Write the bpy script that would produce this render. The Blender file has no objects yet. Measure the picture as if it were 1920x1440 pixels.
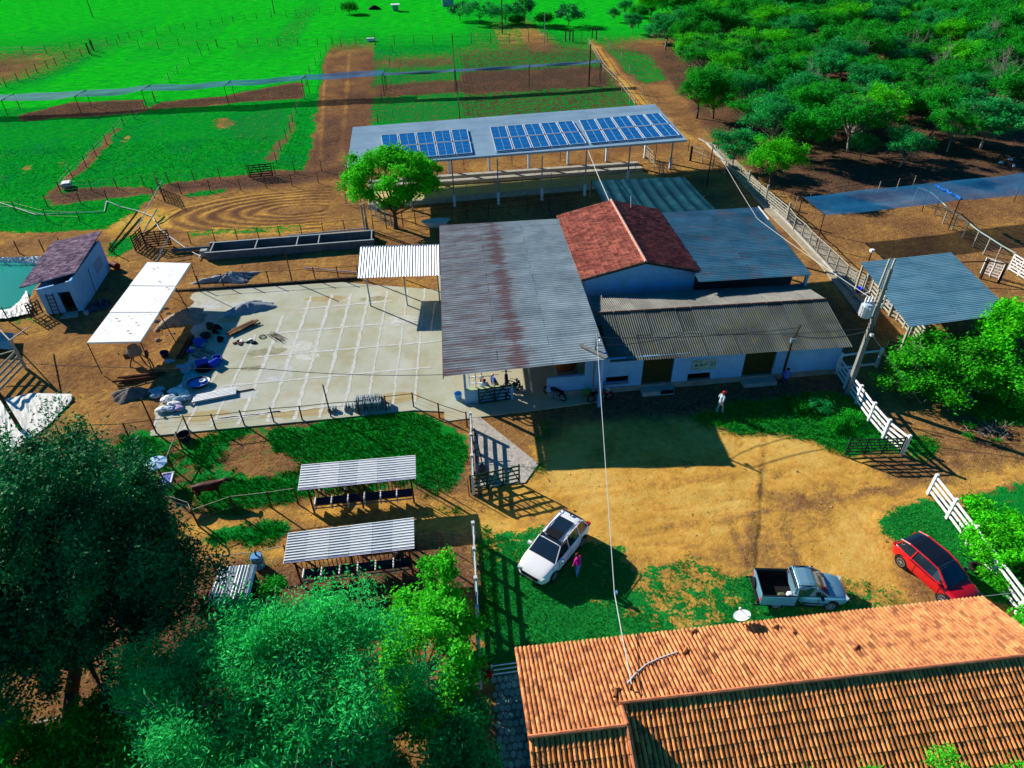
import bpy, math, random
import numpy as np
from mathutils import Vector, Matrix
D = bpy.data
C = bpy.context.scene.collection
# ------------------------------------------------------------------ camera
F_PX, CX, CY = 1290., 960., 720.
PITCH, ROLL, HC, YAW = math.radians(37.5), math.radians(1.36), 29.0, math.radians(5.4)
def _cam_axes():
    F = np.array([0, math.cos(PITCH), -math.sin(PITCH)]); R = np.array([1., 0, 0]); U = np.cross(R, F)
    c, s = math.cos(ROLL), math.sin(ROLL)
    X = c*R - s*U; Y = s*R + c*U
    cy, sy = math.cos(YAW), math.sin(YAW)
    rot = lambda a: np.array([cy*a[0] + sy*a[1], -sy*a[0] + cy*a[1], a[2]])
    return rot(X), rot(Y), rot(F)
CXA, CYA, CFA = _cam_axes()
cam_d = D.cameras.new('camera'); cam = D.objects.new('camera', cam_d); C.objects.link(cam)
cam_d.sensor_width = 36; cam_d.lens = F_PX/1920*36; cam_d.clip_start = .5; cam_d.clip_end = 6000
M = Matrix.Identity(4)
for i in range(3):
    M[i][0] = CXA[i]; M[i][1] = CYA[i]; M[i][2] = -CFA[i]
M[2][3] = HC
cam.matrix_world = M
bpy.context.scene.camera = cam
def ray(px, py):
    return CFA + (px-CX)/F_PX*CXA - (py-CY)/F_PX*CYA
def G(px, py, z=0.):
    "point of the place at height z seen at a photograph pixel"
    d = ray(px, py); t = (z-HC)/d[2]
    return Vector((d[0]*t, d[1]*t, z))
def onplane(px, py, p, n):
    d = Vector(ray(px, py)); o = Vector((0, 0, HC)); t = (Vector(p)-o).dot(n)/d.dot(n)
    return o + d*t
# ------------------------------------------------------------------ light
SUNV = Vector((-1.56, 1.44, 1.0)).normalized()
sd = D.lights.new('sun', 'SUN'); sd.energy = 5.0; sd.angle = math.radians(.5); sd.color = (1, .93, .80)
so = D.objects.new('sun', sd); C.objects.link(so); so.rotation_euler = SUNV.to_track_quat('Z', 'Y').to_euler()
W = D.worlds.new('World'); bpy.context.scene.world = W; W.use_nodes = True
nt = W.node_tree; bg = nt.nodes['Background']
sky = nt.nodes.new('ShaderNodeTexSky'); sky.sky_type = 'NISHITA'; sky.sun_disc = False
sky.sun_elevation = math.asin(SUNV.z); sky.sun_rotation = math.atan2(SUNV.x, SUNV.y)
sky.air_density = 1.0; sky.dust_density = .3; sky.ozone_density = 3.0
hs = nt.nodes.new('ShaderNodeHueSaturation'); hs.inputs['Saturation'].default_value = 1.9
nt.links.new(sky.outputs[0], hs.inputs['Color']); nt.links.new(hs.outputs[0], bg.inputs[0]); bg.inputs[1].default_value = .062
vs = bpy.context.scene.view_settings
vs.view_transform = 'Standard'; vs.look = 'None'; vs.gamma = 1; vs.use_curve_mapping = False; vs.exposure = .72
bpy.context.scene.cycles.max_bounces = 5
bpy.context.scene.cycles.transparent_max_bounces = 8

# ------------------------------------------------------------------ materials
MATS = {}
def mat(name, c1, c2=None, scale=1.5, rough=.8, bump=0., bscale=None, metal=0., rnd=0., tint=0., stretch=(1, 1, 1),
        alpha=1., lo=.35, hi=.65, spec=.06, coat=0., rust=None, c3=None, s3=8., a3=.5, leafy=0.):
    if name in MATS: return MATS[name]
    m = D.materials.new(name); m.use_nodes = True; MATS[name] = m
    t = m.node_tree; N = t.nodes; L = t.links; b = N['Principled BSDF']
    c2 = c2 or c1
    geo = N.new('ShaderNodeNewGeometry'); mp = N.new('ShaderNodeMapping'); mp.inputs['Scale'].default_value = stretch
    L.new(geo.outputs['Position'], mp.inputs['Vector'])
    def noise(s, det=5, r=.6):
        n = N.new('ShaderNodeTexNoise'); n.inputs['Scale'].default_value = s; n.inputs['Detail'].default_value = det
        n.inputs['Roughness'].default_value = r; L.new(mp.outputs[0], n.inputs['Vector']); return n.outputs['Fac']
    def ramp(src, a, z):
        r = N.new('ShaderNodeMapRange'); r.inputs[1].default_value = a; r.inputs[2].default_value = z; L.new(src, r.inputs[0]); return r.outputs[0]
    def mix(f, a, c, mode='MIX'):
        x = N.new('ShaderNodeMix'); x.data_type = 'RGBA'; x.blend_type = mode
        if hasattr(f, 'links'): L.new(f, x.inputs[0])
        else: x.inputs[0].default_value = f
        for s, i in ((a, 6), (c, 7)):
            if hasattr(s, 'links'): L.new(s, x.inputs[i])
            else: x.inputs[i].default_value = (*s, 1)
        return x.outputs[2]
    col = mix(ramp(noise(scale), lo, hi), c1, c2)
    if c3: 
        f = N.new('ShaderNodeMath'); f.operation = 'MULTIPLY'; L.new(ramp(noise(s3, 6, .7), .5, .72), f.inputs[0]); f.inputs[1].default_value = a3
        col = mix(f.outputs[0], col, c3)
    if rust: col = rust(N, L, mix, ramp, noise, col, geo)
    if rnd or tint:
        hv = N.new('ShaderNodeHueSaturation'); L.new(col, hv.inputs['Color'])
        if tint:
            a = N.new('ShaderNodeAttribute'); a.attribute_name = 'tint'; src = a.outputs['Fac']; amp = tint
        else:
            a = N.new('ShaderNodeObjectInfo'); src = a.outputs['Random']; amp = rnd
        r = N.new('ShaderNodeMapRange'); r.clamp = False; r.inputs[3].default_value = 1-amp; r.inputs[4].default_value = 1+amp
        L.new(src, r.inputs[0]); L.new(r.outputs[0], hv.inputs['Value']); col = hv.outputs[0]
    L.new(col, b.inputs['Base Color'])
    if leafy:
        tr = N.new('ShaderNodeBsdfTranslucent'); mxs = N.new('ShaderNodeMixShader'); mxs.inputs[0].default_value = leafy
        L.new(col, tr.inputs['Color']); L.new(b.outputs[0], mxs.inputs[1]); L.new(tr.outputs[0], mxs.inputs[2]); L.new(mxs.outputs[0], N['Material Output'].inputs['Surface'])
    b.inputs['Roughness'].default_value = rough; b.inputs['Metallic'].default_value = metal
    b.inputs['Specular IOR Level'].default_value = spec; b.inputs['Alpha'].default_value = alpha
    if coat: b.inputs['Coat Weight'].default_value = coat; b.inputs['Coat Roughness'].default_value = .05
    if bump:
        bn = N.new('ShaderNodeBump'); bn.inputs['Strength'].default_value = bump; bn.inputs['Distance'].default_value = .05
        L.new(noise(bscale or scale*6, 4), bn.inputs['Height']); L.new(bn.outputs[0], b.inputs['Normal'])
    return m

def hall_rust(N, L, mix, ramp, noise, col, geo):
    sp = N.new('ShaderNodeSeparateXYZ'); L.new(geo.outputs['Position'], sp.inputs[0])
    def math_(op, a, b=None):
        m = N.new('ShaderNodeMath'); m.operation = op
        for i, s in enumerate((a, b)):
            if s is None: continue
            if hasattr(s, 'links'): L.new(s, m.inputs[i])
            else: m.inputs[i].default_value = s
        return m.outputs[0]
    mp = N.new('ShaderNodeMapping'); mp.inputs['Scale'].default_value = (.30, 1.9, 1); L.new(geo.outputs['Position'], mp.inputs['Vector'])
    n = N.new('ShaderNodeTexNoise'); n.inputs['Scale'].default_value = 1.3; n.inputs['Detail'].default_value = 7; n.inputs['Roughness'].default_value = .7; L.new(mp.outputs[0], n.inputs['Vector'])
    # the overlap band: distance from x = 3.7 along the whole roof
    d = math_('ABSOLUTE', math_('SUBTRACT', sp.outputs['X'], 3.75))
    band = math_('SUBTRACT', 1.0, math_('DIVIDE', d, 1.1))
    band = math_('MAXIMUM', band, 0.)
    left = ramp(sp.outputs['X'], 5.6, 3.2)
    m1 = ramp(math_('ADD', math_('MULTIPLY', band, .42), n.outputs['Fac']), .66, .92)
    m2 = math_('MULTIPLY', left, ramp(n.outputs['Fac'], .33, .60))
    m3 = ramp(n.outputs['Fac'], .52, .75)
    f = math_('MINIMUM', math_('ADD', math_('ADD', math_('MULTIPLY', m1, .62), math_('MULTIPLY', m2, .62)), math_('MULTIPLY', m3, .3)), .8)
    return mix(f, col, (.13, .055, .055))

ZINC = mat('weathered_zinc', (.20, .27, .31), (.31, .385, .42), .8, .6, .15, 12, .05, rnd=.07, rust=hall_rust)
ZINCR = mat('blue_grey_zinc', (.035, .15, .23), (.08, .22, .31), .5, .55, .1, 12, .05, rnd=.14, c3=(.22, .07, .06), s3=.7, a3=.5)
ZINCS = mat('barn_zinc', (.27, .41, .52), (.35, .50, .61), .4, .5, .1, 10, .1, rnd=.05)
ZINCD = mat('shelter_zinc', (.09, .23, .32), (.15, .31, .40), .6, .5, .1, 10, .1, rnd=.06)
WHITEZ = mat('white_zinc', (.74, .76, .78), (.84, .86, .86), 2, .4, .05, 10, .2, rnd=.03, c3=(.35, .3, .25), s3=9, a3=.3)
FIBRO = mat('fibre_cement', (.07, .08, .075), (.13, .145, .135), .5, .9, .3, 14, rnd=.2, c3=(.15, .15, .03), s3=1.6, a3=.6)
FIBROL = mat('fibre_cement_lit', (.17, .17, .155), (.25, .25, .225), .9, .9, .3, 14, rnd=.1, c3=(.12, .12, .09), s3=3, a3=.6)  # shed's back slope: sunlight on it is put into a paler sheet colour
TILE = mat('roof_tile_clay', (.92, .38, .11), (.74, .25, .08), 3.2, .85, .3, 30, tint=.38, c3=(.075, .045, .035), s3=2.6, a3=.8)
TILEA = mat('roof_tile_pale', (.66, .29, .115), (.50, .175, .07), 2.6, .85, .3, 30, tint=.24, c3=(.10, .05, .04), s3=2.6, a3=.9)
TILEF = mat('gable_tile_shaded', (.50, .16, .11), (.34, .09, .07), 1.2, .9, .3, 20, tint=.38, c3=(.06, .04, .04), s3=4, a3=.65)  # gable tiles on the slope turned from the sun, darkened for it
TILEP = mat('old_pink_tile', (.60, .42, .46), (.36, .23, .27), 2.5, .9, .3, 20, tint=.45, c3=(.5, .44, .44), s3=6, a3=.7)
RIDGE = mat('ridge_tile', (.66, .25, .12), (.50, .16, .08), 5, .85, .2, 20, rnd=.15)
RIDGEP = mat('pink_ridge', (.60, .34, .28), (.48, .24, .20), 4, .85, .2, 20)
UNDER = mat('roof_underlay', (.34, .10, .04), (.22, .065, .035), 3, .95)
PALEC = mat('pale_column', (.50, .58, .66), (.58, .64, .70), 2, .8)
WALL = mat('blue_shaded_wall', (.20, .46, .76), (.25, .52, .82), .8, .8, .08, 10, c3=(.22, .24, .24), s3=1.3, a3=.4)  # white walls; the blue of their shade is put into the base colour
WALLG = mat('grey_plinth', (.24, .23, .20), (.34, .32, .27), 2, .9, .2, 10)
DGREEN = mat('dark_green_paint', (.030, .040, .012), (.05, .05, .016), 3, .7, .1, 12)
GGREEN = mat('gate_green', (.012, .055, .03), (.02, .07, .035), 3, .6)
WOOD = mat('brown_post', (.13, .045, .025), (.08, .03, .02), 5, .85, .3, 20)
WOODD = mat('dark_post', (.035, .028, .02), (.06, .045, .03), 5, .85, .3, 20)
WOODG = mat('grey_wood', (.30, .29, .24), (.42, .40, .33), 5, .85, .2, 20)
WHITEW = mat('white_boards', (.78, .78, .80), (.86, .86, .86), 3, .6, .1, 14, c3=(.4, .38, .34), s3=6, a3=.4)
WIRE = mat('wire', (.07, .065, .06), rough=.5, metal=.4)
CABLE = mat('pale_cable', (.55, .58, .60), rough=.6)
CABLED = mat('dark_cable', (.02, .03, .045), rough=.6)
CONC = mat('concrete', (.33, .32, .29), (.45, .43, .39), 2, .9, .2, 14)
CONCD = mat('trough_concrete', (.085, .10, .115), (.14, .16, .175), 1.2, .85, .2, 14)
CONCL = mat('pole_concrete', (.20, .21, .20), (.28, .28, .26), 3, .9, .1, 14)
LINE = mat('cement_joint', (.60, .61, .60), (.50, .50, .45), 3, .9, .1, 18, c3=(.46, .44, .32), s3=5, a3=.8)
STEEL = mat('painted_steel', (.22, .30, .36), rough=.45, metal=.5)
BLACK = mat('black_rubber', (.012, .012, .013), (.02, .02, .02), 6, .8)
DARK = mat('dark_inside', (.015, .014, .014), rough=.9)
def car_paint(n, c, m=.2): return mat(n, c, rough=.28, metal=m, spec=.5, coat=.8)
GLASS = mat('dark_glass', (.012, .022, .035), rough=.06, spec=.7, coat=.6)
CHROME = mat('alloy', (.6, .62, .65), rough=.3, metal=.8)
SOLARB = mat('solar_cell', (.006, .085, .30), (.010, .11, .36), .5, .22, spec=.6, coat=.4)  # cells' own dark blue plus the sky's reflection, put into the colour
SOLARF = mat('solar_frame', (.50, .58, .66), rough=.5)
NET = mat('blue_shade_net', (.008, .085, .21), (.012, .13, .27), .5, .75, .2, 3, alpha=.76, c3=(.05, .24, .30), s3=.8, a3=.45)
NETD = mat('grey_shade_net', (.045, .10, .20), (.06, .14, .24), .4, .8, .2, 3, alpha=.90)
NETB = mat('sagging_blue_net', (.002, .035, .06), (.004, .055, .08), .4, .7, .2, 3, alpha=.95, c3=(.03, .14, .17), s3=.9, a3=.4)
TARPW = mat('white_tarp', (.80, .80, .80), (.88, .87, .84), .6, .6, .05, 6, c3=(.1, .1, .1), s3=2.8, a3=0)
LINER = mat('crumpled_liner', (.70, .70, .68), (.82, .80, .76), 1.3, .6, .6, 4)
LIME = mat('lime_ground', (.66, .65, .60), (.80, .80, .77), .7, .95, .4, 4, c3=(.40, .38, .33), s3=2.2, a3=.6)
WATER = mat('green_water', (.003, .24, .16), (.004, .27, .19), .15, .12, .05, 1.5, spec=.5)
BLUEP = mat('blue_plastic', (.01, .035, .36), (.012, .05, .45), 4, .35, spec=.5)
NAVY = mat('navy_plastic', (.008, .014, .07), rough=.4, spec=.5)
BLUES = mat('light_blue_plastic', (.12, .32, .62), rough=.4)
SACK = mat('white_sack', (.72, .72, .74), (.85, .84, .82), 4, .8, .4, 12)
SACKB = mat('pale_blue_sack', (.25, .38, .50), (.34, .48, .58), 4, .8, .3, 12)
SAND = mat('dark_sand', (.12, .11, .11), (.19, .17, .16), 3, .95, .7, 20)
GSAND = mat('grey_sand', (.23, .27, .32), (.32, .36, .40), 1.5, .95, .5, 12)
ORANGE = mat('orange_tank', (.55, .10, .02), rough=.5)
SKIN = mat('skin', (.28, .13, .08), rough=.6)
BARK = mat('bark', (.12, .09, .07), (.07, .055, .045), 6, .9, .4, 20)
BARKP = mat('pale_bark', (.38, .36, .32), (.26, .24, .20), 6, .9, .3, 20)
def leafmat(n, a, b, rough=.7, spec=.04, lf=.35): return mat(n, a, b, .9, rough, tint=.5, spec=spec, leafy=lf)
LEAFB = leafmat('bright_leaves', (.035, .50, .008), (.09, .64, .012))
LEAFM = leafmat('mid_leaves', (.006, .29, .022), (.022, .42, .020))
LEAFT = leafmat('teal_leaves', (.010, .31, .07), (.026, .44, .085))
LEAFD = leafmat('dark_leaves', (.003, .085, .038), (.018, .30, .075), .6, .08, .15)  # leaf highlights are put into the brighter second colour
LEAFW = leafmat('willowy_leaves', (.016, .50, .105), (.05, .66, .16))
LEAFL = leafmat('lime_leaves', (.04, .50, .018), (.09, .62, .025))
LEAFR = leafmat('scrub_leaves', (.022, .34, .010), (.06, .50, .012))

# ------------------------------------------------------------------ mesh helpers
class MB:
    def __init__(s): s.v = []; s.f = []; s.tint = None
    def add(s, vs, fs):
        k = len(s.v); s.v += [tuple(x) for x in vs]; s.f += [tuple(i+k for i in f) for f in fs]; return s
    def box(s, c, d, rz=0., top=1.):
        cx, cy, cz = c; hx, hy, hz = d[0]/2, d[1]/2, d[2]/2; ca, sa = math.cos(rz), math.sin(rz); vs = []
        for z in (-1, 1):
            k = top if z > 0 else 1
            for x, y in ((-1, -1), (1, -1), (1, 1), (-1, 1)):
                X, Y = x*hx*k, y*hy*k; vs.append((cx+X*ca-Y*sa, cy+X*sa+Y*ca, cz+z*hz))
        return s.add(vs, [(0, 3, 2, 1), (4, 5, 6, 7), (0, 1, 5, 4), (1, 2, 6, 5), (2, 3, 7, 6), (3, 0, 4, 7)])
    def beam(s, p, q, w=.05, h=None):
        h = h or w; p, q = Vector(p), Vector(q); d = (q-p); 
        if d.length < 1e-6: return s
        d.normalize(); u = d.cross(Vector((0, 0, 1)))
        if u.length < 1e-3: u = Vector((1, 0, 0))
        u.normalize(); w2 = u*(w/2); h2 = u.cross(d)*(h/2); vs = []
        for o in (p, q): vs += [o-w2-h2, o+w2-h2, o+w2+h2, o-w2+h2]
        return s.add(vs, [(0, 3, 2, 1), (4, 5, 6, 7), (0, 1, 5, 4), (1, 2, 6, 5), (2, 3, 7, 6), (3, 0, 4, 7)])
    def tube(s, p, q, r=.05, r2=None, n=6):
        r2 = r if r2 is None else r2; p, q = Vector(p), Vector(q); d = q-p
        if d.length < 1e-6: return s
        d.normalize(); u = d.orthogonal().normalized(); w = d.cross(u); vs = []
        for o, k in ((p, r), (q, r2)):
            for i in range(n):
                a = 2*math.pi*i/n; vs.append(o+(u*math.cos(a)+w*math.sin(a))*k)
        fs = [(i, (i+1) % n, n+(i+1) % n, n+i) for i in range(n)] + [tuple(range(n-1, -1, -1)), tuple(range(n, 2*n))]
        return s.add(vs, fs)
    def path(s, pts, r, n=5):
        for a, b in zip(pts, pts[1:]): s.tube(a, b, r, r, n)
        return s
    def lathe(s, c, prof, n=16, sx=1., sy=1., rz=0.):
        vs = []; ca, sa = math.cos(rz), math.sin(rz)
        for r, z in prof:
            for i in range(n):
                a = 2*math.pi*i/n; X, Y = r*math.cos(a)*sx, r*math.sin(a)*sy
                vs.append((c[0]+X*ca-Y*sa, c[1]+X*sa+Y*ca, c[2]+z))
        fs = []
        for j in range(len(prof)-1):
            for i in range(n): fs.append((j*n+i, j*n+(i+1) % n, (j+1)*n+(i+1) % n, (j+1)*n+i))
        fs.append(tuple(range(n-1, -1, -1))); fs.append(tuple((len(prof)-1)*n+i for i in range(n)))
        return s.add(vs, fs)
    def prism(s, pts, h, z=None):
        "pts: polygon in plan (counter-clockwise) with heights; extruded down by h"
        n = len(pts); pts = [Vector(p) for p in pts]
        vs = pts + [p-Vector((0, 0, h)) for p in pts]
        return s.add(vs, [tuple(range(n)), tuple(range(2*n-1, n-1, -1))] + [(i, n+i, n+(i+1) % n, (i+1) % n) for i in range(n)])
    def wheel(s, c, r, w, ang, n=18, r2=None):
        "solid disc whose axle is horizontal at angle ang"
        a = Vector((math.cos(ang), math.sin(ang), 0)); c = Vector(c); return s.tube(c-a*w/2, c+a*w/2, r, r2, n)
    def build(s, name, m, parent=None, smooth=False):
        me = D.meshes.new(name); off = Vector(parent['o']) if parent is not None and 'o' in parent else Vector((0, 0, 0))
        me.from_pydata([(x[0]-off[0], x[1]-off[1], x[2]-off[2]) for x in s.v], [], s.f)
        if m: me.materials.append(m)
        if s.tint is not None:
            a = me.attributes.new('tint', 'FLOAT', 'FACE'); a.data.foreach_set('value', s.tint)
        if smooth: me.shade_smooth()
        return link(name, me, parent)
def link(name, me, parent=None):
    o = D.objects.new(name, me); C.objects.link(o)
    if parent is not None:
        o.parent = parent; o['o'] = list(parent['o']) if 'o' in parent else [0, 0, 0]
    return o
def thing(name, label, cat, loc=(0, 0, 0), group=None):
    o = D.objects.new(name, None); C.objects.link(o); o.location = loc; o['o'] = list(loc); o.empty_display_size = .2
    o['label'] = label; o['category'] = cat
    if group: o['group'] = group
    return o
def tag(o, label=None, cat=None, group=None, kind=None):
    if label: o['label'] = label
    if cat: o['category'] = cat
    if group: o['group'] = group
    if kind: o['kind'] = kind
    return o
def copy_tree(o, parent=None):
    c = o.copy(); C.objects.link(c)
    if parent is not None: c.parent = parent
    for ch in o.children: copy_tree(ch, c)
    return c
def soup(name, V, m, tint=None, k=4, parent=None):
    "mesh of n separate k-gons from an (n*k, 3) array"
    V = np.asarray(V, dtype=np.float32).reshape(-1, 3)
    if parent is not None and 'o' in parent: V = V - np.array(list(parent['o']), dtype=np.float32)
    n = len(V)//k; me = D.meshes.new(name)
    me.vertices.add(len(V)); me.vertices.foreach_set('co', V.ravel())
    me.loops.add(n*k); me.loops.foreach_set('vertex_index', np.arange(n*k, dtype=np.int32))
    me.polygons.add(n); me.polygons.foreach_set('loop_start', np.arange(0, n*k, k, dtype=np.int32))
    me.update(calc_edges=True)
    if tint is not None:
        a = me.attributes.new('tint', 'FLOAT', 'FACE'); a.data.foreach_set('value', np.asarray(tint, dtype=np.float32))
    me.materials.append(m); return link(name, me, parent)

def sheets(parent, P00, P10, P01, P11, along, pitch, amp, nu, nv, m, name='roof_sheet', seed=0, lift=.012, keep=None):
    """corrugated sheets over a four-cornered roof; u runs P00->P10, v runs P00->P01; ribs run along 'u' or 'v'"""
    rr = random.Random(seed); P00, P10, P01, P11 = map(Vector, (P00, P10, P01, P11))
    Q = lambda u, v: (P00*(1-u)+P10*u)*(1-v) + (P01*(1-u)+P11*u)*v
    N = (P10-P00).cross(P01-P00).normalized()
    if N.z < 0: N = -N
    Lu, Lv = (P10-P00).length, (P01-P00).length
    out = []
    for i in range(nu):
        for j in range(nv):
            if keep and not keep(i, j): continue
            u0, u1, v0, v1 = i/nu, (i+1)/nu, j/nv, (j+1)/nv
            b = MB(); off = lift*((i+j) % 2) + rr.uniform(0, lift*.6)
            if along == 'u':
                n = max(1, round(Lv/nv/pitch))*4; L0, L1 = (u0, u1)
                for k in range(-1, n+1):
                    t = v0+(v1-v0)*k/n; h = N*(amp*(-1, 0, 1, 0)[k % 4] + off)
                    b.v += [tuple(Q(u0-.004, t)+h), tuple(Q(u1, t)+h)]
            else:
                n = max(1, round(Lu/nu/pitch))*4
                for k in range(-1, n+1):
                    t = u0+(u1-u0)*k/n; h = N*(amp*(-1, 0, 1, 0)[k % 4] + off)
                    b.v += [tuple(Q(t, v0-.004)+h), tuple(Q(t, v1)+h)]
            b.f = [(2*k, 2*k+1, 2*k+3, 2*k+2) for k in range(n+1)]
            out.append(b.build(name, m, parent))
    return out

def fence(name, label, pts, h=1.2, gap=None, r=.05, pm=None, rails=(), rr=.015, wires=(), wr=.006, rm=None, wm=None, tall={}, cat='fence', group=None, ground_posts=True, square=False, parts=True):
    pts = [Vector(p) for p in pts]
    if gap:
        q = []
        for a, b in zip(pts, pts[1:]):
            n = max(1, round((b-a).length/gap)); q += [a+(b-a)*i/n for i in range(n)]
        q.append(pts[-1]); pts = q
    t = thing(name, label, cat, pts[0], group); rg = random.Random(label)
    tops = []
    for i, p in enumerate(pts):
        H = tall.get(i, h)*(1+rg.uniform(-.04, .04)); lean = Vector((rg.uniform(-.03, .03), rg.uniform(-.03, .03), 0))*H
        b = MB()
        if square: b.beam(p, p+Vector((0, 0, H)), r*2)
        else: b.tube(p-Vector((0, 0, .1)), p+lean+Vector((0, 0, H)), r, r*.85, 6)
        b.build('post', pm or WOOD, t); tops.append(lean/H)
    for z in rails:
        b = MB()
        for i in range(len(pts)-1): b.tube(pts[i]+tops[i]*z+Vector((0, 0, z)), pts[i+1]+tops[i+1]*z+Vector((0, 0, z)), rr, rr, 5)
        b.build('rail', rm or WOODD, t)
    if wires:
        b = MB()
        for z in wires:
            for i in range(len(pts)-1): b.tube(pts[i]+tops[i]*z+Vector((0, 0, z)), pts[i+1]+tops[i+1]*z+Vector((0, 0, z)), wr, wr, 3)
        b.build('wire', wm or WIRE, t)
    return t

def gate(label, p, q, h=1.25, m=None, boards=5, bw=.09, cat='gate', z0=.12, name='gate', group=None, diag=True, stiles=3, post=None):
    p, q = Vector(p), Vector(q); t = thing(name, label, cat, p, group); m = m or GGREEN; d = q-p
    n = Vector((-d.y, d.x, 0)).normalized()*.035
    for i in range(boards):
        z = z0+(h-z0-.06)*i/(boards-1); MB().beam(p+Vector((0, 0, z)), q+Vector((0, 0, z)), .035, bw).build('board', m, t)
    for i in range(stiles):
        a = p+d*(i/(stiles-1))+n; MB().beam(a+Vector((0, 0, z0-.08)), a+Vector((0, 0, h+.04)), .09, .05).build('stile', m, t)
    if diag:
        k = stiles-1
        for i in range(k):
            a, b = p+d*(i/k)-n, p+d*((i+1)/k)-n
            if i % 2: a, b = b, a
            MB().beam(a+Vector((0, 0, z0)), (a+b)/2+Vector((0, 0, h-.05)), .03, .06).build('brace', m, t)
            MB().beam((a+b)/2+Vector((0, 0, h-.05)), b+Vector((0, 0, z0)), .03, .06).build('brace', m, t)
    if post:
        MB().beam(p-d.normalized()*.14, p-d.normalized()*.14+Vector((0, 0, h+.25)), .16).build('post', post, t)
    return t
# ------------------------------------------------------------------ ground
def geo_axis(lo, c0, c1, hi, step, step2=None):
    core = np.arange(c0, c1+1e-6, step); a = [c0]; s = step
    while a[-1] > lo: s *= 1.35; a.append(a[-1]-s)
    b = [core[-1]]; s = step
    while b[-1] < hi: s *= (1.06 if s < 1.2 else 1.3); b.append(b[-1]+s)
    return np.array(a[::-1][:-1] + list(core) + b[1:])
GX = geo_axis(-2500, -62, 78, 2500, .27); GY = geo_axis(-900, 9, 116, 3000, .27)
XX, YY = np.meshgrid(GX, GY)
def vnoise(x, y, s, seed=0):
    x, y = x*s, y*s; xi, yi = np.floor(x).astype(np.int64), np.floor(y).astype(np.int64); fx, fy = x-xi, y-yi
    fx, fy = fx*fx*(3-2*fx), fy*fy*(3-2*fy)
    def h(a, b):
        n = (a*374761393 + b*668265263 + seed*1442695041) & 0x7fffffff; n = ((n ^ (n >> 13))*1274126177) & 0x7fffffff
        return ((n ^ (n >> 16)) & 0xffff)/65535.
    return (h(xi, yi)*(1-fx)+h(xi+1, yi)*fx)*(1-fy) + (h(xi, yi+1)*(1-fx)+h(xi+1, yi+1)*fx)*fy
def fbm(x, y, s, seed=0, o=4): return sum(vnoise(x, y, s*2**i, seed+i)*.5**i for i in range(o))/sum(.5**i for i in range(o))
def inpoly(x, y, poly):
    c = np.zeros(x.shape, bool); n = len(poly)
    for i in range(n):
        (x1, y1), (x2, y2) = poly[i], poly[(i+1) % n]
        if y1 == y2: continue
        c ^= ((y1 > y) != (y2 > y)) & (x < (x2-x1)*(y-y1)/(y2-y1)+x1)
    return c
def PG(*px): return [tuple(G(*p)[:2]) for p in px]
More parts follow.
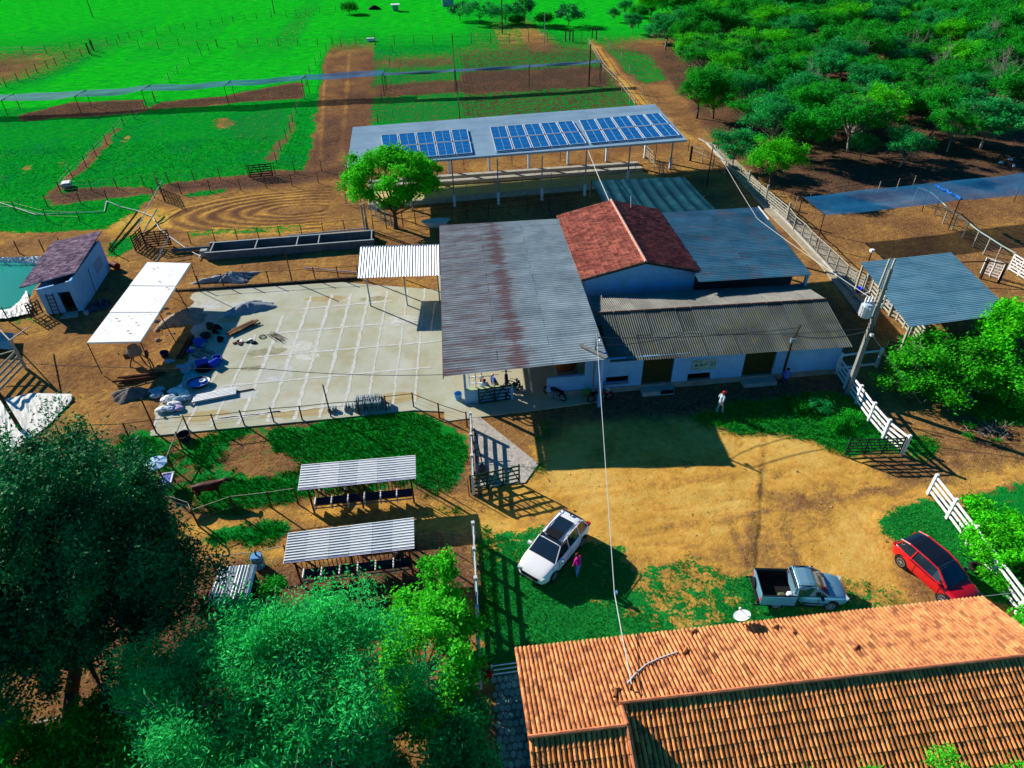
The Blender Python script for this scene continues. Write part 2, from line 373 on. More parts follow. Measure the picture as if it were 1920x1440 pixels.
# plots of ground in plan: (outline, grass cover, soil 0 = pale sand .. 1 = dark red-brown, lushness)
YARD = PG((-400, 436), (60, 434), (200, 430), (262, 392), (300, 352), (335, 343), (480, 326), (640, 318), (655, 240), (1225, 195), (1100, 76), (1140, 74), (1250, 75), (1500, 60), (2400, 60), (2400, 2200), (-400, 2200))
PLOTS = [
 (YARD, 0, .47, .5),
 (PG((1125, 80), (1230, 90), (1320, 60), (1560, 20), (2400, -20), (2400, 440), (1500, 372), (1430, 340), (1380, 290), (1290, 235), (1200, 130)), .22, .88, .4),
 (PG((1128, 85), (1215, 100), (1255, 150), (1215, 165), (1165, 130)), .6, .8, .6),
 (PG((1180, 160), (1260, 150), (1330, 240), (1400, 300), (1350, 275), (1290, 262), (1230, 200)), .08, .5, .5),
 (PG((1500, 375), (1920, 350), (1920, 470), (1840, 520), (1700, 470), (1560, 470)), .03, .52, .5),
 (PG((612, 84), (704, 84), (700, 200), (688, 300), (655, 320), (575, 316), (596, 200)), .05, .66, .3),
 (PG((600, 225), (690, 215), (690, 300), (580, 315)), 0, .8, .3),
 (PG((1096, 80), (1112, 76), (1150, 120), (1195, 175), (1300, 262), (1262, 262), (1185, 185), (1130, 125)), .1, .22, .3),
 (PG((700, 92), (856, 92), (862, 226), (692, 232)), .66, .7, .35),
 (PG((860, 92), (1110, 88), (1190, 200), (864, 222)), .52, .95, .35),
 (PG((850, 85), (1090, 80), (1100, 88), (852, 96)), .1, .9, .3),
 (PG((865, 138), (1128, 128), (1140, 160), (868, 175)), .02, 1., .3),
 (PG((700, 160), (862, 150), (862, 172), (700, 182)), .25, .9, .3),
 (PG((700, 110), (850, 104), (850, 122), (700, 126)), .35, .8, .3),
 (PG((30, 216), (130, 192), (275, 186), (270, 210), (45, 226)), 0, .97, .3),
 (PG((275, 203), (300, 192), (430, 178), (560, 152), (572, 160), (566, 184), (280, 206)), 0, .97, .3),
 (PG((-200, 108), (60, 104), (98, 96), (82, 124), (0, 152), (-200, 190)), .05, .85, .3),
 (PG((60, 92), (170, 84), (235, 78), (250, 84), (150, 102), (60, 106)), .1, .85, .3),
 (PG((0, 170), (110, 118), (165, 100), (165, 108), (60, 155), (10, 180)), .6, .4, .3),
 (PG((265, 78), (335, 64), (410, 78), (560, 84), (545, 92), (340, 88), (270, 92)), .18, .2, .3),
 (PG((865, 57), (925, 52), (1000, 50), (1060, 70), (1000, 80), (930, 68)), .18, .15, .2),
 (PG((410, 45), (470, 42), (455, 50), (415, 52)), .18, .15, .2),
 (PG((535, 34), (585, 30), (580, 42), (540, 42)), .18, .15, .2),
 (PG((680, 14), (745, 14), (740, 22), (682, 22)), .18, .15, .2),
 (PG((0, 74), (45, 76), (30, 84), (0, 84)), .18, .25, .2),
 (PG((485, 300), (530, 258), (545, 215), (562, 200), (550, 245), (525, 305)), .35, .7, .3),
 (PG((420, 235), (500, 200), (540, 205), (520, 270), (440, 260)), .78, .4, .4),
 (PG((180, 275), (215, 235), (222, 240), (190, 290), (130, 342), (120, 352), (100, 375), (82, 372), (100, 352)), .15, .8, .3),
 (PG((140, 352), (280, 348), (290, 358), (280, 366), (150, 376), (92, 388), (90, 372)), .2, .85, .3),
 (PG((300, 345), (480, 322), (640, 314), (650, 330), (560, 345), (430, 352), (320, 358)), .12, .85, .3),
 (PG((345, 362), (420, 354), (425, 362), (350, 370)), .85, .7, .6),
 (PG((320, 372), (560, 352), (650, 348), (650, 420), (560, 425), (380, 430), (322, 420)), 0, .48, .3),
 (PG((335, 432), (460, 425), (600, 415), (560, 432), (350, 446)), .55, .3, .7),
 (PG((185, 430), (260, 392), (330, 388), (320, 425), (262, 440), (230, 470), (205, 452)), .35, .2, .7),
 (PG((205, 452), (248, 448), (246, 468), (215, 490)), .97, .4, .7),
 (PG((218, 452), (250, 440), (256, 462), (232, 472)), .9, .4, .7),
 (PG((0, 590), (60, 590), (90, 600), (20, 612), (0, 610)), .5, .4, .6),
 (PG((100, 132), (120, 128), (125, 134), (100, 140)), .2, .2, .2), (PG((635, 170), (690, 165), (688, 185), (640, 190)), .0, .85, .3),
 (PG((0, 205), (30, 212), (20, 235), (0, 240)), .8, .7, .3),
 (PG((225, 262), (245, 248), (250, 255), (232, 275)), .38, .3, .3), (PG((235, 300), (248, 288), (250, 298), (238, 308)), .38, .3, .3), 
 (PG((395, 225), (430, 215), (440, 235), (400, 245)), .42, .5, .3), (PG((105, 305), (120, 296), (118, 306), (108, 318)), .4, .3, .3), (PG((35, 318), (60, 305), (60, 318), (40, 330)), .42, .3, .3),
 # strip inside the right-hand concrete kerb and the trampled lane
 (PG((1440, 400), (1560, 440), (1700, 620), (1660, 640), (1520, 520)), .02, .45, .3),
 # front paddock
 (PG((150, 830), (200, 828), (500, 795), (780, 770), (872, 812), (880, 925), (700, 955), (380, 965), (250, 900)), .52, .62, .25),
 (PG((500, 800), (640, 782), (780, 770), (872, 812), (868, 880), (850, 905), (780, 890), (600, 860), (540, 850)), 1.15, .5, .55),
 (PG((240, 822), (300, 812), (305, 850), (240, 860)), 1.0, .5, .6),
 (PG((390, 810), (470, 800), (450, 850), (390, 875), (350, 870)), .85, .5, .5),
 (PG((420, 822), (500, 812), (560, 870), (520, 900), (430, 900)), .22, .5, .3),
 (PG((400, 905), (560, 895), (570, 955), (480, 965), (395, 960)), .95, .5, .6),
 (PG((540, 778), (620, 782), (600, 800), (545, 797)), .1, .8, .3),
 (PG((340, 968), (560, 945), (780, 925), (880, 915), (890, 940), (780, 952), (560, 985), (350, 1000)), .06, .22, .3),
 (PG((380, 1000), (540, 985), (550, 1000), (540, 1015), (390, 1028)), .98, .5, .5),
 (PG((780, 955), (870, 948), (868, 968), (782, 978)), .9, .6, .4),
 (PG((370, 1030), (540, 1012), (780, 970), (890, 960), (890, 990), (780, 1000), (560, 1040), (380, 1055)), .08, .2, .3),
 (PG((370, 1052), (545, 1038), (548, 1052), (380, 1070)), .85, .5, .5),
 (PG((790, 1005), (850, 1002), (850, 1028), (790, 1025)), .6, .5, .5),
 (PG((400, 1060), (545, 1052), (780, 1025), (885, 1020), (890, 1130), (720, 1200), (480, 1200), (300, 1240), (120, 1250)), .0, .78, .3),
 (PG((100, 1240), (480, 1160), (520, 1250), (300, 1440), (100, 1440)), .03, .62, .3),
 (PG((560, 1075), (720, 1062), (760, 1085), (560, 1110)), 0, .9, .1),
 # sandy yard in front of the sheds
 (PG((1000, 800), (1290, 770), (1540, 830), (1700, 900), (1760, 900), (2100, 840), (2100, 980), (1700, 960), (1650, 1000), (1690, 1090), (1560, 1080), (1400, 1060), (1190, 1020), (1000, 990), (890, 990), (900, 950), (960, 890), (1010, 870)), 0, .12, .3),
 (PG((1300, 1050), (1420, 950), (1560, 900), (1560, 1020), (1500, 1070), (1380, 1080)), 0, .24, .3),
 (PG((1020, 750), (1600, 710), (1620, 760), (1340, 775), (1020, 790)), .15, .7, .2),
 # lawns
 (PG((893, 992), (1000, 984), (1120, 1010), (1190, 1020), (1210, 1080), (1180, 1120), (1240, 1150), (1330, 1140), (1400, 1060), (1560, 1075), (1690, 1095), (1730, 1150), (1800, 1300), (930, 1330), (895, 1240)), .70, .25, .12),
 (PG((905, 1060), (1080, 1100), (1150, 1180), (1120, 1230), (900, 1250)), .98, .3, .08),
 (PG((1180, 1120), (1220, 1040), (1330, 1030), (1390, 1090), (1370, 1150), (1240, 1165)), .5, .2, .15),
 (PG((900, 1003), (1000, 1000), (990, 1030), (905, 1040)), .62, .2, .12),
 (PG((1655, 990), (1690, 940), (1755, 922), (1800, 960), (1940, 1130), (1940, 1170), (1840, 1110), (1690, 1030)), .84, .3, .15),
 (PG((1560, 1085), (1640, 1080), (1700, 1140), (1600, 1140)), .42, .22, .15),
 (PG((1300, 775), (1420, 745), (1560, 735), (1640, 770), (1680, 850), (1600, 862), (1560, 840), (1480, 815), (1375, 812), (1360, 800), (1290, 790)), 1.0, .4, .3),
 (PG((1540, 790), (1620, 780), (1690, 850), (1620, 858), (1560, 830)), .8, .5, .7),
 (PG((1690, 815), (1750, 815), (1770, 850), (1700, 862)), .85, .3, .25),
 (PG((1720, 700), (1800, 770), (1940, 800), (1940, 640), (1760, 620)), .75, .6, .5),
 (PG((1800, 820), (1890, 815), (1890, 850), (1820, 850)), .15, .55, .3),
 (PG((995, 790), (1060, 790), (1060, 820), (1000, 830)), .45, .4, .15),
 (PG((975, 870), (1015, 862), (1015, 895), (985, 905)), .8, .3, .3),
 (PG((900, 955), (925, 950), (925, 965), (902, 968)), .7, .3, .3),
 (PG((1100, 850), (1165, 850), (1150, 870), (1100, 868)), .3, .3, .1),
 (PG((1810, 930), (1960, 890), (1960, 1200), (1900, 1120)), .8, .5, .5),
]
g_ = np.full(XX.shape, 1.0); s_ = np.full(XX.shape, .35); l_ = np.full(XX.shape, 1.0)
l_[(YY > 116) & (XX < 60)] = 1.8; l_[YY > 160] = 1.8
# warp outlines so that no edge is ruler-straight
wx = XX + (fbm(XX, YY, .45, 5)-.5)*1.6; wy = YY + (fbm(XX, YY, .45, 25)-.5)*1.6
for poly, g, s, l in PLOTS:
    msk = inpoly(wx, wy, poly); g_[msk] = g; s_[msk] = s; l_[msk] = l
def blur(a, n):
    for _ in range(n):
        p = np.pad(a, 1, mode='edge'); a = (p[1:-1, 1:-1]*2+p[:-2, 1:-1]+p[2:, 1:-1]+p[1:-1, :-2]+p[1:-1, 2:])/6
    return a
g_, s_, l_ = blur(g_, 7), blur(s_, 9), blur(l_, 12)
# wheel ruts: concentric turning tracks in the mud left of the shade tree
rc = G(560, 392); a1 = (XX-rc.x)/10.5; b1 = (YY-rc.y)/4.2; rad = np.sqrt(a1**2+b1**2)
ruts = np.clip(np.sin(rad*34+fbm(XX, YY, .5, 3)*3), -1, 1)*((rad < 1.35) & (rad > .25) & (XX < rc.x+3) & (g_ < .4))
s_ = np.clip(s_ - ruts*.19, 0, 1)
for p0, p1, w, dv in (((1400, 1060), (1440, 760), .22, .16), ((900, 955), (1500, 870), .3, .1), ((1180, 1000), (1700, 915), .25, .1), ((1690, 790), (1760, 900), .2, .12), ((1730, 780), (1810, 890), .2, .12), ((610, 90), (600, 300), .25, -.25), ((655, 90), (640, 300), .25, -.25)):
    A, B = np.array(G(*p0)[:2]), np.array(G(*p1)[:2]); d = B-A; t = np.clip(((XX-A[0])*d[0]+(YY-A[1])*d[1])/(d@d), 0, 1)
    dist = np.hypot(XX-A[0]-t*d[0], YY-A[1]-t*d[1]) + (fbm(XX, YY, .3, 9)-.5)*.8; s_ += dv*np.exp(-(dist/w)**2)*(g_ < .3)
for pts_ in (((900, 950), (1100, 930), (1350, 915), (1600, 900), (1900, 880)), ((930, 965), (1150, 985), (1350, 960), (1500, 905), (1640, 880)), ((1000, 985), (1300, 1000), (1500, 960), (1700, 925), (1900, 900)),
             ((1180, 870), (1400, 890), (1550, 940), (1620, 1020), (1640, 1080)), ((1350, 790), (1450, 850), (1640, 905), (1900, 930)), ((1430, 1060), (1390, 960), (1400, 860), (1420, 790)), ((1530, 1070), (1500, 990), (1540, 920), (1700, 880), (1900, 850))):
    P_ = [np.array(G(*q)[:2]) for q in pts_]
    for off in (-.75, .75):
        best = np.full(XX.shape, 9.)
        for A, B in zip(P_, P_[1:]):
            d = B-A; n_v = np.array([-d[1], d[0]])/np.hypot(*d)*off; A2 = A+n_v; t = np.clip(((XX-A2[0])*d[0]+(YY-A2[1])*d[1])/(d@d), 0, 1)
            best = np.minimum(best, np.hypot(XX-A2[0]-t*d[0], YY-A2[1]-t*d[1]))
        best = best+(fbm(XX, YY, .25, 13)-.5)*.9; tr_ = np.exp(-(best/.17)**2)*(g_ < .35); s_ += .08*tr_*(fbm(XX, YY, .5, 31) > .42); Z_T = tr_ if pts_[0] == (900, 950) and off < 0 else np.maximum(Z_T, tr_)
zz = (fbm(XX, YY, .35, 40)-.5)*.10 + (fbm(XX, YY, 1.6, 60)-.5)*.05*(1-np.clip(g_, 0, 1)*.4) - ruts*.03 - .035 - Z_T*.045
for k_, (ea, eb) in enumerate((((338, 552), (330, 600)), ((330, 600), (322, 660)), ((322, 660), (300, 720)), ((300, 720), (262, 770)), ((262, 770), (240, 830)))):
    A, B = np.array(G(*ea)[:2]), np.array(G(*eb)[:2]); d = B-A; t = np.clip(((XX-A[0])*d[0]+(YY-A[1])*d[1])/(d@d), 0, 1)
    dist = np.hypot(XX-A[0]-t*d[0], YY-A[1]-t*d[1]); zz = np.maximum(zz, .13*np.exp(-(dist/1.3)**2)+(fbm(XX, YY, .9, 77)-.5)*.16-.03*(dist > 1.5)-.2*(dist > 3))
zz = np.where(YY > 400, 0, zz)
# zz = np.where(YY > 400, 0, zz)
Z0 = zz
# holes: pond basin
POND = PG((-220, 478), (70, 486), (95, 500), (52, 556), (28, 600), (-260, 612))
pm_ = inpoly(XX, YY, POND); zz = np.where(pm_, zz-1.2, zz)
nx, ny = len(GX), len(GY)
V = np.stack([XX, YY, zz], -1).reshape(-1, 3).astype(np.float32)
idx = np.arange(nx*ny).reshape(ny, nx)
Fq = np.stack([idx[:-1, :-1], idx[:-1, 1:], idx[1:, 1:], idx[1:, :-1]], -1).reshape(-1, 4)
me = D.meshes.new('ground'); me.vertices.add(len(V)); me.vertices.foreach_set('co', V.ravel())
me.loops.add(Fq.size); me.loops.foreach_set('vertex_index', Fq.ravel().astype(np.int32)); me.polygons.add(len(Fq))
me.polygons.foreach_set('loop_start', np.arange(0, Fq.size, 4, dtype=np.int32)); me.update(calc_edges=True); me.shade_smooth()
for nm, a in (('grass', g_), ('soil', s_), ('lush', l_)):
    at = me.attributes.new(nm, 'FLOAT', 'POINT'); at.data.foreach_set('value', a.ravel().astype(np.float32))
def ground_mat():
    m = D.materials.new('soil_and_grass'); m.use_nodes = True; t = m.node_tree; N = t.nodes; L = t.links; b = N['Principled BSDF']
    geo = N.new('ShaderNodeNewGeometry')
    def attr(n): a = N.new('ShaderNodeAttribute'); a.attribute_name = n; return a.outputs['Fac']
    def noise(s, det=6, r=.62, st=(1, 1, 1), dist=0.):
        mp = N.new('ShaderNodeMapping'); mp.inputs['Scale'].default_value = st; L.new(geo.outputs['Position'], mp.inputs['Vector'])
        n = N.new('ShaderNodeTexNoise'); n.inputs['Scale'].default_value = s; n.inputs['Detail'].default_value = det; n.inputs['Roughness'].default_value = r
        n.inputs['Distortion'].default_value = dist; L.new(mp.outputs[0], n.inputs['Vector']); return n.outputs['Fac']
    def ma(op, a, c=0.):
        x = N.new('ShaderNodeMath'); x.operation = op
        for i, s in enumerate((a, c)):
            if hasattr(s, 'links'): L.new(s, x.inputs[i])
            else: x.inputs[i].default_value = s
        return x.outputs[0]
    def rmp(s, a, z, o0=0, o1=1):
        r = N.new('ShaderNodeMapRange'); r.inputs[1].default_value = a; r.inputs[2].default_value = z; r.inputs[3].default_value = o0; r.inputs[4].default_value = o1; L.new(s, r.inputs[0]); return r.outputs[0]
    def mx(f, a, c, mode='MIX'):
        x = N.new('ShaderNodeMix'); x.data_type = 'RGBA'; x.blend_type = mode
        if hasattr(f, 'links'): L.new(f, x.inputs[0])
        else: x.inputs[0].default_value = f
        for s, i in ((a, 6), (c, 7)):
            if hasattr(s, 'links'): L.new(s, x.inputs[i])
            else: x.inputs[i].default_value = (*s, 1)
        return x.outputs[2]
    g, s, l = attr('grass'), attr('soil'), attr('lush')
    n1, n2, n3, n4 = noise(.22), noise(1.3), noise(6.5, 8, .7), noise(2.2, 8, .72)
    # soil colour ramp
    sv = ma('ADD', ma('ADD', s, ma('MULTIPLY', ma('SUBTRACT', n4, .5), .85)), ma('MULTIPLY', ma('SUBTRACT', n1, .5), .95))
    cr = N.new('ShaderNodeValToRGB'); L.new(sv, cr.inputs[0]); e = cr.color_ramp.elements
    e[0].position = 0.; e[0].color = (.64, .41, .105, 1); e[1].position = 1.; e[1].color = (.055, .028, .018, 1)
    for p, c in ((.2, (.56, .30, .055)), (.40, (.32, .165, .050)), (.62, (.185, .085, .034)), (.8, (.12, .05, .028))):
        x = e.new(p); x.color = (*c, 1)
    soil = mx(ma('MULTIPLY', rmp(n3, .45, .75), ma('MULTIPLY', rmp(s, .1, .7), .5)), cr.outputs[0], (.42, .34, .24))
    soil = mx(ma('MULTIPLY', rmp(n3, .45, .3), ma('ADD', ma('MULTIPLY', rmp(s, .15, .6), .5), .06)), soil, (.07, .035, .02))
    # grass colours
    lush = mx(rmp(n2, .3, .7), (.006, .45, .010), (.004, .30, .026))
    lush = mx(ma('MULTIPLY', rmp(noise(3.0, 8, .8, st=(.5, 1, 1)), .40, .58), .85), lush, (.002, .15, .022))
    lush = mx(rmp(noise(.9, 6, .7), .58, .76), lush, (.012, .24, .10))
    lush = mx(ma('MULTIPLY', rmp(noise(.13, 7, .72), .50, .66), .75), lush, (.003, .19, .040))
    lush = mx(rmp(ma('ADD', l, ma('MULTIPLY', ma('SUBTRACT', n1, .5), .5)), 1.15, 1.7), lush, mx(rmp(noise(1.1, 8, .75, st=(.4, 1, 1)), .4, .62), (.008, .56, .012), (.003, .30, .018)))
    lush = mx(ma('MULTIPLY', rmp(noise(.42, 8, .78, st=(1, .6, 1)), .57, .70), .55), lush, (.09, .24, .085))
    lawn = mx(rmp(n4, .3, .7), (.006, .20, .030), (.018, .29, .040))
    lawn = mx(ma('MULTIPLY', rmp(n3, .4, .6), .6), lawn, (.003, .08, .022))
    gr = mx(rmp(ma('ADD', l, ma('MULTIPLY', ma('SUBTRACT', n2, .5), .4)), .2, .8), lawn, lush)
    # thin, worn spots between blades
    cover = ma('ADD', g, ma('ADD', ma('MULTIPLY', ma('SUBTRACT', n2, .5), 1.5), ma('MULTIPLY', ma('SUBTRACT', n3, .5), 1.1)))
    col = mx(rmp(cover, .44, .56), soil, gr)
    L.new(col, b.inputs['Base Color']); b.inputs['Roughness'].default_value = .95; b.inputs['Specular IOR Level'].default_value = 0.
    bn = N.new('ShaderNodeBump'); bn.inputs['Strength'].default_value = .8; bn.inputs['Distance'].default_value = .12
    L.new(ma('MULTIPLY', ma('ADD', ma('MULTIPLY', n3, .8), n4), ma('ADD', rmp(ma('MAXIMUM', s, g), .15, .6), .30)), bn.inputs['Height']); L.new(bn.outputs[0], b.inputs['Normal'])
    return m
me.materials.append(ground_mat()); tag(link('ground', me), kind='structure')

def ix(a, v): return np.clip(np.searchsorted(a, v), 0, len(a)-1)
def field(F, x, y): return F[ix(GY, y), ix(GX, x)]
HARD = []      # plan outlines nothing grows in (filled below, before the tufts are sown)
def sow(name, x0, x1, y0, y1, dens, hgt, wid, m, seed, gmin=.55, kind='stuff', blades=3, ltest=None):
    rg = np.random.default_rng(seed); n = int((x1-x0)*(y1-y0)*dens); x = rg.uniform(x0, x1, n); y = rg.uniform(y0, y1, n)
    gg = field(g_, x, y) + (fbm(x, y, 1.3, seed)-.5)*1.1 + rg.normal(0, .08, n)
    ok = gg > gmin
    if ltest is not None: ok &= ltest(field(l_, x, y))
    for h in HARD: ok &= ~inpoly(x, y, h)
    # only ground the photograph could see
    w = np.stack([x, y, np.full_like(x, -HC)], -1); dz = w@CFA; u = (w@CXA)/dz*F_PX; v = (w@CYA)/dz*F_PX
    ok &= (np.abs(u) < 1060) & (np.abs(v) < 820)
    x, y = x[ok], y[ok]; n = len(x); z = field(Z0, x, y)-.02
    K = n*blades; X = np.repeat(x, blades)+rg.normal(0, wid*1.2, K); Y = np.repeat(y, blades)+rg.normal(0, wid*1.2, K); Zb = np.repeat(z, blades)
    a = rg.uniform(0, math.pi*2, K); hh = hgt*rg.uniform(.45, 1.3, K); w_ = wid*rg.uniform(.5, 1.2, K)
    lx, ly = rg.normal(0, .45, K)*hh, rg.normal(0, .45, K)*hh
    dx, dy = np.cos(a)*w_, np.sin(a)*w_
    P = np.stack([np.stack([X-dx, Y-dy, Zb], -1), np.stack([X+dx, Y+dy, Zb], -1), np.stack([X+lx, Y+ly, Zb+hh], -1)], 1)
    o = soup(name, P, m, rg.uniform(0, 1, K), 3); tag(o, kind=kind); return o
# ------------------------------------------------------------------ concrete yard
Zv = Vector((0, 0, 1))
SLAB = [G(330, 548), G(640, 530), G(825, 548)+Vector((0, .3, 0)), G(832, 705)+Vector((.2, 1, 0)), G(868, 752), G(880, 775), G(776, 770), G(621, 786), G(355, 811), G(232, 824), G(258, 770), G(296, 720), G(318, 660), G(326, 600), G(334, 560)]
SLAB = [Vector((p.x, p.y, .05)) for p in SLAB]
slab = MB().prism(SLAB[::-1], .25).build('concrete_yard', mat('yard_concrete', (.36, .37, .25), (.50, .51, .44), .3, .9, .15, 9, c3=(.38, .27, .12), s3=.45, a3=.55, lo=.3, hi=.7))
slab['kind'] = 'structure'; slab['o'] = [0, 0, 0]
HARD.append([(p.x, p.y) for p in SLAB])
def strip(p, q, w, z, name, m, parent, seed=0, n=None):
    rg = random.Random(seed); p, q = Vector(p), Vector(q); d = q-p; n = n or max(4, int(d.length/.35)); sd_ = Vector((-d.y, d.x, 0)).normalized(); b = MB(); vs = []
    for i in range(n+1):
        c = p+d*i/n; a = w*rg.uniform(.25, .72); c2 = w*rg.uniform(.25, .72); j = rg.uniform(-.03, .03)
        vs += [(*(c+sd_*(a+j))[:2], z), (*(c-sd_*(c2-j))[:2], z)]
    b.add(vs, [(2*i, 2*i+2, 2*i+3, 2*i+1) for i in range(n)]); return b.build(name, m, parent)
for k, px in enumerate((340, 395, 440, 485, 533, 578, 620, 660, 700, 745, 783)):
    x = G(px, 700).x; top = 51.8 if k > 3 else (45, 43, 46.5, 49)[k]; bot = 35.6
    strip((x+.6, top, 0), (x-.25, bot, 0), .24 if 2 < k < 8 else .16, .058, 'joint_strip', LINE, slab, k)
for k, (y, xa, xb) in enumerate(((50.1, -12.5, -5), (46.7, -14.5, -2), (43.6, -15, -1.2), (40.3, -16.5, -2), (36.8, -16, -8), (36.6, -16.5, -12))):
    strip((xa, y-.3, 0), (xb, y, 0), .2, .062, 'joint_strip', LINE, slab, 30+k)
rgb_ = random.Random(17)
for k, (px_, py_, rx_, ry_, m_) in enumerate(((372, 575, 2.3, 1.2, 'd'), (350, 700, 1.4, 2.4, 'd'), (420, 740, 2.4, 1.3, 'd'), (520, 700, 1.5, 1.1, 'd'), (560, 650, 1.2, .7, 'w'), (575, 668, .9, .6, 'w'), (750, 600, 1.4, .9, 'w'), (475, 690, .9, .35, 'k'), (500, 660, 1.5, .6, 'k'), (380, 780, 2., .6, 'b'), (560, 775, 2.4, .45, 'b'), (740, 745, 2.2, .6, 'b'), (610, 560, 1.8, .5, 'b'), (700, 560, 1.2, .4, 'k'), (430, 600, 1., .5, 'b'))):
    c_ = G(px_, py_, .05); n_ = 26; MB().add([(c_.x+rx_*math.cos(6.2832*i/n_)*rgb_.uniform(.7, 1.15), c_.y+ry_*math.sin(6.2832*i/n_)*rgb_.uniform(.7, 1.15), .0515+.0002*k) for i in range(n_)], [tuple(range(n_))]).build('stain', {'d': mat('cement_dust', (.50, .53, .54), (.42, .42, .36), 1.2, .95, .1, 9, c3=(.38, .37, .22), s3=1.6, a3=.9), 'w': mat('white_dust', (.60, .61, .60), (.48, .48, .40), 1.6, .95, c3=(.40, .40, .26), s3=2, a3=.9), 'k': mat('dark_stain', (.22, .21, .15), (.34, .33, .22), 1.6, .95, c3=(.42, .42, .27), s3=2, a3=.9), 'b': mat('soil_stain', (.40, .29, .13), (.42, .36, .20), 1.3, .95, c3=(.42, .41, .25), s3=2, a3=.8)}[m_], slab)
# apron of grey cement in front of the hall
ap = MB().prism([Vector((*G(*p)[:2], .03)) for p in ((878, 765), (1010, 870), (985, 905), (893, 915), (884, 780))][::-1], .1).build('cement_apron', mat('rough_apron', (.50, .46, .40), (.36, .33, .30), 1.6, .95, .8, 5, c3=(.16, .15, .15), s3=3, a3=.7)); ap['kind'] = 'structure'
hf = MB().prism([Vector((-1.2, 34.2, .045)), Vector((9.4, 34.9, .045)), Vector((9.4, 54, .045)), Vector((-1.2, 54, .045))], .1).build('hall_floor', mat('hall_floor', (.42, .39, .26), (.46, .43, .33), 1, .9)); hf['kind'] = 'structure'
HARD.append([(-1.5, 33), (27, 34.5), (27, 56), (-1.5, 56)])
lane = MB().prism([Vector((*G(*p)[:2], .05)) for p in ((1323, 268), (1345, 268), (1480, 395), (1620, 530), (1650, 590), (1610, 590), (1540, 500), (1440, 400))][::-1], .12).build('kerbed_lane', mat('lane_concrete', (.30, .25, .17), (.42, .38, .30), 1.2, .95, .3, 8)); lane['kind'] = 'structure'
kb = MB().path([Vector((*G(*p)[:2], .16)) for p in ((1310, 262), (1325, 270), (1382, 328), (1470, 413), (1530, 478), (1600, 553), (1640, 600))], .11, 4)
tag(kb.build('lane_kerb', CONC), kind='structure')

# ------------------------------------------------------------------ hall with the big metal roof
hall = thing('open_hall', 'open sided hall under the largest rust streaked corrugated roof', 'hall', (4, 44, 0))
ra, rb, rc_, rd = G(825, 422, 3.85), G(832, 705, 3.6), G(1140, 672, 4.15), G(1048, 400, 4.4)
rd = Vector((9.5, 54.3, 4.45))
sheets(hall, rb, rc_, ra, rd, 'u', .25, .026, 3, 20, ZINC, seed=2)
MB().beam(ra+Vector((-.04, 0, -.12)), rb+Vector((-.04, 0, -.12)), .05, .22).build('roof_edge', mat('rusty_edge', (.12, .04, .03), (.2, .12, .1), 3), hall)
for t in (0, .5, 1):
    for e in (.02, .5, .98):
        if e < .1 and t < 1: continue
        p = rb.lerp(ra, e).lerp(rc_.lerp(rd, e), t if t else .03)
        if t == 1: p += Vector((-.25, 0, 0))
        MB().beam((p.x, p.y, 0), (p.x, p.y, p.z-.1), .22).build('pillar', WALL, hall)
MB().beam(rb+Vector((0, .35, -.2)), rc_+Vector((0, .35, -.2)), .1, .14).build('roof_beam', WOODD, hall)
MB().beam(ra+Vector((0, -.35, -.2)), rd+Vector((0, -.35, -.2)), .1, .14).build('roof_beam', WOODD, hall)
for k in range(1, 5):
    MB().beam(rb.lerp(ra, k/5)+Vector((0, 0, -.2)), rc_.lerp(rd, k/5)+Vector((0, 0, -.2)), .1, .14).build('roof_beam', WOODD, hall)
# front half-wall by the motorcycles
w0, w1 = G(876, 757), G(962, 750); w0.z = w1.z = 0
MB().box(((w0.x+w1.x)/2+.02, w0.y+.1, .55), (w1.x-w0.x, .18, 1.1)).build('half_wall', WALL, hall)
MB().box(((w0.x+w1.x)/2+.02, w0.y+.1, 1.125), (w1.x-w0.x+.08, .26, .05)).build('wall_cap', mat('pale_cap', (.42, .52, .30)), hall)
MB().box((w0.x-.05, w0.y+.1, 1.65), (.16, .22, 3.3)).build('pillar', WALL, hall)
lat = MB()
for k in range(3): lat.beam((w0.x+.25+k*.42, w0.y+.6, .1), (w0.x+.25+k*.42, w0.y+.6, 2.3), .07)
for k in range(5): lat.beam((w0.x+.22, w0.y+.6, .15+k*.53), (w0.x+1.12, w0.y+.6, .15+k*.53), .06)
lat.build('lattice_panel', WHITEW, hall)
# left-side basin against the pillar
MB().lathe((w0.x-.55, w0.y+.5, .05), [(.2, 0), (.28, .5), (.26, .5), (.18, .08)], 14).build('water_basin', BLUES, hall)
# ------------------------------------------------------------------ building with tiled gable and sheds
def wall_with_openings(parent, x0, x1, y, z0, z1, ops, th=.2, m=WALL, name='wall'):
    "wall in the plane y, built as blocks round its openings; ops = [(xa, xb, za, zb)]"
    ops = sorted(ops); b = MB(); x = x0
    for xa, xb, za, zb in ops:
        if xa > x: b.box(((x+xa)/2, y, (z0+z1)/2), (xa-x, th, z1-z0))
        if za > z0: b.box(((xa+xb)/2, y, (z0+za)/2), (xb-xa, th, za-z0))
        if zb < z1: b.box(((xa+xb)/2, y, (zb+z1)/2), (xb-xa, th, z1-zb))
        x = xb
    if x1 > x: b.box(((x+x1)/2, y, (z0+z1)/2), (x1-x, th, z1-z0))
    return b.build(name, m, parent)
def slat_door(parent, xa, xb, y, za, zb, m=DGREEN, n=None):
    d = MB().box(((xa+xb)/2, y+.03, (za+zb)/2), (xb-xa, .03, zb-za)).build('door', m, parent); n = n or round((xb-xa)/.16)
    for i in range(n):
        w = (xb-xa)/n; MB().box((xa+w*(i+.5), y, (za+zb)/2), (w*.72, .035, zb-za-.02)).build('slat', m, d)
    return d
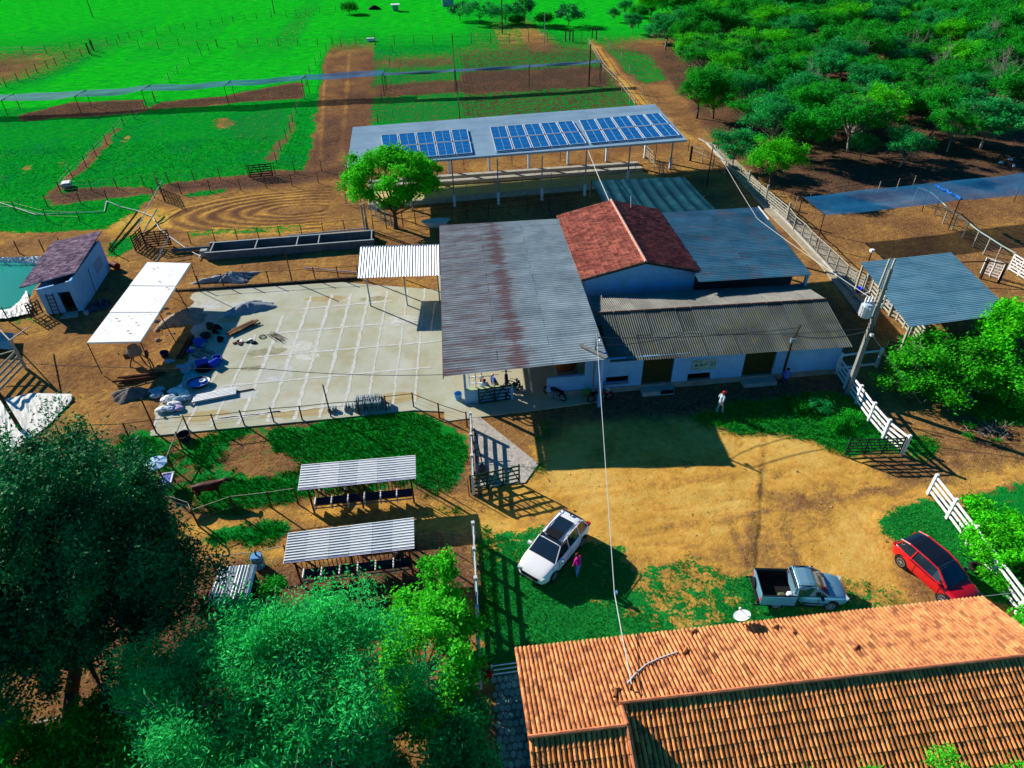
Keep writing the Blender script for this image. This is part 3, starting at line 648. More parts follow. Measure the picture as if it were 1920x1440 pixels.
YW = 35.95
shed = thing('long_shed', 'long white walled shed with dark fibre cement roof and green doors', 'shed', (18, 38, 0))
ops = [(9.35, 11.25, .72, 1.28), (12.15, 14.25, .42, 2.5), (15.35, 16.95, .25, 1.0), (19.15, 21.35, .42, 2.5)]
wall_with_openings(shed, 8.45, 25.95, YW, .42, 2.75, ops)
MB().box((17.2, YW-.03, .21), (17.5, .3, .42)).build('plinth', WALLG, shed)
MB().box((5.75+1.32, YW, 1.0), (2.65, .2, 1.15)).build('low_wall', WALL, shed)
MB().box((5.75+1.32, YW-.03, .21), (2.65, .3, .42)).build('plinth', WALLG, shed)
MB().box((8.43, YW, 1.65), (.3, .24, 3.3)).build('pillar', WALL, shed)
slat_door(shed, 12.18, 14.22, YW+.02, .43, 2.5); slat_door(shed, 19.18, 21.32, YW+.02, .43, 2.5)
for xa, xb, za, zb in (ops[0], ops[2]):
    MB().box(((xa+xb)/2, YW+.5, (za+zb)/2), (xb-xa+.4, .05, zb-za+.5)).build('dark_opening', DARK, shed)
    MB().box(((xa+xb)/2, YW-.13, za-.03), (xb-xa+.1, .1, .05)).build('sill', WALLG, shed)
MB().box((13.2, YW-.5, .12), (2.2, .7, .34)).build('doorstep', CONC, shed)
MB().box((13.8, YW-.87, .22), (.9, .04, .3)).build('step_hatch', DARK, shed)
MB().box((20.3, YW-.5, .12), (2.3, .7, .3)).build('doorstep', CONC, shed)
MB().box((25.9, 38.9, 1.55), (.2, 5.7, 2.4)).build('side_wall', WALL, shed)
MB().box((9.7, 39.2, 1.6), (.2, 6, 2.6)).build('side_wall', WALL, shed)
e0, e1, k0, k1 = G(1175, 676, 2.65), G(1600, 650, 2.65), G(1120, 588, 3.75), G(1550, 562, 3.75)
e0 = Vector((9.9, e0.y-.05, 2.65)); k0 = Vector((9.9, k0.y, 3.75))
sheets(shed, e0, e1, k0, k1, 'v', .15, .022, 15, 2, FIBRO, seed=5, lift=.02)
b0, b1 = Vector((9.8, 42.9, 3.45)), G(1505, 533, 3.45)
sheets(shed, k0+Vector((0, .02, .02)), k1+Vector((0, .02, .02)), b0, b1, 'v', .15, .022, 12, 1, FIBROL, seed=6, lift=.015)
for i in range(15): MB().tube(k0.lerp(k1, i/15)+Vector((0, 0, .06)), k0.lerp(k1, (i+1)/15-.004)+Vector((0, 0, .06)), .07, .07, 6).build('ridge_cap', mat('ridge_rust', (.30, .12, .09), (.2, .1, .08), 3), shed)
# the hand-painted farm board over the low opening
sg = thing('farm_sign', 'pale green painted sign board on the shed wall between the green doors', 'sign', (16.4, YW-.12, 1.6))
MB().box((16.35, YW-.125, 1.72), (1.65, .04, .82)).build('board', mat('sign_board', (.34, .48, .40), (.26, .40, .36), 3, c3=(.1, .2, .16), s3=7, a3=.5), sg)
INK = mat('sign_ink', (.05, .12, .10))
for k, (x, z, w, h, sl_) in enumerate(((15.72, 2.02, .34, .08, 0), (16.05, 2.0, .22, .06, .05), (15.72, 1.70, .10, .30, .25), (15.90, 1.66, .12, .20, -.2), (16.05, 1.72, .08, .26, .3), (16.22, 1.68, .14, .18, -.25), (16.38, 1.72, .06, .26, .2), (16.52, 1.76, .20, .07, .1), (16.86, 1.86, .16, .08, 0), (16.86, 1.66, .22, .10, 0), (17.05, 1.76, .08, .22, .2), (15.80, 1.42, .40, .06, 0))):
    MB().add([(x-w/2, YW-.149, z-h/2), (x+w/2, YW-.149, z-h/2+abs(sl_)*.1), (x+w/2+sl_*h, YW-.149, z+h/2), (x-w/2+sl_*h, YW-.149, z+h/2)], [(0, 1, 2, 3)]).build('paint_stroke', INK, sg)
# tiled gable in the middle
gab = thing('tiled_gable_building', 'building with red clay tile gable rising between the metal roofs', 'building', (13.3, 47, 0))
rF, rB = G(1205, 490, 5.45), G(1150, 377, 5.45); lF, lB, eF, eB = G(1090, 527, 4.35), G(1045, 405, 4.35), G(1312, 512, 4.35), G(1235, 392, 4.35)
yf = (rF.y+lF.y+eF.y)/3; yb = (rB.y+lB.y+eB.y)/3
for p in (rF, lF, eF): p.y = yf
for p in (rB, lB, eB): p.y = yb
rF.x = rB.x = (rF.x+rB.x)/2; lF.x = lB.x = (lF.x+lB.x)/2; eF.x = eB.x = (eF.x+eB.x)/2
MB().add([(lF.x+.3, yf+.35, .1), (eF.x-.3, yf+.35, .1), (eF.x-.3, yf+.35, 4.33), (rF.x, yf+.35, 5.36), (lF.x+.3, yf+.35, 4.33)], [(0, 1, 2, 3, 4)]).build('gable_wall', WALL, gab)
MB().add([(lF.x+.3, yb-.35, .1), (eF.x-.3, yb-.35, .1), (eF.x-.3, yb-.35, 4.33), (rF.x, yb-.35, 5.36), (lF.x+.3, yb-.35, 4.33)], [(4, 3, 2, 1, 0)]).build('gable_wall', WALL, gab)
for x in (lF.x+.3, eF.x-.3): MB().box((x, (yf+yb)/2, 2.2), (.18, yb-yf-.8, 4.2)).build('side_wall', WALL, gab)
def tile_roof(parent, E0, E1, R0, R1, pitch, course, m, arc=.5, seed=0, parts=0, m2=None, over=.10, name='roof_tiles', near=None, dark=.3):
    """clay cover tiles laid in columns from the eave E0-E1 up to the ridge R0-R1; `parts` of them (the nearest) as objects"""
    rg = random.Random(seed); E0, E1, R0, R1 = map(Vector, (E0, E1, R0, R1)); nc = round((E1-E0).length/pitch); nr = round((R0-E0).length/course)
    N = (E1-E0).cross(R0-E0).normalized(); N = -N if N.z < 0 else N
    MB().add([E0, E1, R1, R0], [(0, 1, 2, 3)]).build('roof_deck', UNDER, parent)
    P = lambda u, v: (E0*(1-u)+E1*u)*(1-v)+(R0*(1-u)+R1*u)*v
    cells = [(i, j) for i in range(nc) for j in range(nr)]
    if parts: cells.sort(key=lambda c: (P((c[0]+.5)/nc, (c[1]+.5)/nr)-Vector((0, 0, HC))).length)
    bulk = MB(); bulk.tint = []
    for q, (i, j) in enumerate(cells):
        u = (i+.5)/nc; v0, v1 = j/nr-over/nr, (j+1)/nr; a, b = P(u, v0), P(u, v1); side = (E1-E0).normalized(); du = pitch*rg.uniform(-.05, .05); a += side*du; b += side*(du+pitch*rg.uniform(-.04, .04))
        lift = rg.uniform(0, .012); vs = []
        for (c, r, h) in ((a, pitch*.43, pitch*arc+.012), (b, pitch*.38, pitch*arc*.80)):
            for k in range(5):
                t = math.pi*k/4; vs.append(c-side*math.cos(t)*r+N*(math.sin(t)*h+lift+.01))
        fs = [(k, k+1, 6+k, 5+k) for k in range(4)] + [(4, 3, 2, 1, 0)]
        tn = rg.random()**1.0; 
        if seed in (31, 32) and (rg.random() < .018 or (math.sin(i*.37+seed)+math.sin(j*1.3+i*.11) > 1.8 and rg.random() < .35)): tn = -rg.uniform(.2, .75)
        elif seed in (33, 34) and rg.random() < .02: tn = -rg.uniform(0, .15)
        if q < parts:
            t = MB(); t.add(vs, fs); t.tint = [tn]*5; t.build('roof_tile', m, parent)
        else: bulk.add(vs, fs); bulk.tint += [tn]*5
    if bulk.v: o = bulk.build(name, m, parent); o['kind'] = 'stuff'
tile_roof(gab, lF, lB, rF, rB, .20, .36, mat('gable_tile_lit', (.66, .27, .18), (.48, .16, .11), 1.2, .9, .3, 20, tint=.34, c3=(.09, .05, .045), s3=4, a3=.55), seed=11)  # sunlit left slope, its light put into a paler tile colour
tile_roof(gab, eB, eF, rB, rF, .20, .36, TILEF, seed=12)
for i in range(22): MB().tube(rF.lerp(rB, i/22)+Vector((0, 0, .07)), rF.lerp(rB, (i+.97)/22)+Vector((0, 0, .09)), .12, .10, 8).build('ridge_tile', RIDGEP, gab)
MB().beam(lF+Vector((0, -.02, -.03)), rF+Vector((0, -.02, -.03)), .05, .12).build('bargeboard', WOODD, gab); MB().beam(eF+Vector((0, -.02, -.03)), rF+Vector((0, -.02, -.03)), .05, .12).build('bargeboard', WOODD, gab)
MB().tube((15.6, 54, 4.9), (15.5, 54, 6.2), .03).build('antenna_pole', CABLE, gab)
# right-hand metal roof
rm_ = thing('side_hall', 'side hall with blue grey metal roof right of the tiled gable', 'hall', (22, 48, 0))
q0, q1, q2, q3 = Vector((17.75, 42.2, 4.4)), G(1522, 515, 4.2), Vector((17.75, 54.3, 4.4)), G(1422, 388, 4.2)
sheets(rm_, q0, q1, q2, q3, 'u', .25, .026, 2, 12, ZINCR, seed=8)
for e in (.03, .35, .68, .98):
    p = q1.lerp(q3, e); MB().beam((p.x-.15, p.y, 0), (p.x-.15, p.y, p.z-.06), .2).build('pillar', WALL, rm_)
MB().beam((17.75, 42.5, 4.3), q1+Vector((0, .3, -.15)), .1, .14).build('roof_beam', WOODD, rm_)
MB().box((22, 44.6, 2.1), (8.2, .2, 4.2)).build('back_wall', mat('shaded_wall', (.05, .06, .08)), rm_)  # wall colour is darkened for the deep shade under the roof
MB().beam(q3+Vector((.02, .05, .02)), q3.lerp(q1, .22)+Vector((.02, 0, .02)), .1, .04).build('edge_trim', WHITEW, rm_)
# awning at the left of the hall
aw = thing('corrugated_awning', 'pale corrugated awning on thin posts attached left of the big hall roof', 'awning', (-4, 52, 0))
A0, A1, A2, A3 = G(671, 521, 2.85), G(826, 516, 2.85), G(676, 463, 3.15), G(825, 459, 3.15)
sheets(aw, A0, A1, A2, A3, 'v', .235, .035, 6, 1, WHITEZ, seed=9)
MB().beam(A2, A3, .09).build('gutter', STEEL, aw)
for p in (A0+Vector((.6, .3, 0)), A0.lerp(A1, .55)+Vector((0, .3, 0)), A2+Vector((.2, -.2, 0)), A0.lerp(A1, .96)+Vector((0, .3, 0)), A2.lerp(A3, .5)):
    MB().beam((p.x, p.y, 0), p-Vector((0, 0, .05)), .1).build('post', STEEL, aw)
# sagging net roof behind the gable
nb = thing('sagging_net_canopy', 'sagging dark blue net canopy between tiled gable and solar roofed barn', 'canopy', (19, 60, 0))
c00, c10, c01, c11 = Vector((14.6, 54.3, 3.3)), Vector((24.4, 54.4, 3.4)), Vector((14.4, 64.6, 3.6)), Vector((23.6, 63.9, 3.7))
vs = []; nu, nv = 64, 14
for j in range(nv+1):
    for i in range(nu+1):
        u, v = i/nu, j/nv; p = (c00*(1-u)+c10*u)*(1-v)+(c01*(1-u)+c11*u)*v
        vs.append(p-Vector((0, 0, abs(math.sin(u*math.pi*8.5+.4*math.sin(v*3)))*.20*(.45+.55*math.sin(math.pi*v)))))
nb_ = MB().add(vs, [(j*(nu+1)+i, j*(nu+1)+i+1, (j+1)*(nu+1)+i+1, (j+1)*(nu+1)+i) for j in range(nv) for i in range(nu)]).build('net', NETB, nb, True)
for p in (c01, c11, c01.lerp(c11, .5), c11.lerp(c10, .5)): MB().tube((p.x, p.y, 0), p+Vector((0, 0, .05)), .07).build('post', WOODD, nb)
# ------------------------------------------------------------------ barn with solar panels
barn = thing('solar_barn', 'long open cattle barn whose sheet roof carries the solar panels', 'barn', (8, 76, 0))
s0, s1, s2, s3_ = G(653, 313, 5.0), G(1288, 262, 5.0), G(664, 238, 5.3), G(1228, 195, 5.3)
sheets(barn, s0, s1, s2, s3_, 'u', .33, .02, 4, 12, ZINCS, seed=21, lift=.008)
sN = (s1-s0).cross(s2-s0).normalized()
MB().beam(s0+Vector((0, -.03, -.06)), s1+Vector((0, -.03, -.06)), .05, .16).build('fascia', mat('pale_fascia', (.42, .47, .5)), barn)
MB().beam(s0+Vector((-.05, 0, -.12)), s2+Vector((-.05, 0, -.12)), .06, .2).build('fascia', WOODD, barn)
for k in range(7):
    t = k/6; MB().beam(s0.lerp(s2, t)+Vector((0, 0, -.14)), s1.lerp(s3_, t)+Vector((0, 0, -.14)), .08, .12).build('purlin', STEEL, barn)
for px in ((853, 388), (935, 383), (1016, 375), (1096, 367), (1176, 342), (1256, 316)):
    p = G(*px); MB().beam(p, p+Vector((0, 0, 1.3)), .26).build('column_base', PALEC, barn); MB().beam(p+Vector((0, 0, 1.3)), p+Vector((0, 0, 4.85)), .12).build('column', STEEL, barn)
for px in ((705, 395), (772, 392)):
    p = G(*px); MB().beam(p, p+Vector((0, 0, 1.3)), .26).build('column_base', PALEC, barn); MB().beam(p+Vector((0, 0, 1.3)), p+Vector((0, 0, 4.85)), .12).build('column', STEEL, barn)
for px in ((768, 335), (843, 325), (918, 320), (992, 315), (1065, 308), (1137, 302), (1209, 296)):
    p = G(*px); MB().beam(p, p+Vector((0, 0, 5.1)), .28).build('column', PALEC, barn)
# raised feeding floor with its retaining walls
def platform(pxs, z, h, m, name, parent, kind=None):
    return MB().prism([Vector((*G(*p, z)[:2], z)) for p in pxs], h).build(name, m, parent)
platform(((690, 382), (1245, 335), (1205, 322), (690, 360)), .35, .5, mat('feeding_floor', (.58, .50, .17), (.48, .43, .20), .9, .95, .2, 8), 'feeding_floor', barn)
platform(((690, 384), (1245, 336), (1242, 334), (690, 381)), .45, .55, mat('straw_wall', (.40, .38, .30), (.30, .29, .22), 2, .9, .3, 8), 'retaining_wall', barn)
platform(((690, 350), (1205, 315), (1202, 311), (690, 346)), .38, .5, CONC, 'trough_wall', barn)
platform(((690, 341), (1198, 305), (1195, 302), (690, 337)), .3, .4, CONC, 'trough_wall', barn)
# solar arrays
ORD = ('first', 'second', 'third', 'fourth', 'fifth')
def solar_array(label, corners):
    a, b, c, d = [onplane(*p, s0, sN)+sN*.16 for p in corners]      # near-left, near-right, far-left, far-right
    t = thing('solar_array', label, 'solar panels', a, 'solar panel arrays on the barn roof')
    Q = lambda u, v: (a*(1-u)+b*u)*(1-v)+(c*(1-u)+d*u)*v
    for j in range(2):
        for i in range(5):
            u0, u1, v0, v1 = i/5+.010, (i+1)/5-.010, j/2+.016, (j+1)/2-.016; vs = [Q(u0, v0), Q(u1, v0), Q(u1, v1), Q(u0, v1)]
            f = MB().add(vs+[v-sN*.06 for v in vs], [(0, 1, 2, 3), (0, 4, 5, 1), (1, 5, 6, 2), (2, 6, 7, 3), (3, 7, 4, 0)]).build('solar_panel', SOLARB, t)
            g = MB(); up = sN*.012
            for k in (0, 1): g.beam(Q(u0+(u1-u0)*k, v0)+up, Q(u0+(u1-u0)*k, v1)+up, .07, .05)
            for k in (0, 1): g.beam(Q(u0, v0+(v1-v0)*k)+up, Q(u1, v0+(v1-v0)*k)+up, .05, .05)
            g.build('frame', SOLARF, f)
            g = MB(); g.beam(Q((u0+u1)/2, v0)+up, Q((u0+u1)/2, v1)+up, .03, .02)
            for k in (.33, .67): g.beam(Q(u0, v0+(v1-v0)*k)+up*1.4, Q(u1, v0+(v1-v0)*k)+up*1.4, .025, .02)
            g.build('cell_joint', mat('cell_joint', (.22, .45, .62)), f)
    for v in (.0, .5, 1.):
        MB().beam(Q(0, v)-sN*.09, Q(1, v)-sN*.09, .06).build('mounting_rail', SOLARF, t)
solar_array('left solar array, partly behind the shade tree crown', ((722, 305), (887, 290), (713, 256), (877, 244)))
solar_array('middle solar array of ten blue panels on the barn roof', ((929, 287), (1101, 272), (917, 241), (1074, 229)))
solar_array('right solar array of ten blue panels near the barn roof corner', ((1106, 272), (1276, 257), (1084, 228), (1236, 214)))
# ------------------------------------------------------------------ clay-tiled house in the foreground
house = thing('tiled_house', 'foreground house with long orange barrel tile roof', 'house', (12, 13, 0))
ze, zr = 3.0, 4.35
ey = (G(963, 1205, ze).y+G(1855, 1133, ze).y)/2; ry = (G(1165, 1313, zr).y+G(1920, 1238, zr).y)/2
xl, xs, xr = G(963, 1205, ze).x, 4.82, G(1855, 1133, ze).x
sl = (zr-ze)/(ey-ry)
tile_roof(house, (xs, ey, ze), (xr, ey, ze), (xs, ry, zr), (xr, ry, zr), .178, .40, TILEA, seed=31, name='roof_tiles')
ly = ry-1.0; lz = ze+(ey-ly)*sl
tile_roof(house, (xl, ey, ze), (xs, ey, ze), (xl, ly, lz), (xs, ly, lz), .178, .40, TILEA, seed=32)
fy = ry-4.6; fz = zr-4.6*sl
tile_roof(house, (xs+.14, fy, fz), (xr, fy, fz), (xs+.14, ry, zr), (xr, ry, zr), .182, .42, TILE, arc=.34, seed=33, parts=240)
gy = ly-3.8
tile_roof(house, (xl, gy, lz-3.8*sl), (xs, gy, lz-3.8*sl), (xl, ly, lz), (xs, ly, lz), .182, .42, TILE, arc=.34, seed=34, parts=55)
for i in range(42): MB().tube((xs+(xr-xs)*i/42, ry, zr+.08+.004*(i % 2)), (xs+(xr-xs)*(i+.98)/42, ry, zr+.09), .085, .075, 8).build('ridge_tile', RIDGE, house)
for i in range(9): MB().tube((xl+(xs-xl)*i/9, ly, lz+.08), (xl+(xs-xl)*(i+.98)/9, ly, lz+.09), .085, .075, 8).build('ridge_tile', RIDGE, house)
# raised edge of the taller left part
for i in range(11):
    a = Vector((xs+.02, ly-.42*(i-2), 0)); b = Vector((xs+.02, ly-.42*(i-1.04), 0))
    za = lambda y: (lz-(ly-y)*sl) if y < ly else (ze+(ey-y)*sl)
    MB().tube((a.x, a.y, za(a.y)+.06), (b.x, b.y, za(b.y)+.06), .10, .08, 8).build('verge_tile', RIDGE, house)
MB().add([(xs+.06, ry+.1, zr-.1), (xs+.06, ly, lz), (xs+.06, gy, lz-3.8*sl), (xs+.06, gy, fz-.6)], [(0, 1, 2, 3)]).build('step_wall', mat('dark_step_face', (.05, .05, .06)), house)  # step face coloured near black
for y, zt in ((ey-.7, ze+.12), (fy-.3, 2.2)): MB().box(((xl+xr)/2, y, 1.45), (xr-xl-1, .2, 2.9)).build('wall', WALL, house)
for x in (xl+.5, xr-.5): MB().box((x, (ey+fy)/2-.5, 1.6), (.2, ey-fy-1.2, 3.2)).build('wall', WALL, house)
for px, py in ((982, 1285), (1000, 1295), (1112, 1300), (1105, 1322)): pass
for (px, py, a) in ((1147, 1298, .3), (1152, 1310, 1.2), (1294, 1190, .5), (1488, 1190, 1.4), (1282, 1228, .9), (1448, 1180, .4), (1600, 1220, .6)):
    p = onplane(px, py, (xs, ey, ze), Vector((0, sl, 1)).normalized())
    q = p+Vector((math.cos(a)*.32, math.sin(a)*.32, -math.sin(a)*.32*sl)); MB().tube(p+Vector((0, 0, .13)), q+Vector((0, 0, .15)), .07, .06, 6).build('loose_tile', TILEA, house)
vent = onplane(1419, 1161, (xs, ey, ze), Vector((0, sl, 1)).normalized())
# stone patio at its left side
pat = MB().prism([Vector((*G(*p)[:2], .04)) for p in ((930, 1262), (995, 1258), (1010, 1460), (935, 1460))][::-1], .12).build('stone_patio', mat('patio_grout', (.08, .12, .10), (.11, .15, .13), 3, .9)); pat['kind'] = 'structure'; pat['o'] = [0, 0, 0]
HARD.append([(-.2, 8), (24, 8), (24, 16.6), (-.2, 16.9)])
rg = random.Random(3); PST = mat('patio_stone', (.16, .26, .22), (.24, .34, .29), 2, .7, .2, 8, rnd=.2); n_ = 0
for j in range(14):
    for i in range(7):
        x = .42+i*.25+(.12 if j % 2 else 0)+rg.uniform(-.03, .03); y = 16.25-j*.33+rg.uniform(-.04, .04)
        if x > 1.95: continue
        k = rg.choice((5, 6)); r = rg.uniform(.115, .14); a0 = rg.random()*6
        pts = [Vector((x+r*math.cos(a0+6.283*q/k), y+r*1.25*math.sin(a0+6.283*q/k), .068)) for q in range(k)]
        MB().prism(pts, .05).build('paving_stone', PST, pat)
# ------------------------------------------------------------------ trees and bushes
def leaf_quads(rg, P, size, up=.5, asp=.5):
    n = len(P); nrm = rg.normal(0, 1, (n, 3)); nrm[:, 2] = np.abs(nrm[:, 2])+up; nrm /= np.linalg.norm(nrm, axis=1)[:, None]
    t = np.cross(nrm, rg.normal(0, 1, (n, 3))); t /= np.linalg.norm(t, axis=1)[:, None]+1e-9; b = np.cross(nrm, t)
    s = (size*rg.uniform(.6, 1.35, n))[:, None]; t = t*s; b = b*s*asp
    return np.stack([P-t, P+b, P+t, P-b], 1)
def limbs(b, rg, base, top, r, targets, sub=2):
    base, top = Vector(base), Vector(top); mid = base.lerp(top, .5)+Vector((rg.normal(0, .06), rg.normal(0, .06), 0))*(top-base).length
    b.tube(base-Vector((0, 0, .2)), mid, r, r*.8, 8); b.tube(mid, top, r*.8, r*.6, 8)
    for c in targets:
        c = Vector(c); s = mid.lerp(top, rg.uniform(.3, 1.)); k = s.lerp(c, .55)+Vector((rg.normal(0, .15), rg.normal(0, .15), -.1*(c-s).length)); b.tube(s, k, r*.38, r*.24, 5); b.tube(k, c, r*.24, r*.06, 5)
        for _ in range(sub):
            e = c+Vector(rg.normal(0, .5, 3))*(c-s).length*.3; b.tube(k.lerp(c, rg.uniform(.2, .9)), e, r*.09, r*.03, 4)
def make_tree(name, label, cat, base, cen, rad, nclump, per, cr, leaf, lm, bm, r=.16, seed=1, hollow=.55, flat=.75, up=.5, asp=.5, group=None, lower=-.45, nl=14, top=None, sub=2, streak=None, irr=.16, taper=0, svar=(.55, 1.25)):
    "cen = crown centre relative to the base, rad = (rx, ry, rz)"
    rg = np.random.default_rng(seed); t = thing(name, label, cat, base, group); base = Vector(base); cen = np.array(cen)+np.array(base); rad = np.array(rad)
    q = rg.normal(0, 1, (nclump*3, 3)); q /= np.linalg.norm(q, axis=1)[:, None]; q = q[q[:, 2] > lower][:nclump]
    q *= (rg.uniform(hollow, 1., len(q))**.6)[:, None]; q *= 1+irr*np.sin(q[:, :1]*7+seed)*np.cos(q[:, 1:2]*6+seed*2)
    if taper: q[:, 0] = q[:, 0]*(1-taper*np.clip(q[:, 1], 0, 1))-.34*np.clip(q[:, 1], 0, 1)
    C0 = cen+q*rad
    n = len(C0); sz = rg.uniform(*svar, n)
    P = np.repeat(C0, per, 0)+rg.normal(0, 1, (n*per, 3))*np.repeat(sz, per)[:, None]*cr*np.array([1, 1, flat])
    if streak is not None: P = P + rg.uniform(0, 1, (len(P), 1))*np.array(streak)*np.repeat(rg.uniform(.2, 1, n), per)[:, None]
    P[:, 2] = np.maximum(P[:, 2], base.z+.12); tint = np.clip(np.repeat(rg.uniform(.1, .9, n), per)*.6+rg.uniform(0, .4, n*per), 0, 1)
    b = MB(); tp = top if top is not None else (np.array(base)*.25+cen*.75 - np.array([0, 0, rad[2]*.25]))
    limbs(b, rg, base, tp, r, C0[rg.permutation(n)[:nl]], sub); b.build('trunk', bm, t, True)
    soup('crown', leaf_quads(rg, P, leaf, up, asp), lm, tint, 4, t); return t
def ground_z(x, y): return float(field(Z0, np.array([x]), np.array([y]))[0])
# shade tree in front of the solar barn
b = G(742, 428); make_tree('shade_tree', 'single round topped bright green tree in front of the solar roofed barn', 'tree', b, (.1, 0, 4.9), (4.6, 4.2, 2.6), 150, 150, .36, .15, LEAFB, BARK, .24, 4, hollow=.62, flat=.6, up=1.0, lower=-.35, nl=26, top=(b.x, b.y, 2.1))
# big dark tree, lower left
b = G(122, 1400); make_tree('dark_tree', 'huge dark green tree filling the lower left corner', 'tree', (b.x, b.y, 0), (1.1, 4.2, 6.2), (5.1, 5.3, 4.6), 640, 330, .27, .09, LEAFD, BARK, .34, 7, hollow=.34, flat=1.0, up=.25, lower=-.75, nl=50, asp=.42, streak=(.55, .9, 1.7), irr=.26, taper=.55, svar=(.4, 1.4))
# pale willowy tree and its neighbours
make_tree('willowy_tree', 'pale green feathery tree crown in the bottom foreground', 'tree', (-8.2, 10.4, 0), (.5, 3.4, 5.3), (4.8, 3.7, 2.5), 270, 340, .33, .095, LEAFW, BARKP, .16, 17, hollow=.45, flat=.8, up=.3, lower=-.35, nl=70, asp=.28, sub=4, irr=.25, svar=(.4, 1.5), streak=(.2, .4, .5))
make_tree('bushy_tree', 'mid green bushy tree at the bottom edge left of the pale crown', 'tree', (-13.0, 10.6, 0), (-.4, 2.2, 2.6), (3.8, 3.4, 1.9), 150, 300, .34, .095, LEAFM, BARK, .15, 19, hollow=.5, flat=.8, lower=-.3, nl=30, asp=.4)
make_tree('bushy_tree', 'smaller mid green bushy tree in the bottom left corner', 'tree', (-18.2, 13.2, 0), (-.2, .2, 2.4), (2.4, 2.0, 1.3), 70, 240, .30, .095, LEAFM, BARK, .12, 18, hollow=.5, flat=.8, lower=-.3, nl=20, asp=.4)
make_tree('lime_tree', 'lime green leafy tree beside the white post fence and stone patio', 'tree', (-3.0, 16.0, 0), (.6, .6, 1.9), (2.3, 3.3, 1.9), 110, 230, .27, .085, LEAFL, BARKP, .12, 23, hollow=.5, flat=.7, up=.8, lower=-.3, nl=40, asp=.6, sub=4)
make_tree('lime_sapling', 'slender lime sapling rising above the bushes left of the white post fence', 'tree', (-1.6, 20.6, 0), (-.1, -.2, 2.4), (.9, 1.0, 1.1), 22, 120, .18, .08, LEAFL, BARKP, .05, 29, hollow=.3, nl=16, asp=.6)
make_tree('mixed_bush', 'dark bush between pale tree and small striped hut', 'bush', (-10.6, 21.0, 0), (0, 0, .9), (1.5, 1.2, .9), 30, 200, .25, .075, LEAFM, BARK, .06, 31, nl=14, asp=.4)
make_tree('shaded_bush', 'dark bush in the shade under the lime tree beside the patio', 'bush', (-2.4, 12.9, 0), (0, 0, 1.6), (2.4, 2.4, 1.7), 90, 260, .28, .085, LEAFT, BARK, .07, 33, nl=16, asp=.45)
# right-hand trees
make_tree('bright_tree', 'broad bright green tree over the fence below the small metal roof', 'tree', (33.4, 31.6, 0), (-.2, 2.0, 1.1), (4.6, 2.9, 1.4), 120, 270, .28, .095, LEAFR, BARKP, .16, 37, irr=.5, svar=(.3, 1.6), hollow=.45, flat=.65, up=.9, lower=-.3, nl=60, asp=.6, sub=4)
make_tree('edge_tree', 'green tree at the right photo edge above the bright tree', 'tree', (38.6, 34.5, 0), (0, .8, 2.6), (2.6, 2.6, 1.8), 70, 230, .34, .12, LEAFB, BARKP, .13, 41, flat=.7, up=.8, nl=20, asp=.6)
make_tree('verge_bush', 'green bush growing over the white fence beside the red car', 'bush', (26.2, 19.6, 0), (.7, -.5, .9), (1.9, 3.4, 1.0), 90, 220, .26, .085, LEAFB, BARK, .07, 43, flat=.7, up=.8, nl=24, asp=.55)
make_tree('verge_bush', 'bush at the lower right corner behind the house roof end', 'bush', (25.6, 14.6, 0), (0, 0, .9), (1.6, 1.8, .9), 40, 200, .26, .085, LEAFL, BARK, .06, 44, flat=.7, up=.8, nl=14, asp=.55)
# sprigs in front of the house roof, bottom edge
p1, p2, p3 = (14.6, 9.6, 0), (11.6, 9.0, 0), (6.8, 9.0, 0)
for k, (px, py, z, rr_) in enumerate(((1780, 1420, 4.3, 1.0), (1640, 1445, 4.2, .55), (1515, 1450, 4.2, .5), (1905, 1440, 4.2, .7))):
    c = G(px, py, z); lab = ('leafy light green treetop before the house roof, bottom right', 'small treetop tip at the bottom edge left of the leafy treetop', 'small treetop tip at the bottom edge before the house roof middle', 'treetop tip in the bottom right corner')[k]
    make_tree('roadside_sapling', lab, 'tree', (c.x, c.y-.3, 0), (0, .2, z-.35), (rr_*.75, rr_*.6, .5), int(16*rr_)+5, 45, .13, .055, LEAFL, BARKP, .05, 50+k, hollow=.2, up=.8, nl=8, asp=.45)
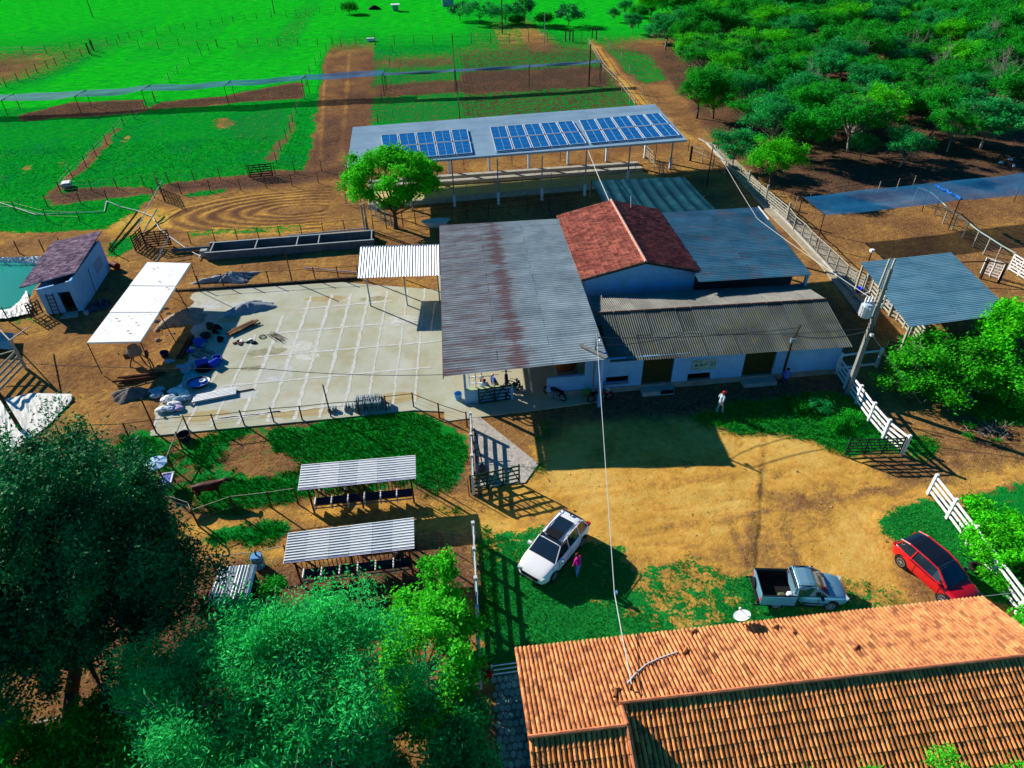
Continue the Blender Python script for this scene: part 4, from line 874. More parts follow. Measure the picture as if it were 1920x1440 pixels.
# --- wood at the upper right
protos = []
DRY = mat('dry_twig', (.34, .30, .27), (.22, .2, .18), 5, .9)
for k, (lm, bm, R, H, nc, fl) in enumerate(((LEAFM, BARK, 3.1, 3.3, 95, .6), (LEAFB, BARK, 2.8, 3.1, 90, .6), (LEAFT, BARKP, 3.1, 3.3, 85, .6), (LEAFM, DRY, 3.3, 3.6, 70, .55), (LEAFT, DRY, 2.7, 3.1, 60, .7), (LEAFM, BARK, 2.6, 3.5, 85, .6))):
    protos.append(make_tree('wood_tree', 'proto', 'tree', (0, 0, 0), (0, 0, H), (R, R*.9, 1.7), nc, 170, .32, .105, lm, bm, .14, 60+k, hollow=.35, flat=fl, up=.8, lower=-.3, nl=34, top=(.3*math.sin(k*2), .3*math.cos(k*2), 1.9), sub=4, irr=.38, svar=(.4, 1.7)))
FRONT = [((1443, 352), 1, 0.94, 'bright green small tree at the front edge of the wood beside the pale lattice fence'),
 ((1375, 315), 2, 0.89, 'low teal green tree left behind the bright front tree'), ((1307, 222), 5, 1.24, 'dark tree with bare trunks at the left corner of the wood'),
 ((1338, 222), 1, 1.00, 'bright green tree just right of the dark corner tree'), ((1438, 285), 2, 1.12, 'spreading teal tree behind the bright front tree'),
 ((1505, 300), 0, 1.06, 'mid green tree at the wood edge above the open brown ground'), ((1590, 285), 3, 1.12, 'round tree at the wood edge with straight pale trunk'),
 ((1612, 300), 4, 0.65, 'small bush like tree below the round wood edge tree'), ((1685, 312), 2, 0.77, 'slim low tree standing forward on the dark bare ground'),
 ((1775, 285), 3, 0.94, 'tree with leaning pale trunk at the wood edge'), ((1838, 278), 2, 1.18, 'tallest pale trunked tree near the right photo edge'),
 ((1885, 225), 0, 1.06, 'green tree above the tan clearing at the right photo edge')]
rng_ = random.Random(9); done = []; first = set()
def plant(k, x, y, s, label, group=None):
    src = protos[k]
    o = src if k not in first else copy_tree(src); first.add(k)
    o.location = (x, y, ground_z(x, y)-.02); o.rotation_euler.z = rng_.uniform(0, 6.28); o.scale = (s*rng_.uniform(.9, 1.1), s*rng_.uniform(.9, 1.1), s*rng_.uniform(.9, 1.15)); o['label'] = label
    if group: o['group'] = group
    elif 'group' in o: del o['group']
    done.append((x, y, s)); return o
for px, k, s, lab in FRONT:
    p = G(*px); plant(k, p.x, p.y, s, lab)
for px, s, lab in (((1150, 40), .5, 'loose pale tree standing left of the wood by the far pasture'), ((1185, 62), .62, 'thin trunked tree at the far left tip of the wood'), ((1225, 80), .7, 'tree with several thin trunks behind the pasture corner gate'), ((1170, 30), .55, 'smaller pale tree behind the thin trunked one')):
    p = G(*px); plant(2, p.x, p.y, s, lab)
WOODP = PG((1195, 52), (1205, 40), (1260, 20), (1340, 8), (1420, 20), (1560, 8), (1700, -20), (1900, -90), (2400, -100), (2400, 230), (1900, 205), (1760, 255), (1560, 262), (1400, 262), (1330, 200), (1250, 105))
xs_, ys_ = [p[0] for p in WOODP], [p[1] for p in WOODP]; cnt = 0
KL = ('mid green tree crowded in the dense wood', 'bright green tree crowded in the dense wood', 'teal green tree crowded in the dense wood', 'broad mid green tree crowded in the dense wood', 'small teal tree crowded in the dense wood', 'dense green tree crowded in the dense wood')
KL = [s.replace('crowded in', 'standing in') for s in KL]
for _ in range(9000):
    x, y = rng_.uniform(min(xs_), min(150, max(xs_))), rng_.uniform(min(ys_), min(260, max(ys_)))
    if not inpoly(np.array([x]), np.array([y]), WOODP)[0]: continue
    v = np.array([x, y, 3-HC]); u_, v_ = (v@CXA)/(v@CFA)*F_PX, (v@CYA)/(v@CFA)*F_PX
    if abs(u_) > 1010 or v_ > 740: continue
    mind = 3.35+.022*max(0, y-80)
    if min(math.hypot(x-a, y-c) for a, c, _s in done) < mind: continue
    k = rng_.choice((0, 0, 1, 2, 3, 4, 5, 5)); s = rng_.uniform(.6, 1.12)*(1+.003*max(0, y-90))
    plant(k, x, y, s, KL[k].replace('standing in the dense wood', 'in the %s %s of the dense wood' % ('front' if v_ > -430 else 'middle' if v_ > -600 else 'far back', 'left' if u_ < 420 else 'centre' if u_ < 720 else 'right')), 'trees of the dense wood'); cnt += 1
    if cnt >= 285: break
print('wood trees', cnt)
for k, (px_, s_) in enumerate((((1520, 205), 1.1), ((1745, 178), 1.2), ((1852, 215), 1.5), ((1700, 128), 1.0), ((1600, 150), 1., ), ((1840, 120), 1.2), ((1410, 150), .9), ((1560, 265), .8))):
    p = G(*px_); t = thing('bare_tree', ('pale bare twigged tree rising from the front left of the wood', 'bare pale tree in the front right of the wood', 'tall twisted bare tree at the right edge of the wood', 'bare twigged tree deep in the middle of the wood', 'small bare tree behind the front trees of the wood', 'bare grey tree near the top right of the wood', 'bare twigs showing near the left side of the wood', 'thin bare tree at the wood edge above the brown ground')[k], 'tree', (p.x, p.y, 0)); rgn = np.random.default_rng(k+5); b = MB(); R_ = 2.0*s_
    ends = [(p.x+rgn.normal(0, .45)*R_, p.y+rgn.normal(0, .45)*R_, 3.6*s_+rgn.uniform(0, 2.2)*s_) for _ in range(16)]
    limbs(b, rgn, (p.x, p.y, 0), (p.x+.2*R_, p.y, 3.0*s_), .13*s_, ends, 7); b.build('trunk', DRY, t)
# far pasture bushes
FB = [((655, 26), 4, 0.59, 'low rounded bush in the far pasture left of the white trough'), ((862, 38), 0, 0.89, 'dark bush left of the two feathery bushes in the far pasture'), ((900, 44), 2, 1.18, 'wide feathery bush on the far pasture bank'), ((948, 44), 2, 0.94, 'feathery bush beside the tall far post'), ((1066, 48), 0, 1.00, 'solitary very dark bush on the far pasture'), ((1020, 46), 4, 0.53, 'faint low bush right of the little far tree'), ((970, 45), 4, 0.41, 'tiny bush at the foot of the little far tree')]
for k, (px, q, s, lab) in enumerate(FB):
    p = G(*px); rr_ = 4.2*s; rx = {2: 1.0, 0: 1.0, 4: .9}[q]
    make_tree('pasture_bush', lab, 'bush', (p.x, p.y, 0), (0, 0, rr_*.5), (rr_*rx*(.75 if q == 0 else .9), rr_*.6, rr_*.42), 40, 60, .42, .17, {2: LEAFT, 0: LEAFD, 4: LEAFM}[q], BARK, .1, 80+k, hollow=.4, lower=-.2, nl=14)
p = G(983, 46); make_tree('pasture_tree', 'little round tree with thin trunk alone on the far pasture', 'tree', p, (0, 0, 3.9), (1.9, 1.6, 1.9), 40, 60, .42, .17, LEAFD, BARK, .12, 90, nl=10, lower=-.7)
# weeds by the dark sheds' grass
for k, (px, s) in enumerate((((1535, 770), .9), ((1560, 800), .7), ((1500, 765), .6), ((1590, 790), .8))):
    p = G(*px); make_tree('tall_weed', ('teal weed clump nearest the shed wall', 'weed clump in the middle of the grass by the white fence', 'low weed clump at the grass edge in the shed shadow', 'weed clump beside the white board fence')[k], 'weed', (p.x, p.y, 0), (0, 0, .35*s), (.8*s, .7*s, .4*s), 16, 90, .16, .05, LEAFT if k == 0 else LEAFM, LEAFM, .02, 100+k, lower=-.1, nl=6)
for k, px in enumerate(((1815, 880-60), (1818, 800), (1868, 830), (1835, 790))):
    p = G(*px); make_tree('weed_tuft', ('lowest weed tuft on the tan slope right of the white fence', 'weed tuft left of the dry branches on the tan slope', 'weed tuft beside the dry branches', 'weed tuft under the bright tree edge')[k], 'weed', (p.x, p.y, 0), (0, 0, .15), (.3, .25, .15), 6, 50, .1, .04, LEAFM, LEAFM, .01, 110+k, nl=3)
# grass blades (what nobody could count)
GB1 = mat('blade_lawn', (.012, .27, .030), (.03, .36, .04), .8, .8, tint=.4); GB2 = mat('blade_lush', (.010, .45, .012), (.02, .58, .02), .8, .8, tint=.4); GB3 = mat('blade_patch', (.008, .22, .010), (.016, .33, .014), .8, .8, tint=.45)
sow('lawn_grass', 0, 30, 14, 31, 150, .10, .016, GB1, 5, ltest=lambda l: l < .3)
sow('paddock_grass', -30, 1, 19, 37, 150, .17, .02, GB3, 6)
sow('yard_grass', 1, 42, 26, 42, 90, .24, .02, GB3, 7)
sow('field_grass', -62, 40, 55, 96, 9, .10, .05, GB2, 8, gmin=.65)
# ------------------------------------------------------------------ pond and pump house
w_ = MB().prism([Vector((p[0], p[1], -.32)) for p in POND][::-1], .05).build('pond_water', WATER); w_['kind'] = 'structure'
def crumple(name, label, cat, outline, n, amp, m, z=.02, seed=1, kind=None, fn=None):
    "a creased sheet over a strip given by two edges of points (near, far)"
    A, B = outline; rg = np.random.default_rng(seed); b = MB(); k = 6
    def along(P, t):
        t *= len(P)-1; i = min(int(t), len(P)-2); return Vector(P[i]).lerp(Vector(P[i+1]), t-i)
    for i in range(n+1):
        a, c = along(A, i/n), along(B, i/n)
        for j in range(k+1):
            p = a.lerp(c, j/k); edge = 0 if j in (0, k) else 1
            b.v.append((p.x+rg.normal(0, amp*.3), p.y+rg.normal(0, amp*.3), p.z+z+abs(rg.normal(0, amp))*(.3+.7*edge)))
    b.f = [(i*(k+1)+j, i*(k+1)+j+1, (i+1)*(k+1)+j+1, (i+1)*(k+1)+j) for i in range(n) for j in range(k)]
    o = b.build(name, m); tag(o, label, cat, None, kind); return o
Pz = lambda px, py, z=0.: G(px, py, z)
lin = thing('pond_liner', 'white crumpled plastic liner round the green pond', 'liner', Pz(0, 600))
o = crumple('liner_bank', None, None, ([Pz(-60, 492, -.25), Pz(30, 494, -.25), Pz(78, 497, -.25)], [Pz(-60, 483, .1), Pz(30, 483, .12), Pz(90, 481, .1)]), 60, .10, LINER); o.parent = lin; o.matrix_parent_inverse = Matrix.Translation(-lin.location)
o = crumple('liner_bank', None, None, ([Pz(-60, 604, .1), Pz(20, 596, .12), Pz(58, 588, .1), Pz(58, 575, .1)], [Pz(-60, 588, -.25), Pz(20, 580, -.25), Pz(40, 562, -.25), Pz(50, 545, -.25)]), 60, .10, LINER, seed=4); o.parent = lin; o.matrix_parent_inverse = Matrix.Translation(-lin.location)
ph = thing('pump_house', 'small white hut with pale pink tile roof beside the green pond', 'hut', Pz(110, 585))
fl, fr, br = Pz(90, 590), Pz(158, 582), Pz(208, 503); fl.z = fr.z = br.z = 0; bl = fl+(br-fr)
def wallq(a, b_, za, zb, parent, name='wall', m=WALL, th=.16):
    n = Vector((-(b_-a).y, (b_-a).x, 0)).normalized()*th; v = [a, b_, b_+Zv*zb, a+Zv*za]; v2 = [p+n for p in v]
    return MB().add([*v, *v2], [(0, 1, 2, 3), (7, 6, 5, 4), (0, 4, 5, 1), (1, 5, 6, 2), (2, 6, 7, 3), (3, 7, 4, 0)]).build(name, m, parent)
hL, hR = 2.3, 2.75
dA, dB = fl.lerp(fr, .50), fl.lerp(fr, .84)
hz = lambda t: hL+(hR-hL)*t
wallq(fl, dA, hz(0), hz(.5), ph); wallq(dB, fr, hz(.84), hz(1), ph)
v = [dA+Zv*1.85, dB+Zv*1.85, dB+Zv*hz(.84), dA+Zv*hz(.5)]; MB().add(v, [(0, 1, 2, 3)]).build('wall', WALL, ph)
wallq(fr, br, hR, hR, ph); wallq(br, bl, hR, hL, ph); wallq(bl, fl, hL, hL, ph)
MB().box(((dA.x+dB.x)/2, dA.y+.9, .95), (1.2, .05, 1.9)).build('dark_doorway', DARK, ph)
r0, r1, r2, r3 = G(38, 541, 2.35), G(142, 512, 2.95), G(100, 455, 2.35), G(191, 434, 2.95)
tile_roof(ph, r0, r2, r1, r3, .2, .36, TILEP, seed=40)
MB().prism([fl.lerp(fr, .5)-Vector((0, .05, -.05)), fl.lerp(fr, .5)-Vector((.1, 1., -.05)), fl.lerp(fr, .95)-Vector((0, 1., -.05)), fl.lerp(fr, .84)-Vector((0, .05, -.05))], .05).build('doorstep', CONC, ph)
for k in range(9): p = fr.lerp(br, .62+.02*k*1.4)+Vector((.03, -.02, 0)); MB().beam(p+Zv*.9, p+Zv*1.9, .015, .03).build('vent_slat', WALLG, ph)
la = thing('ladder', 'dark wooden ladder leaning on the front of the small white hut', 'ladder', Pz(100, 589))
a0, a1 = fl.lerp(fr, .22)-Vector((0, .35, 0)), fl.lerp(fr, .40)-Vector((0, .35, 0)); tp = Vector((-.05, .3, 1.85))
for a in (a0, a1): MB().beam(a, a+tp, .06).build('side_rail', WOODD, la)
for k in range(6): MB().beam(a0+tp*(k+.5)/6, a1+tp*(k+.5)/6, .04).build('rung', WOODD, la)
pk = thing('leaning_pole', 'thin pole leaning on the shaded side wall of the small hut', 'pole', Pz(175, 560)); MB().tube(fr.lerp(br, .25)+Vector((.5, 0, 0)), fr.lerp(br, .45)+Vector((.05, 0, 2.1)), .025).build('pole', WOODD, pk)
ud = mat('black_sheeting', (.012, .016, .03), (.03, .04, .07), 2, .45, .8, 8, spec=.5)
o = crumple('black_sheeting', 'heap of black sheeting in the shade beside the small hut', 'sheeting', ([Pz(162, 588), Pz(200, 582), Pz(208, 575)], [Pz(172, 574), Pz(190, 562), Pz(208, 564)]), 16, .16, ud, .05, 8)
bk = thing('bucket', 'pale bucket on the ground at the front corner of the small hut', 'bucket', Pz(163, 590)); q = Pz(163, 590); MB().lathe(q, [(.14, 0), (.2, .32), (.18, .32), (.12, .05)], 14).build('bucket_body', SACKB, bk)
rp = Pz(218, 503); rd_ = thing('red_fuel_drum', 'dark red drum lying behind the small hut', 'drum', rp); MB().tube(rp+Vector((-.3, .2, .32)), rp+Vector((.3, -.3, .32)), .3, .3, 14).build('drum', mat('dark_red', (.16, .015, .015), rough=.6), rd_)
# ------------------------------------------------------------------ white sheet shelter over the mixer
tn = thing('white_shelter', 'long white sheet roof on thin poles over the cement mixer', 'shelter', Pz(260, 690))
TZ = 2.75; near = (G(163, 642, TZ), G(263, 640, TZ)); far_ = (G(277, 492, TZ), G(358, 494, TZ))
for k in range(3):
    t0, t1 = k/3, (k+1)/3-.004; sag = (.0, .06, .0)[k]
    v = [near[0].lerp(far_[0], t0), near[1].lerp(far_[1], t0), near[1].lerp(far_[1], t1), near[0].lerp(far_[0], t1)]
    v = [p+Zv*(.03*k) for p in v]; MB().add(v+[p-Zv*.13 for p in v], [(0, 1, 2, 3), (0, 4, 5, 1), (1, 5, 6, 2), (2, 6, 7, 3), (3, 7, 4, 0), (7, 6, 5, 4)]).build('roof_panel', TARPW, tn)
for (a, b_) in ((near, 0), (near, 1), (far_, 1), (far_, 0)):
    p = a[b_]; MB().tube((p.x, p.y, 0), p-Zv*.1, .035).build('leg', WOODD, tn)
for t in (.33, .66):
    p = near[1].lerp(far_[1], t); MB().tube((p.x+.5, p.y-.2, 0), p-Zv*.1, .035).build('leg', WOODD, tn)
dbr = mat('dead_leaf', (.05, .04, .04)); rg = random.Random(5)
for k in range(16):
    u, v_ = rg.uniform(.1, .9), rg.uniform(.05, .95); p = near[0].lerp(near[1], u).lerp(far_[0].lerp(far_[1], u), v_)+Zv*.10; r = rg.uniform(.05, .15); a = rg.random()*3
    MB().add([p+Vector((r*math.cos(a+q), r*.5*math.sin(a+q), .02)) for q in (0, 1.5, 3.1, 4.7)], [(0, 1, 2, 3)]).build('fallen_leaf', dbr, tn)
mx_ = thing('cement_mixer', 'old cement mixer standing in front of the white sheet shelter', 'mixer', Pz(262, 680))
q = Pz(262, 682); MB().lathe(q+Vector((0, 0, .75)), [(.2, 0), (.48, .18), (.5, .5), (.3, .85), (.26, .85)], 16).build('drum', mat('cement_crust', (.32, .27, .20), (.18, .13, .10), 4), mx_)
for a, b_ in (((-.6, -.3, 0), (-.2, 0, .9)), ((.6, -.3, 0), (.2, 0, .9)), ((-.6, .5, 0), (-.2, 0, .9)), ((.6, .5, 0), (.2, 0, .9))): MB().beam(q+Vector(a), q+Vector(b_), .07).build('frame_leg', WOODD, mx_)
MB().wheel(q+Vector((.75, 0, .8)), .3, .05, 0).build('drive_wheel', WOODD, mx_)
MB().box(q+Vector((-.65, .1, .75)), (.35, .4, .45)).build('motor_box', mat('motor_brown', (.10, .06, .05)), mx_)
# ------------------------------------------------------------------ long concrete trough
tr = thing('long_trough', 'long grey concrete water trough with four basins above the yard', 'trough', Pz(390, 488))
t0, t1, w2 = Pz(388, 488), Pz(703, 463), 2.05; t1.z = t0.z = 0; ux = (t1-t0).normalized(); uy = Vector((-ux.y, ux.x, 0)); Lt = (t1-t0).length; hT = .75
def wb(a, b_, th, z0, z1, name, m, parent): c = (a+b_)/2; return MB().box((c.x, c.y, (z0+z1)/2), ((b_-a).length, th, z1-z0), math.atan2((b_-a).y, (b_-a).x)).build(name, m, parent)
wb(t0, t1, .14, 0, hT, 'trough_wall', CONCD, tr); wb(t0+uy*w2, t1+uy*w2, .14, 0, hT, 'trough_wall', CONCD, tr)
wb(t0+uy*w2/2, t1+uy*w2/2, w2-.3, 0, .08, 'trough_floor', CONCD, tr)
for s in (0.03, .29, .535, .665, .985): a = t0+ux*Lt*s; wb(a+uy*.08, a+uy*(w2-.08), .12, .0, hT-.004, 'divider', CONCD, tr)
CAP = mat('trough_cap', (.26, .31, .34), (.34, .38, .4), 3)
for a, b_ in ((t0, t1), (t0+uy*w2, t1+uy*w2)): wb(a, b_, .17, hT, hT+.03, 'rim', CAP, tr)
for s in (0.03, .29, .535, .665, .985): a = t0+ux*Lt*s; wb(a+uy*.1, a+uy*(w2-.1), .10, hT, hT+.028, 'rim', CAP, tr)
wb(t0-ux*3.6+uy*(w2+.25), t1-ux*.2+uy*(w2+.3), .18, 0, .35, 'drain_kerb', CONCD, tr)
MB().box(t0-ux*.35+uy*1.0+Zv*.3, (.6, .5, .6)).build('valve_box', CAP, tr)
# boat-shaped green and white drinking trough beside the hall
bt = Pz(818, 424); bo = thing('fibreglass_trough', 'white and green fibreglass trough standing behind the hall corner', 'trough', bt)
for nm, s, m in (('trough_shell', 1.0, mat('fibreglass', (.42, .55, .60), rough=.4)), ('green_lining', .82, mat('green_lining', (.06, .30, .20), rough=.5))):
    MB().lathe(bt+Vector((0, 0, .02 if s == 1 else .12)), [(.30*s, 0), (.42*s, .55), (.46*s, .58), (.40*s, .585)] if s == 1 else [(.2, .40), (.40, .478)], 20, 3.2, 1.3, .05).build(nm, m, bo)
# ------------------------------------------------------------------ two striped shelters with feed bunks, striped hut
def stripe_shelter(label, c, z, nr, cattle_pens=True, seed=1):
    a, b_, d, e = [G(*p, zz) for p, zz in zip(c, (z, z, z-.12, z-.12))]
    t = thing('striped_shelter', label, 'shelter', ((a.x+b_.x)/2, (a.y+d.y)/2, 0), 'striped feeding shelters')
    sheets(t, a, b_, d, e, 'u', (d-a).length/nr, .012, 6, 1, WHITEZ, seed=seed, lift=.006)
    for k in range(nr):
        f = (k+.5)/nr; MB().beam(a.lerp(d, f)+Zv*.016, b_.lerp(e, f)+Zv*.016, .05, .008).build('rib', mat('blue_rib', (.03, .09, .16)), t)
    MB().beam(a-Zv*.04, b_-Zv*.04, .05, .08).build('eave_trim', mat('purple_trim', (.05, .03, .22)), t)
    for f in (.07, .5, .95):
        for g_0, g_1 in ((a, b_), (d, e)):
            p = g_0.lerp(g_1, f)+Vector((0, .2 if g_0 is a else -.1, 0)); MB().beam((p.x, p.y, 0), p-Zv*.04, .09).build('post', WOOD, t)
    for k in range(26):
        f = .08+.86*k/25; p = a.lerp(b_, f)+Vector((0, .75, 0)); MB().beam((p.x, p.y, .45), (p.x, p.y+.15, 1.75), .035).build('feed_bar', WOOD, t)
    p, q = a.lerp(b_, .07)+Vector((0, .82, 0)), a.lerp(b_, .95)+Vector((0, .82, 0)); MB().beam((p.x, p.y, 1.75), (q.x, q.y, 1.75), .06).build('top_rail', WOOD, t)
    # half-barrel bunks
    for k in range(6):
        p, q = a.lerp(b_, .09+.143*k), a.lerp(b_, .09+.143*(k+1)-.008); p = Vector((p.x, p.y+.42, .42)); q = Vector((q.x, q.y+.42, .42)); vs = []
        n = 8; dd = Vector((0, 1, 0))
        for o in (p, q):
            for i in range(n+1): an = math.pi*i/n; vs.append(o+dd*(-math.cos(an)*.27)+Zv*(.27-math.sin(an)*.27))
        fs = [(i, i+1, n+2+i, n+1+i) for i in range(n)]+[tuple(range(n+1)), tuple(range(2*n+1, n, -1))]; MB().add(vs, fs).build('feed_bunk', NAVY, t)
        MB().box((p.x, p.y, .5), (.06, .6, .5)).build('bunk_strap', WHITEW, t)
    MB().beam((a.x+.5, a.y+.14, .42), (b_.x-.35, b_.y+.14, .42), .05).build('bunk_rail', STEEL, t)
    return t
stripe_shelter('upper white striped shelter with feed bunks, on the grass below the yard', ((559, 918), (780, 896), (566, 871), (779, 853)), 2.15, 10, seed=3)
stripe_shelter('lower white striped shelter over dark muddy ground below its twin', ((532, 1055), (777, 1027), (541, 999), (776, 970)), 2.2, 11, seed=4)
# pebble of straw on the lower shelter roof
st = thing('small_hut', 'little striped roof hut with dark plank walls under the big dark tree', 'hut', Pz(430, 1150))
h0, h1, h2, h3 = G(388, 1135, 2.0), G(463, 1136, 2.0), G(413, 1063, 1.95), G(482, 1058, 1.95)
sheets(st, h0, h1, h2, h3, 'v', .16, .03, 3, 1, WHITEZ, seed=6)
for k in range(10): f = (k+.5)/10; MB().beam(h0.lerp(h1, f)+Zv*.034, h2.lerp(h3, f)+Zv*.034, .05, .006).build('rib', mat('blue_rib', (.03, .09, .16)), st)
for (a, b_) in ((h0, h1), (h1, h3), (h2, h0), (h3, h2)):
    a, b_ = a+(h0+h3-a-a)*.08, b_+(h0+h3-b_-b_)*.08
    for k in range(7): p, q = a.lerp(b_, k/7), a.lerp(b_, (k+.88)/7); MB().add([(p.x, p.y, 0), (q.x, q.y, 0), (q.x, q.y, q.z-.06), (p.x, p.y, p.z-.06)], [(0, 1, 2, 3)]).build('wall_plank', WOODD, st)
bd = Pz(487, 1062); bb = thing('blue_barrel', 'blue barrel tied to a post above the small striped hut', 'barrel', bd); MB().lathe(bd, [(.26, 0), (.3, .1), (.3, .8), (.27, .85), (.22, .85)], 18).build('barrel_body', BLUES, bb); MB().lathe(bd+Zv*.55, [(.305, 0), (.305, .06)], 18).build('barrel_hoop', NAVY, bb)
# zinc roof shelter on the right, in the cattle pens
rs = thing('pen_shelter', 'blue grey corrugated pen roof at the right behind the bright tree', 'shelter', (36, 41, 0))
R0, R1, R2, R3 = G(1690, 602, 2.9), G(1960, 613, 2.9), G(1613, 492, 3.1), G(1783, 473, 3.1)
R0 = G(1705, 612, 2.9); R1 = Vector((R0.x+(R3.x-R2.x)+.1, R0.y+(R3.y-R2.y), 2.9))
sheets(rs, R0, R1, R2, R3, 'u', .215, .017, 2, 10, ZINCD, seed=14)
for p in (R0, R1, R2, R3, R0.lerp(R2, .5), R1.lerp(R3, .5)): c = (R0+R1+R2+R3)/4; p = p.lerp(c, .05); MB().beam((p.x, p.y, 0), p-Zv*.08, .14).build('post', WOODG, rs)
# shade-cloth canopies
def canopy(name, label, pts, width, zs, m, sag=.35, seed=1, post_h=None, posts=True, pr=.05, off=.5):
    "a long strip of shade cloth: pts are its near-edge posts (plan), width in y, zs heights"
    t = thing(name, label, 'canopy', (*pts[0][:2], 0)); rg = random.Random(seed); w = Vector(width)
    for k in range(len(pts)-1):
        a, b_ = Vector((*pts[k][:2], zs[k])), Vector((*pts[k+1][:2], zs[k+1])); vs = []; n, mm = 14, 8
        for i in range(n+1):
            for j in range(mm+1):
                u, v_ = i/n, j/mm; p = a.lerp(b_, u)+w*v_; p.z -= sag*math.sin(math.pi*u)*(.6+.4*math.sin(v_*5+k)) + .10*math.sin(v_*math.pi*3+seed)*math.sin(math.pi*u)+.05*math.sin(u*9+v_*7+k)
                vs.append(p)
        MB().add(vs, [(i*(mm+1)+j, (i+1)*(mm+1)+j, (i+1)*(mm+1)+j+1, i*(mm+1)+j+1) for i in range(n) for j in range(mm)]).build('cloth', m, t, True)
        MB().tube(a+Zv*.03, a+w+Zv*.03, .035).build('cross_pole', WOODD, t)
    for k, p in enumerate(pts):
        for q in ((0, 1) if posts else (0,)): o = Vector((*p[:2], 0))+w*q; MB().tube(o, o+Zv*(zs[k]+.08), pr).build('post', WOODD, t)
    return t
CZ = [2.2, 2.25, 2.35, 2.5, 2.65, 2.8, 3.0, 3.1, 3.1, 3.1]
cl = [G(x, y, CZ[k]) for k, (x, y) in enumerate( ((-70, 192), (2, 188), (140, 181), (265, 170), (420, 162), (565, 150), (716, 141), (852, 134), (992, 126), (1128, 117)))]
cl_p = [Vector((p.x, p.y, 0)) for p in cl]
canopy('shade_canopy', 'long narrow blue shade cloth strip crossing the far green paddocks', cl_p[:7], (.3, 3.3, 0), CZ[:7], NET, .25, 2)
canopy('shade_canopy', 'grey blue shade cloth strip over the brown far paddocks, right of the red track', cl_p[6:], (.2, 1.7, 0), CZ[6:], NETD, .15, 5)
c2 = [G(1546, 403, 3.0), G(1800, 374, 3.0), G(1985, 353, 3.0)]
canopy('shade_canopy', 'blue shade net stretched over the brown cattle yard at the right', c2, (-.1, 4.2, 0), [3.0]*3, NET, .25, 9, off=0)
MB_ = thing('bundled_net', 'crumpled roll of blue net lying across the right shade net', 'net', G(1790, 360, 3.1)); a, b_ = G(1753, 348, 3.12), G(1803, 374, 3.10); n = 9; MB().path([a.lerp(b_, i/n)+Vector((.1*math.sin(i*2), 0, .06+.05*math.cos(i*3))) for i in range(n+1)], .13, 6).build('net_roll', mat('net_roll', (.01, .10, .42), (.02, .16, .5), 4), MB_)
# ------------------------------------------------------------------ fences
px = lambda *l: [G(*p) for p in l]
fence('yard_fence', 'rust brown post fence along the near edge of the concrete yard', px((143, 826), (182, 823), (242, 821), (294, 813), (354, 807), (405, 805), (459, 798), (514, 792), (567, 788), (621, 782), (674, 778), (725, 769), (776, 764), (824, 783), (876, 800)), 1.25, r=.055, rails=(1.15,), rr=.025, rm=WOODD, tall={3: 2.85, 9: 2.75}, wires=(.45, .8), wr=.007)
fence('yard_fence', 'rust brown post fence along the far edge of the concrete yard', px((376, 541), (420, 537), (462, 535), (505, 532), (548, 529), (592, 526), (635, 524), (672, 521)), 1.25, r=.055, rails=(1.15,), rr=.02, rm=WOODD, tall={4: 2.8}, wires=(.5, .8), wr=.006)
kk = MB().beam(G(330, 548)+Zv*.1, G(672, 523)+Zv*.1, .2, .24).build('yard_kerb', WOODD); kk['kind'] = 'structure'
fence('trough_fence', 'thin post fence between the wheel rutted dirt and the long trough', px((318, 460), (358, 456), (404, 453), (446, 451), (486, 450), (526, 446), (567, 443), (607, 440), (647, 435), (688, 431)), 1.25, r=.045, rails=(1.18,), rr=.015, rm=WOODD, wires=(.4, .8))
fence('pasture_fence', 'outer wire fence along the front of the green paddocks', px((115, 362), (173, 358), (220, 353), (270, 348), (317, 343), (365, 340), (413, 335), (466, 330)), 1.3, r=.05, wires=(.4, .8, 1.2), wr=.009)
fence('pasture_fence', 'inner wire fence running just below the paddock fence', px((90, 388), (152, 382), (203, 378), (290, 371), (340, 363), (395, 360), (452, 357), (500, 352), (548, 348), (597, 343), (645, 340)), 1.3, r=.05, wires=(.4, .8, 1.2), wr=.009)
fence('pasture_fence', 'short fence piece right of the dark paddock gate', px((516, 326), (553, 322), (603, 320), (650, 316)), 1.3, r=.05, wires=(.4, .8, 1.2), wr=.009)
fence('pasture_fence', 'wire fence on the grass slope above the small hut', px((-20, 394), (30, 396), (88, 412), (150, 415)), 1.2, r=.05, wires=(.5, 1.), wr=.009)
fence('pond_fence', 'rusty wire fence behind the pond and the pump hut', px((-10, 478), (36, 474), (82, 470), (118, 468)), 1.2, r=.055, wires=(.5, 1.1), wr=.008)
fence('pond_fence', 'wire fence right of the pump hut towards the dark gate', px((215, 476), (262, 470)), 1.2, r=.055, wires=(.5, 1.1), wr=.008)
fence('pond_fence', 'low wire fence at the near shore of the green pond', px((-40, 606), (18, 604), (64, 595)), 1.35, r=.05, rails=(1.3,), rr=.012, wires=(.7,))
fence('paddock_divider', 'left dividing fence climbing through the green paddocks', px((115, 362), (137, 335), (162, 313), (181, 293), (201, 271), (217, 255), (233, 236), (252, 222), (272, 205), (290, 190), (318, 152), (334, 138), (356, 120), (378, 105), (392, 96), (407, 87)), 1.35, r=.05, wires=(.4, .8, 1.2), wr=.012)
fence('paddock_divider', 'right dividing fence beside the red brown track', px((519, 306), (527, 282), (537, 262), (545, 247), (549, 228), (556, 212), (568, 184), (575, 160), (581, 140), (592, 122), (602, 108), (612, 96), (622, 84)), 1.35, r=.05, wires=(.4, .8, 1.2), wr=.012)
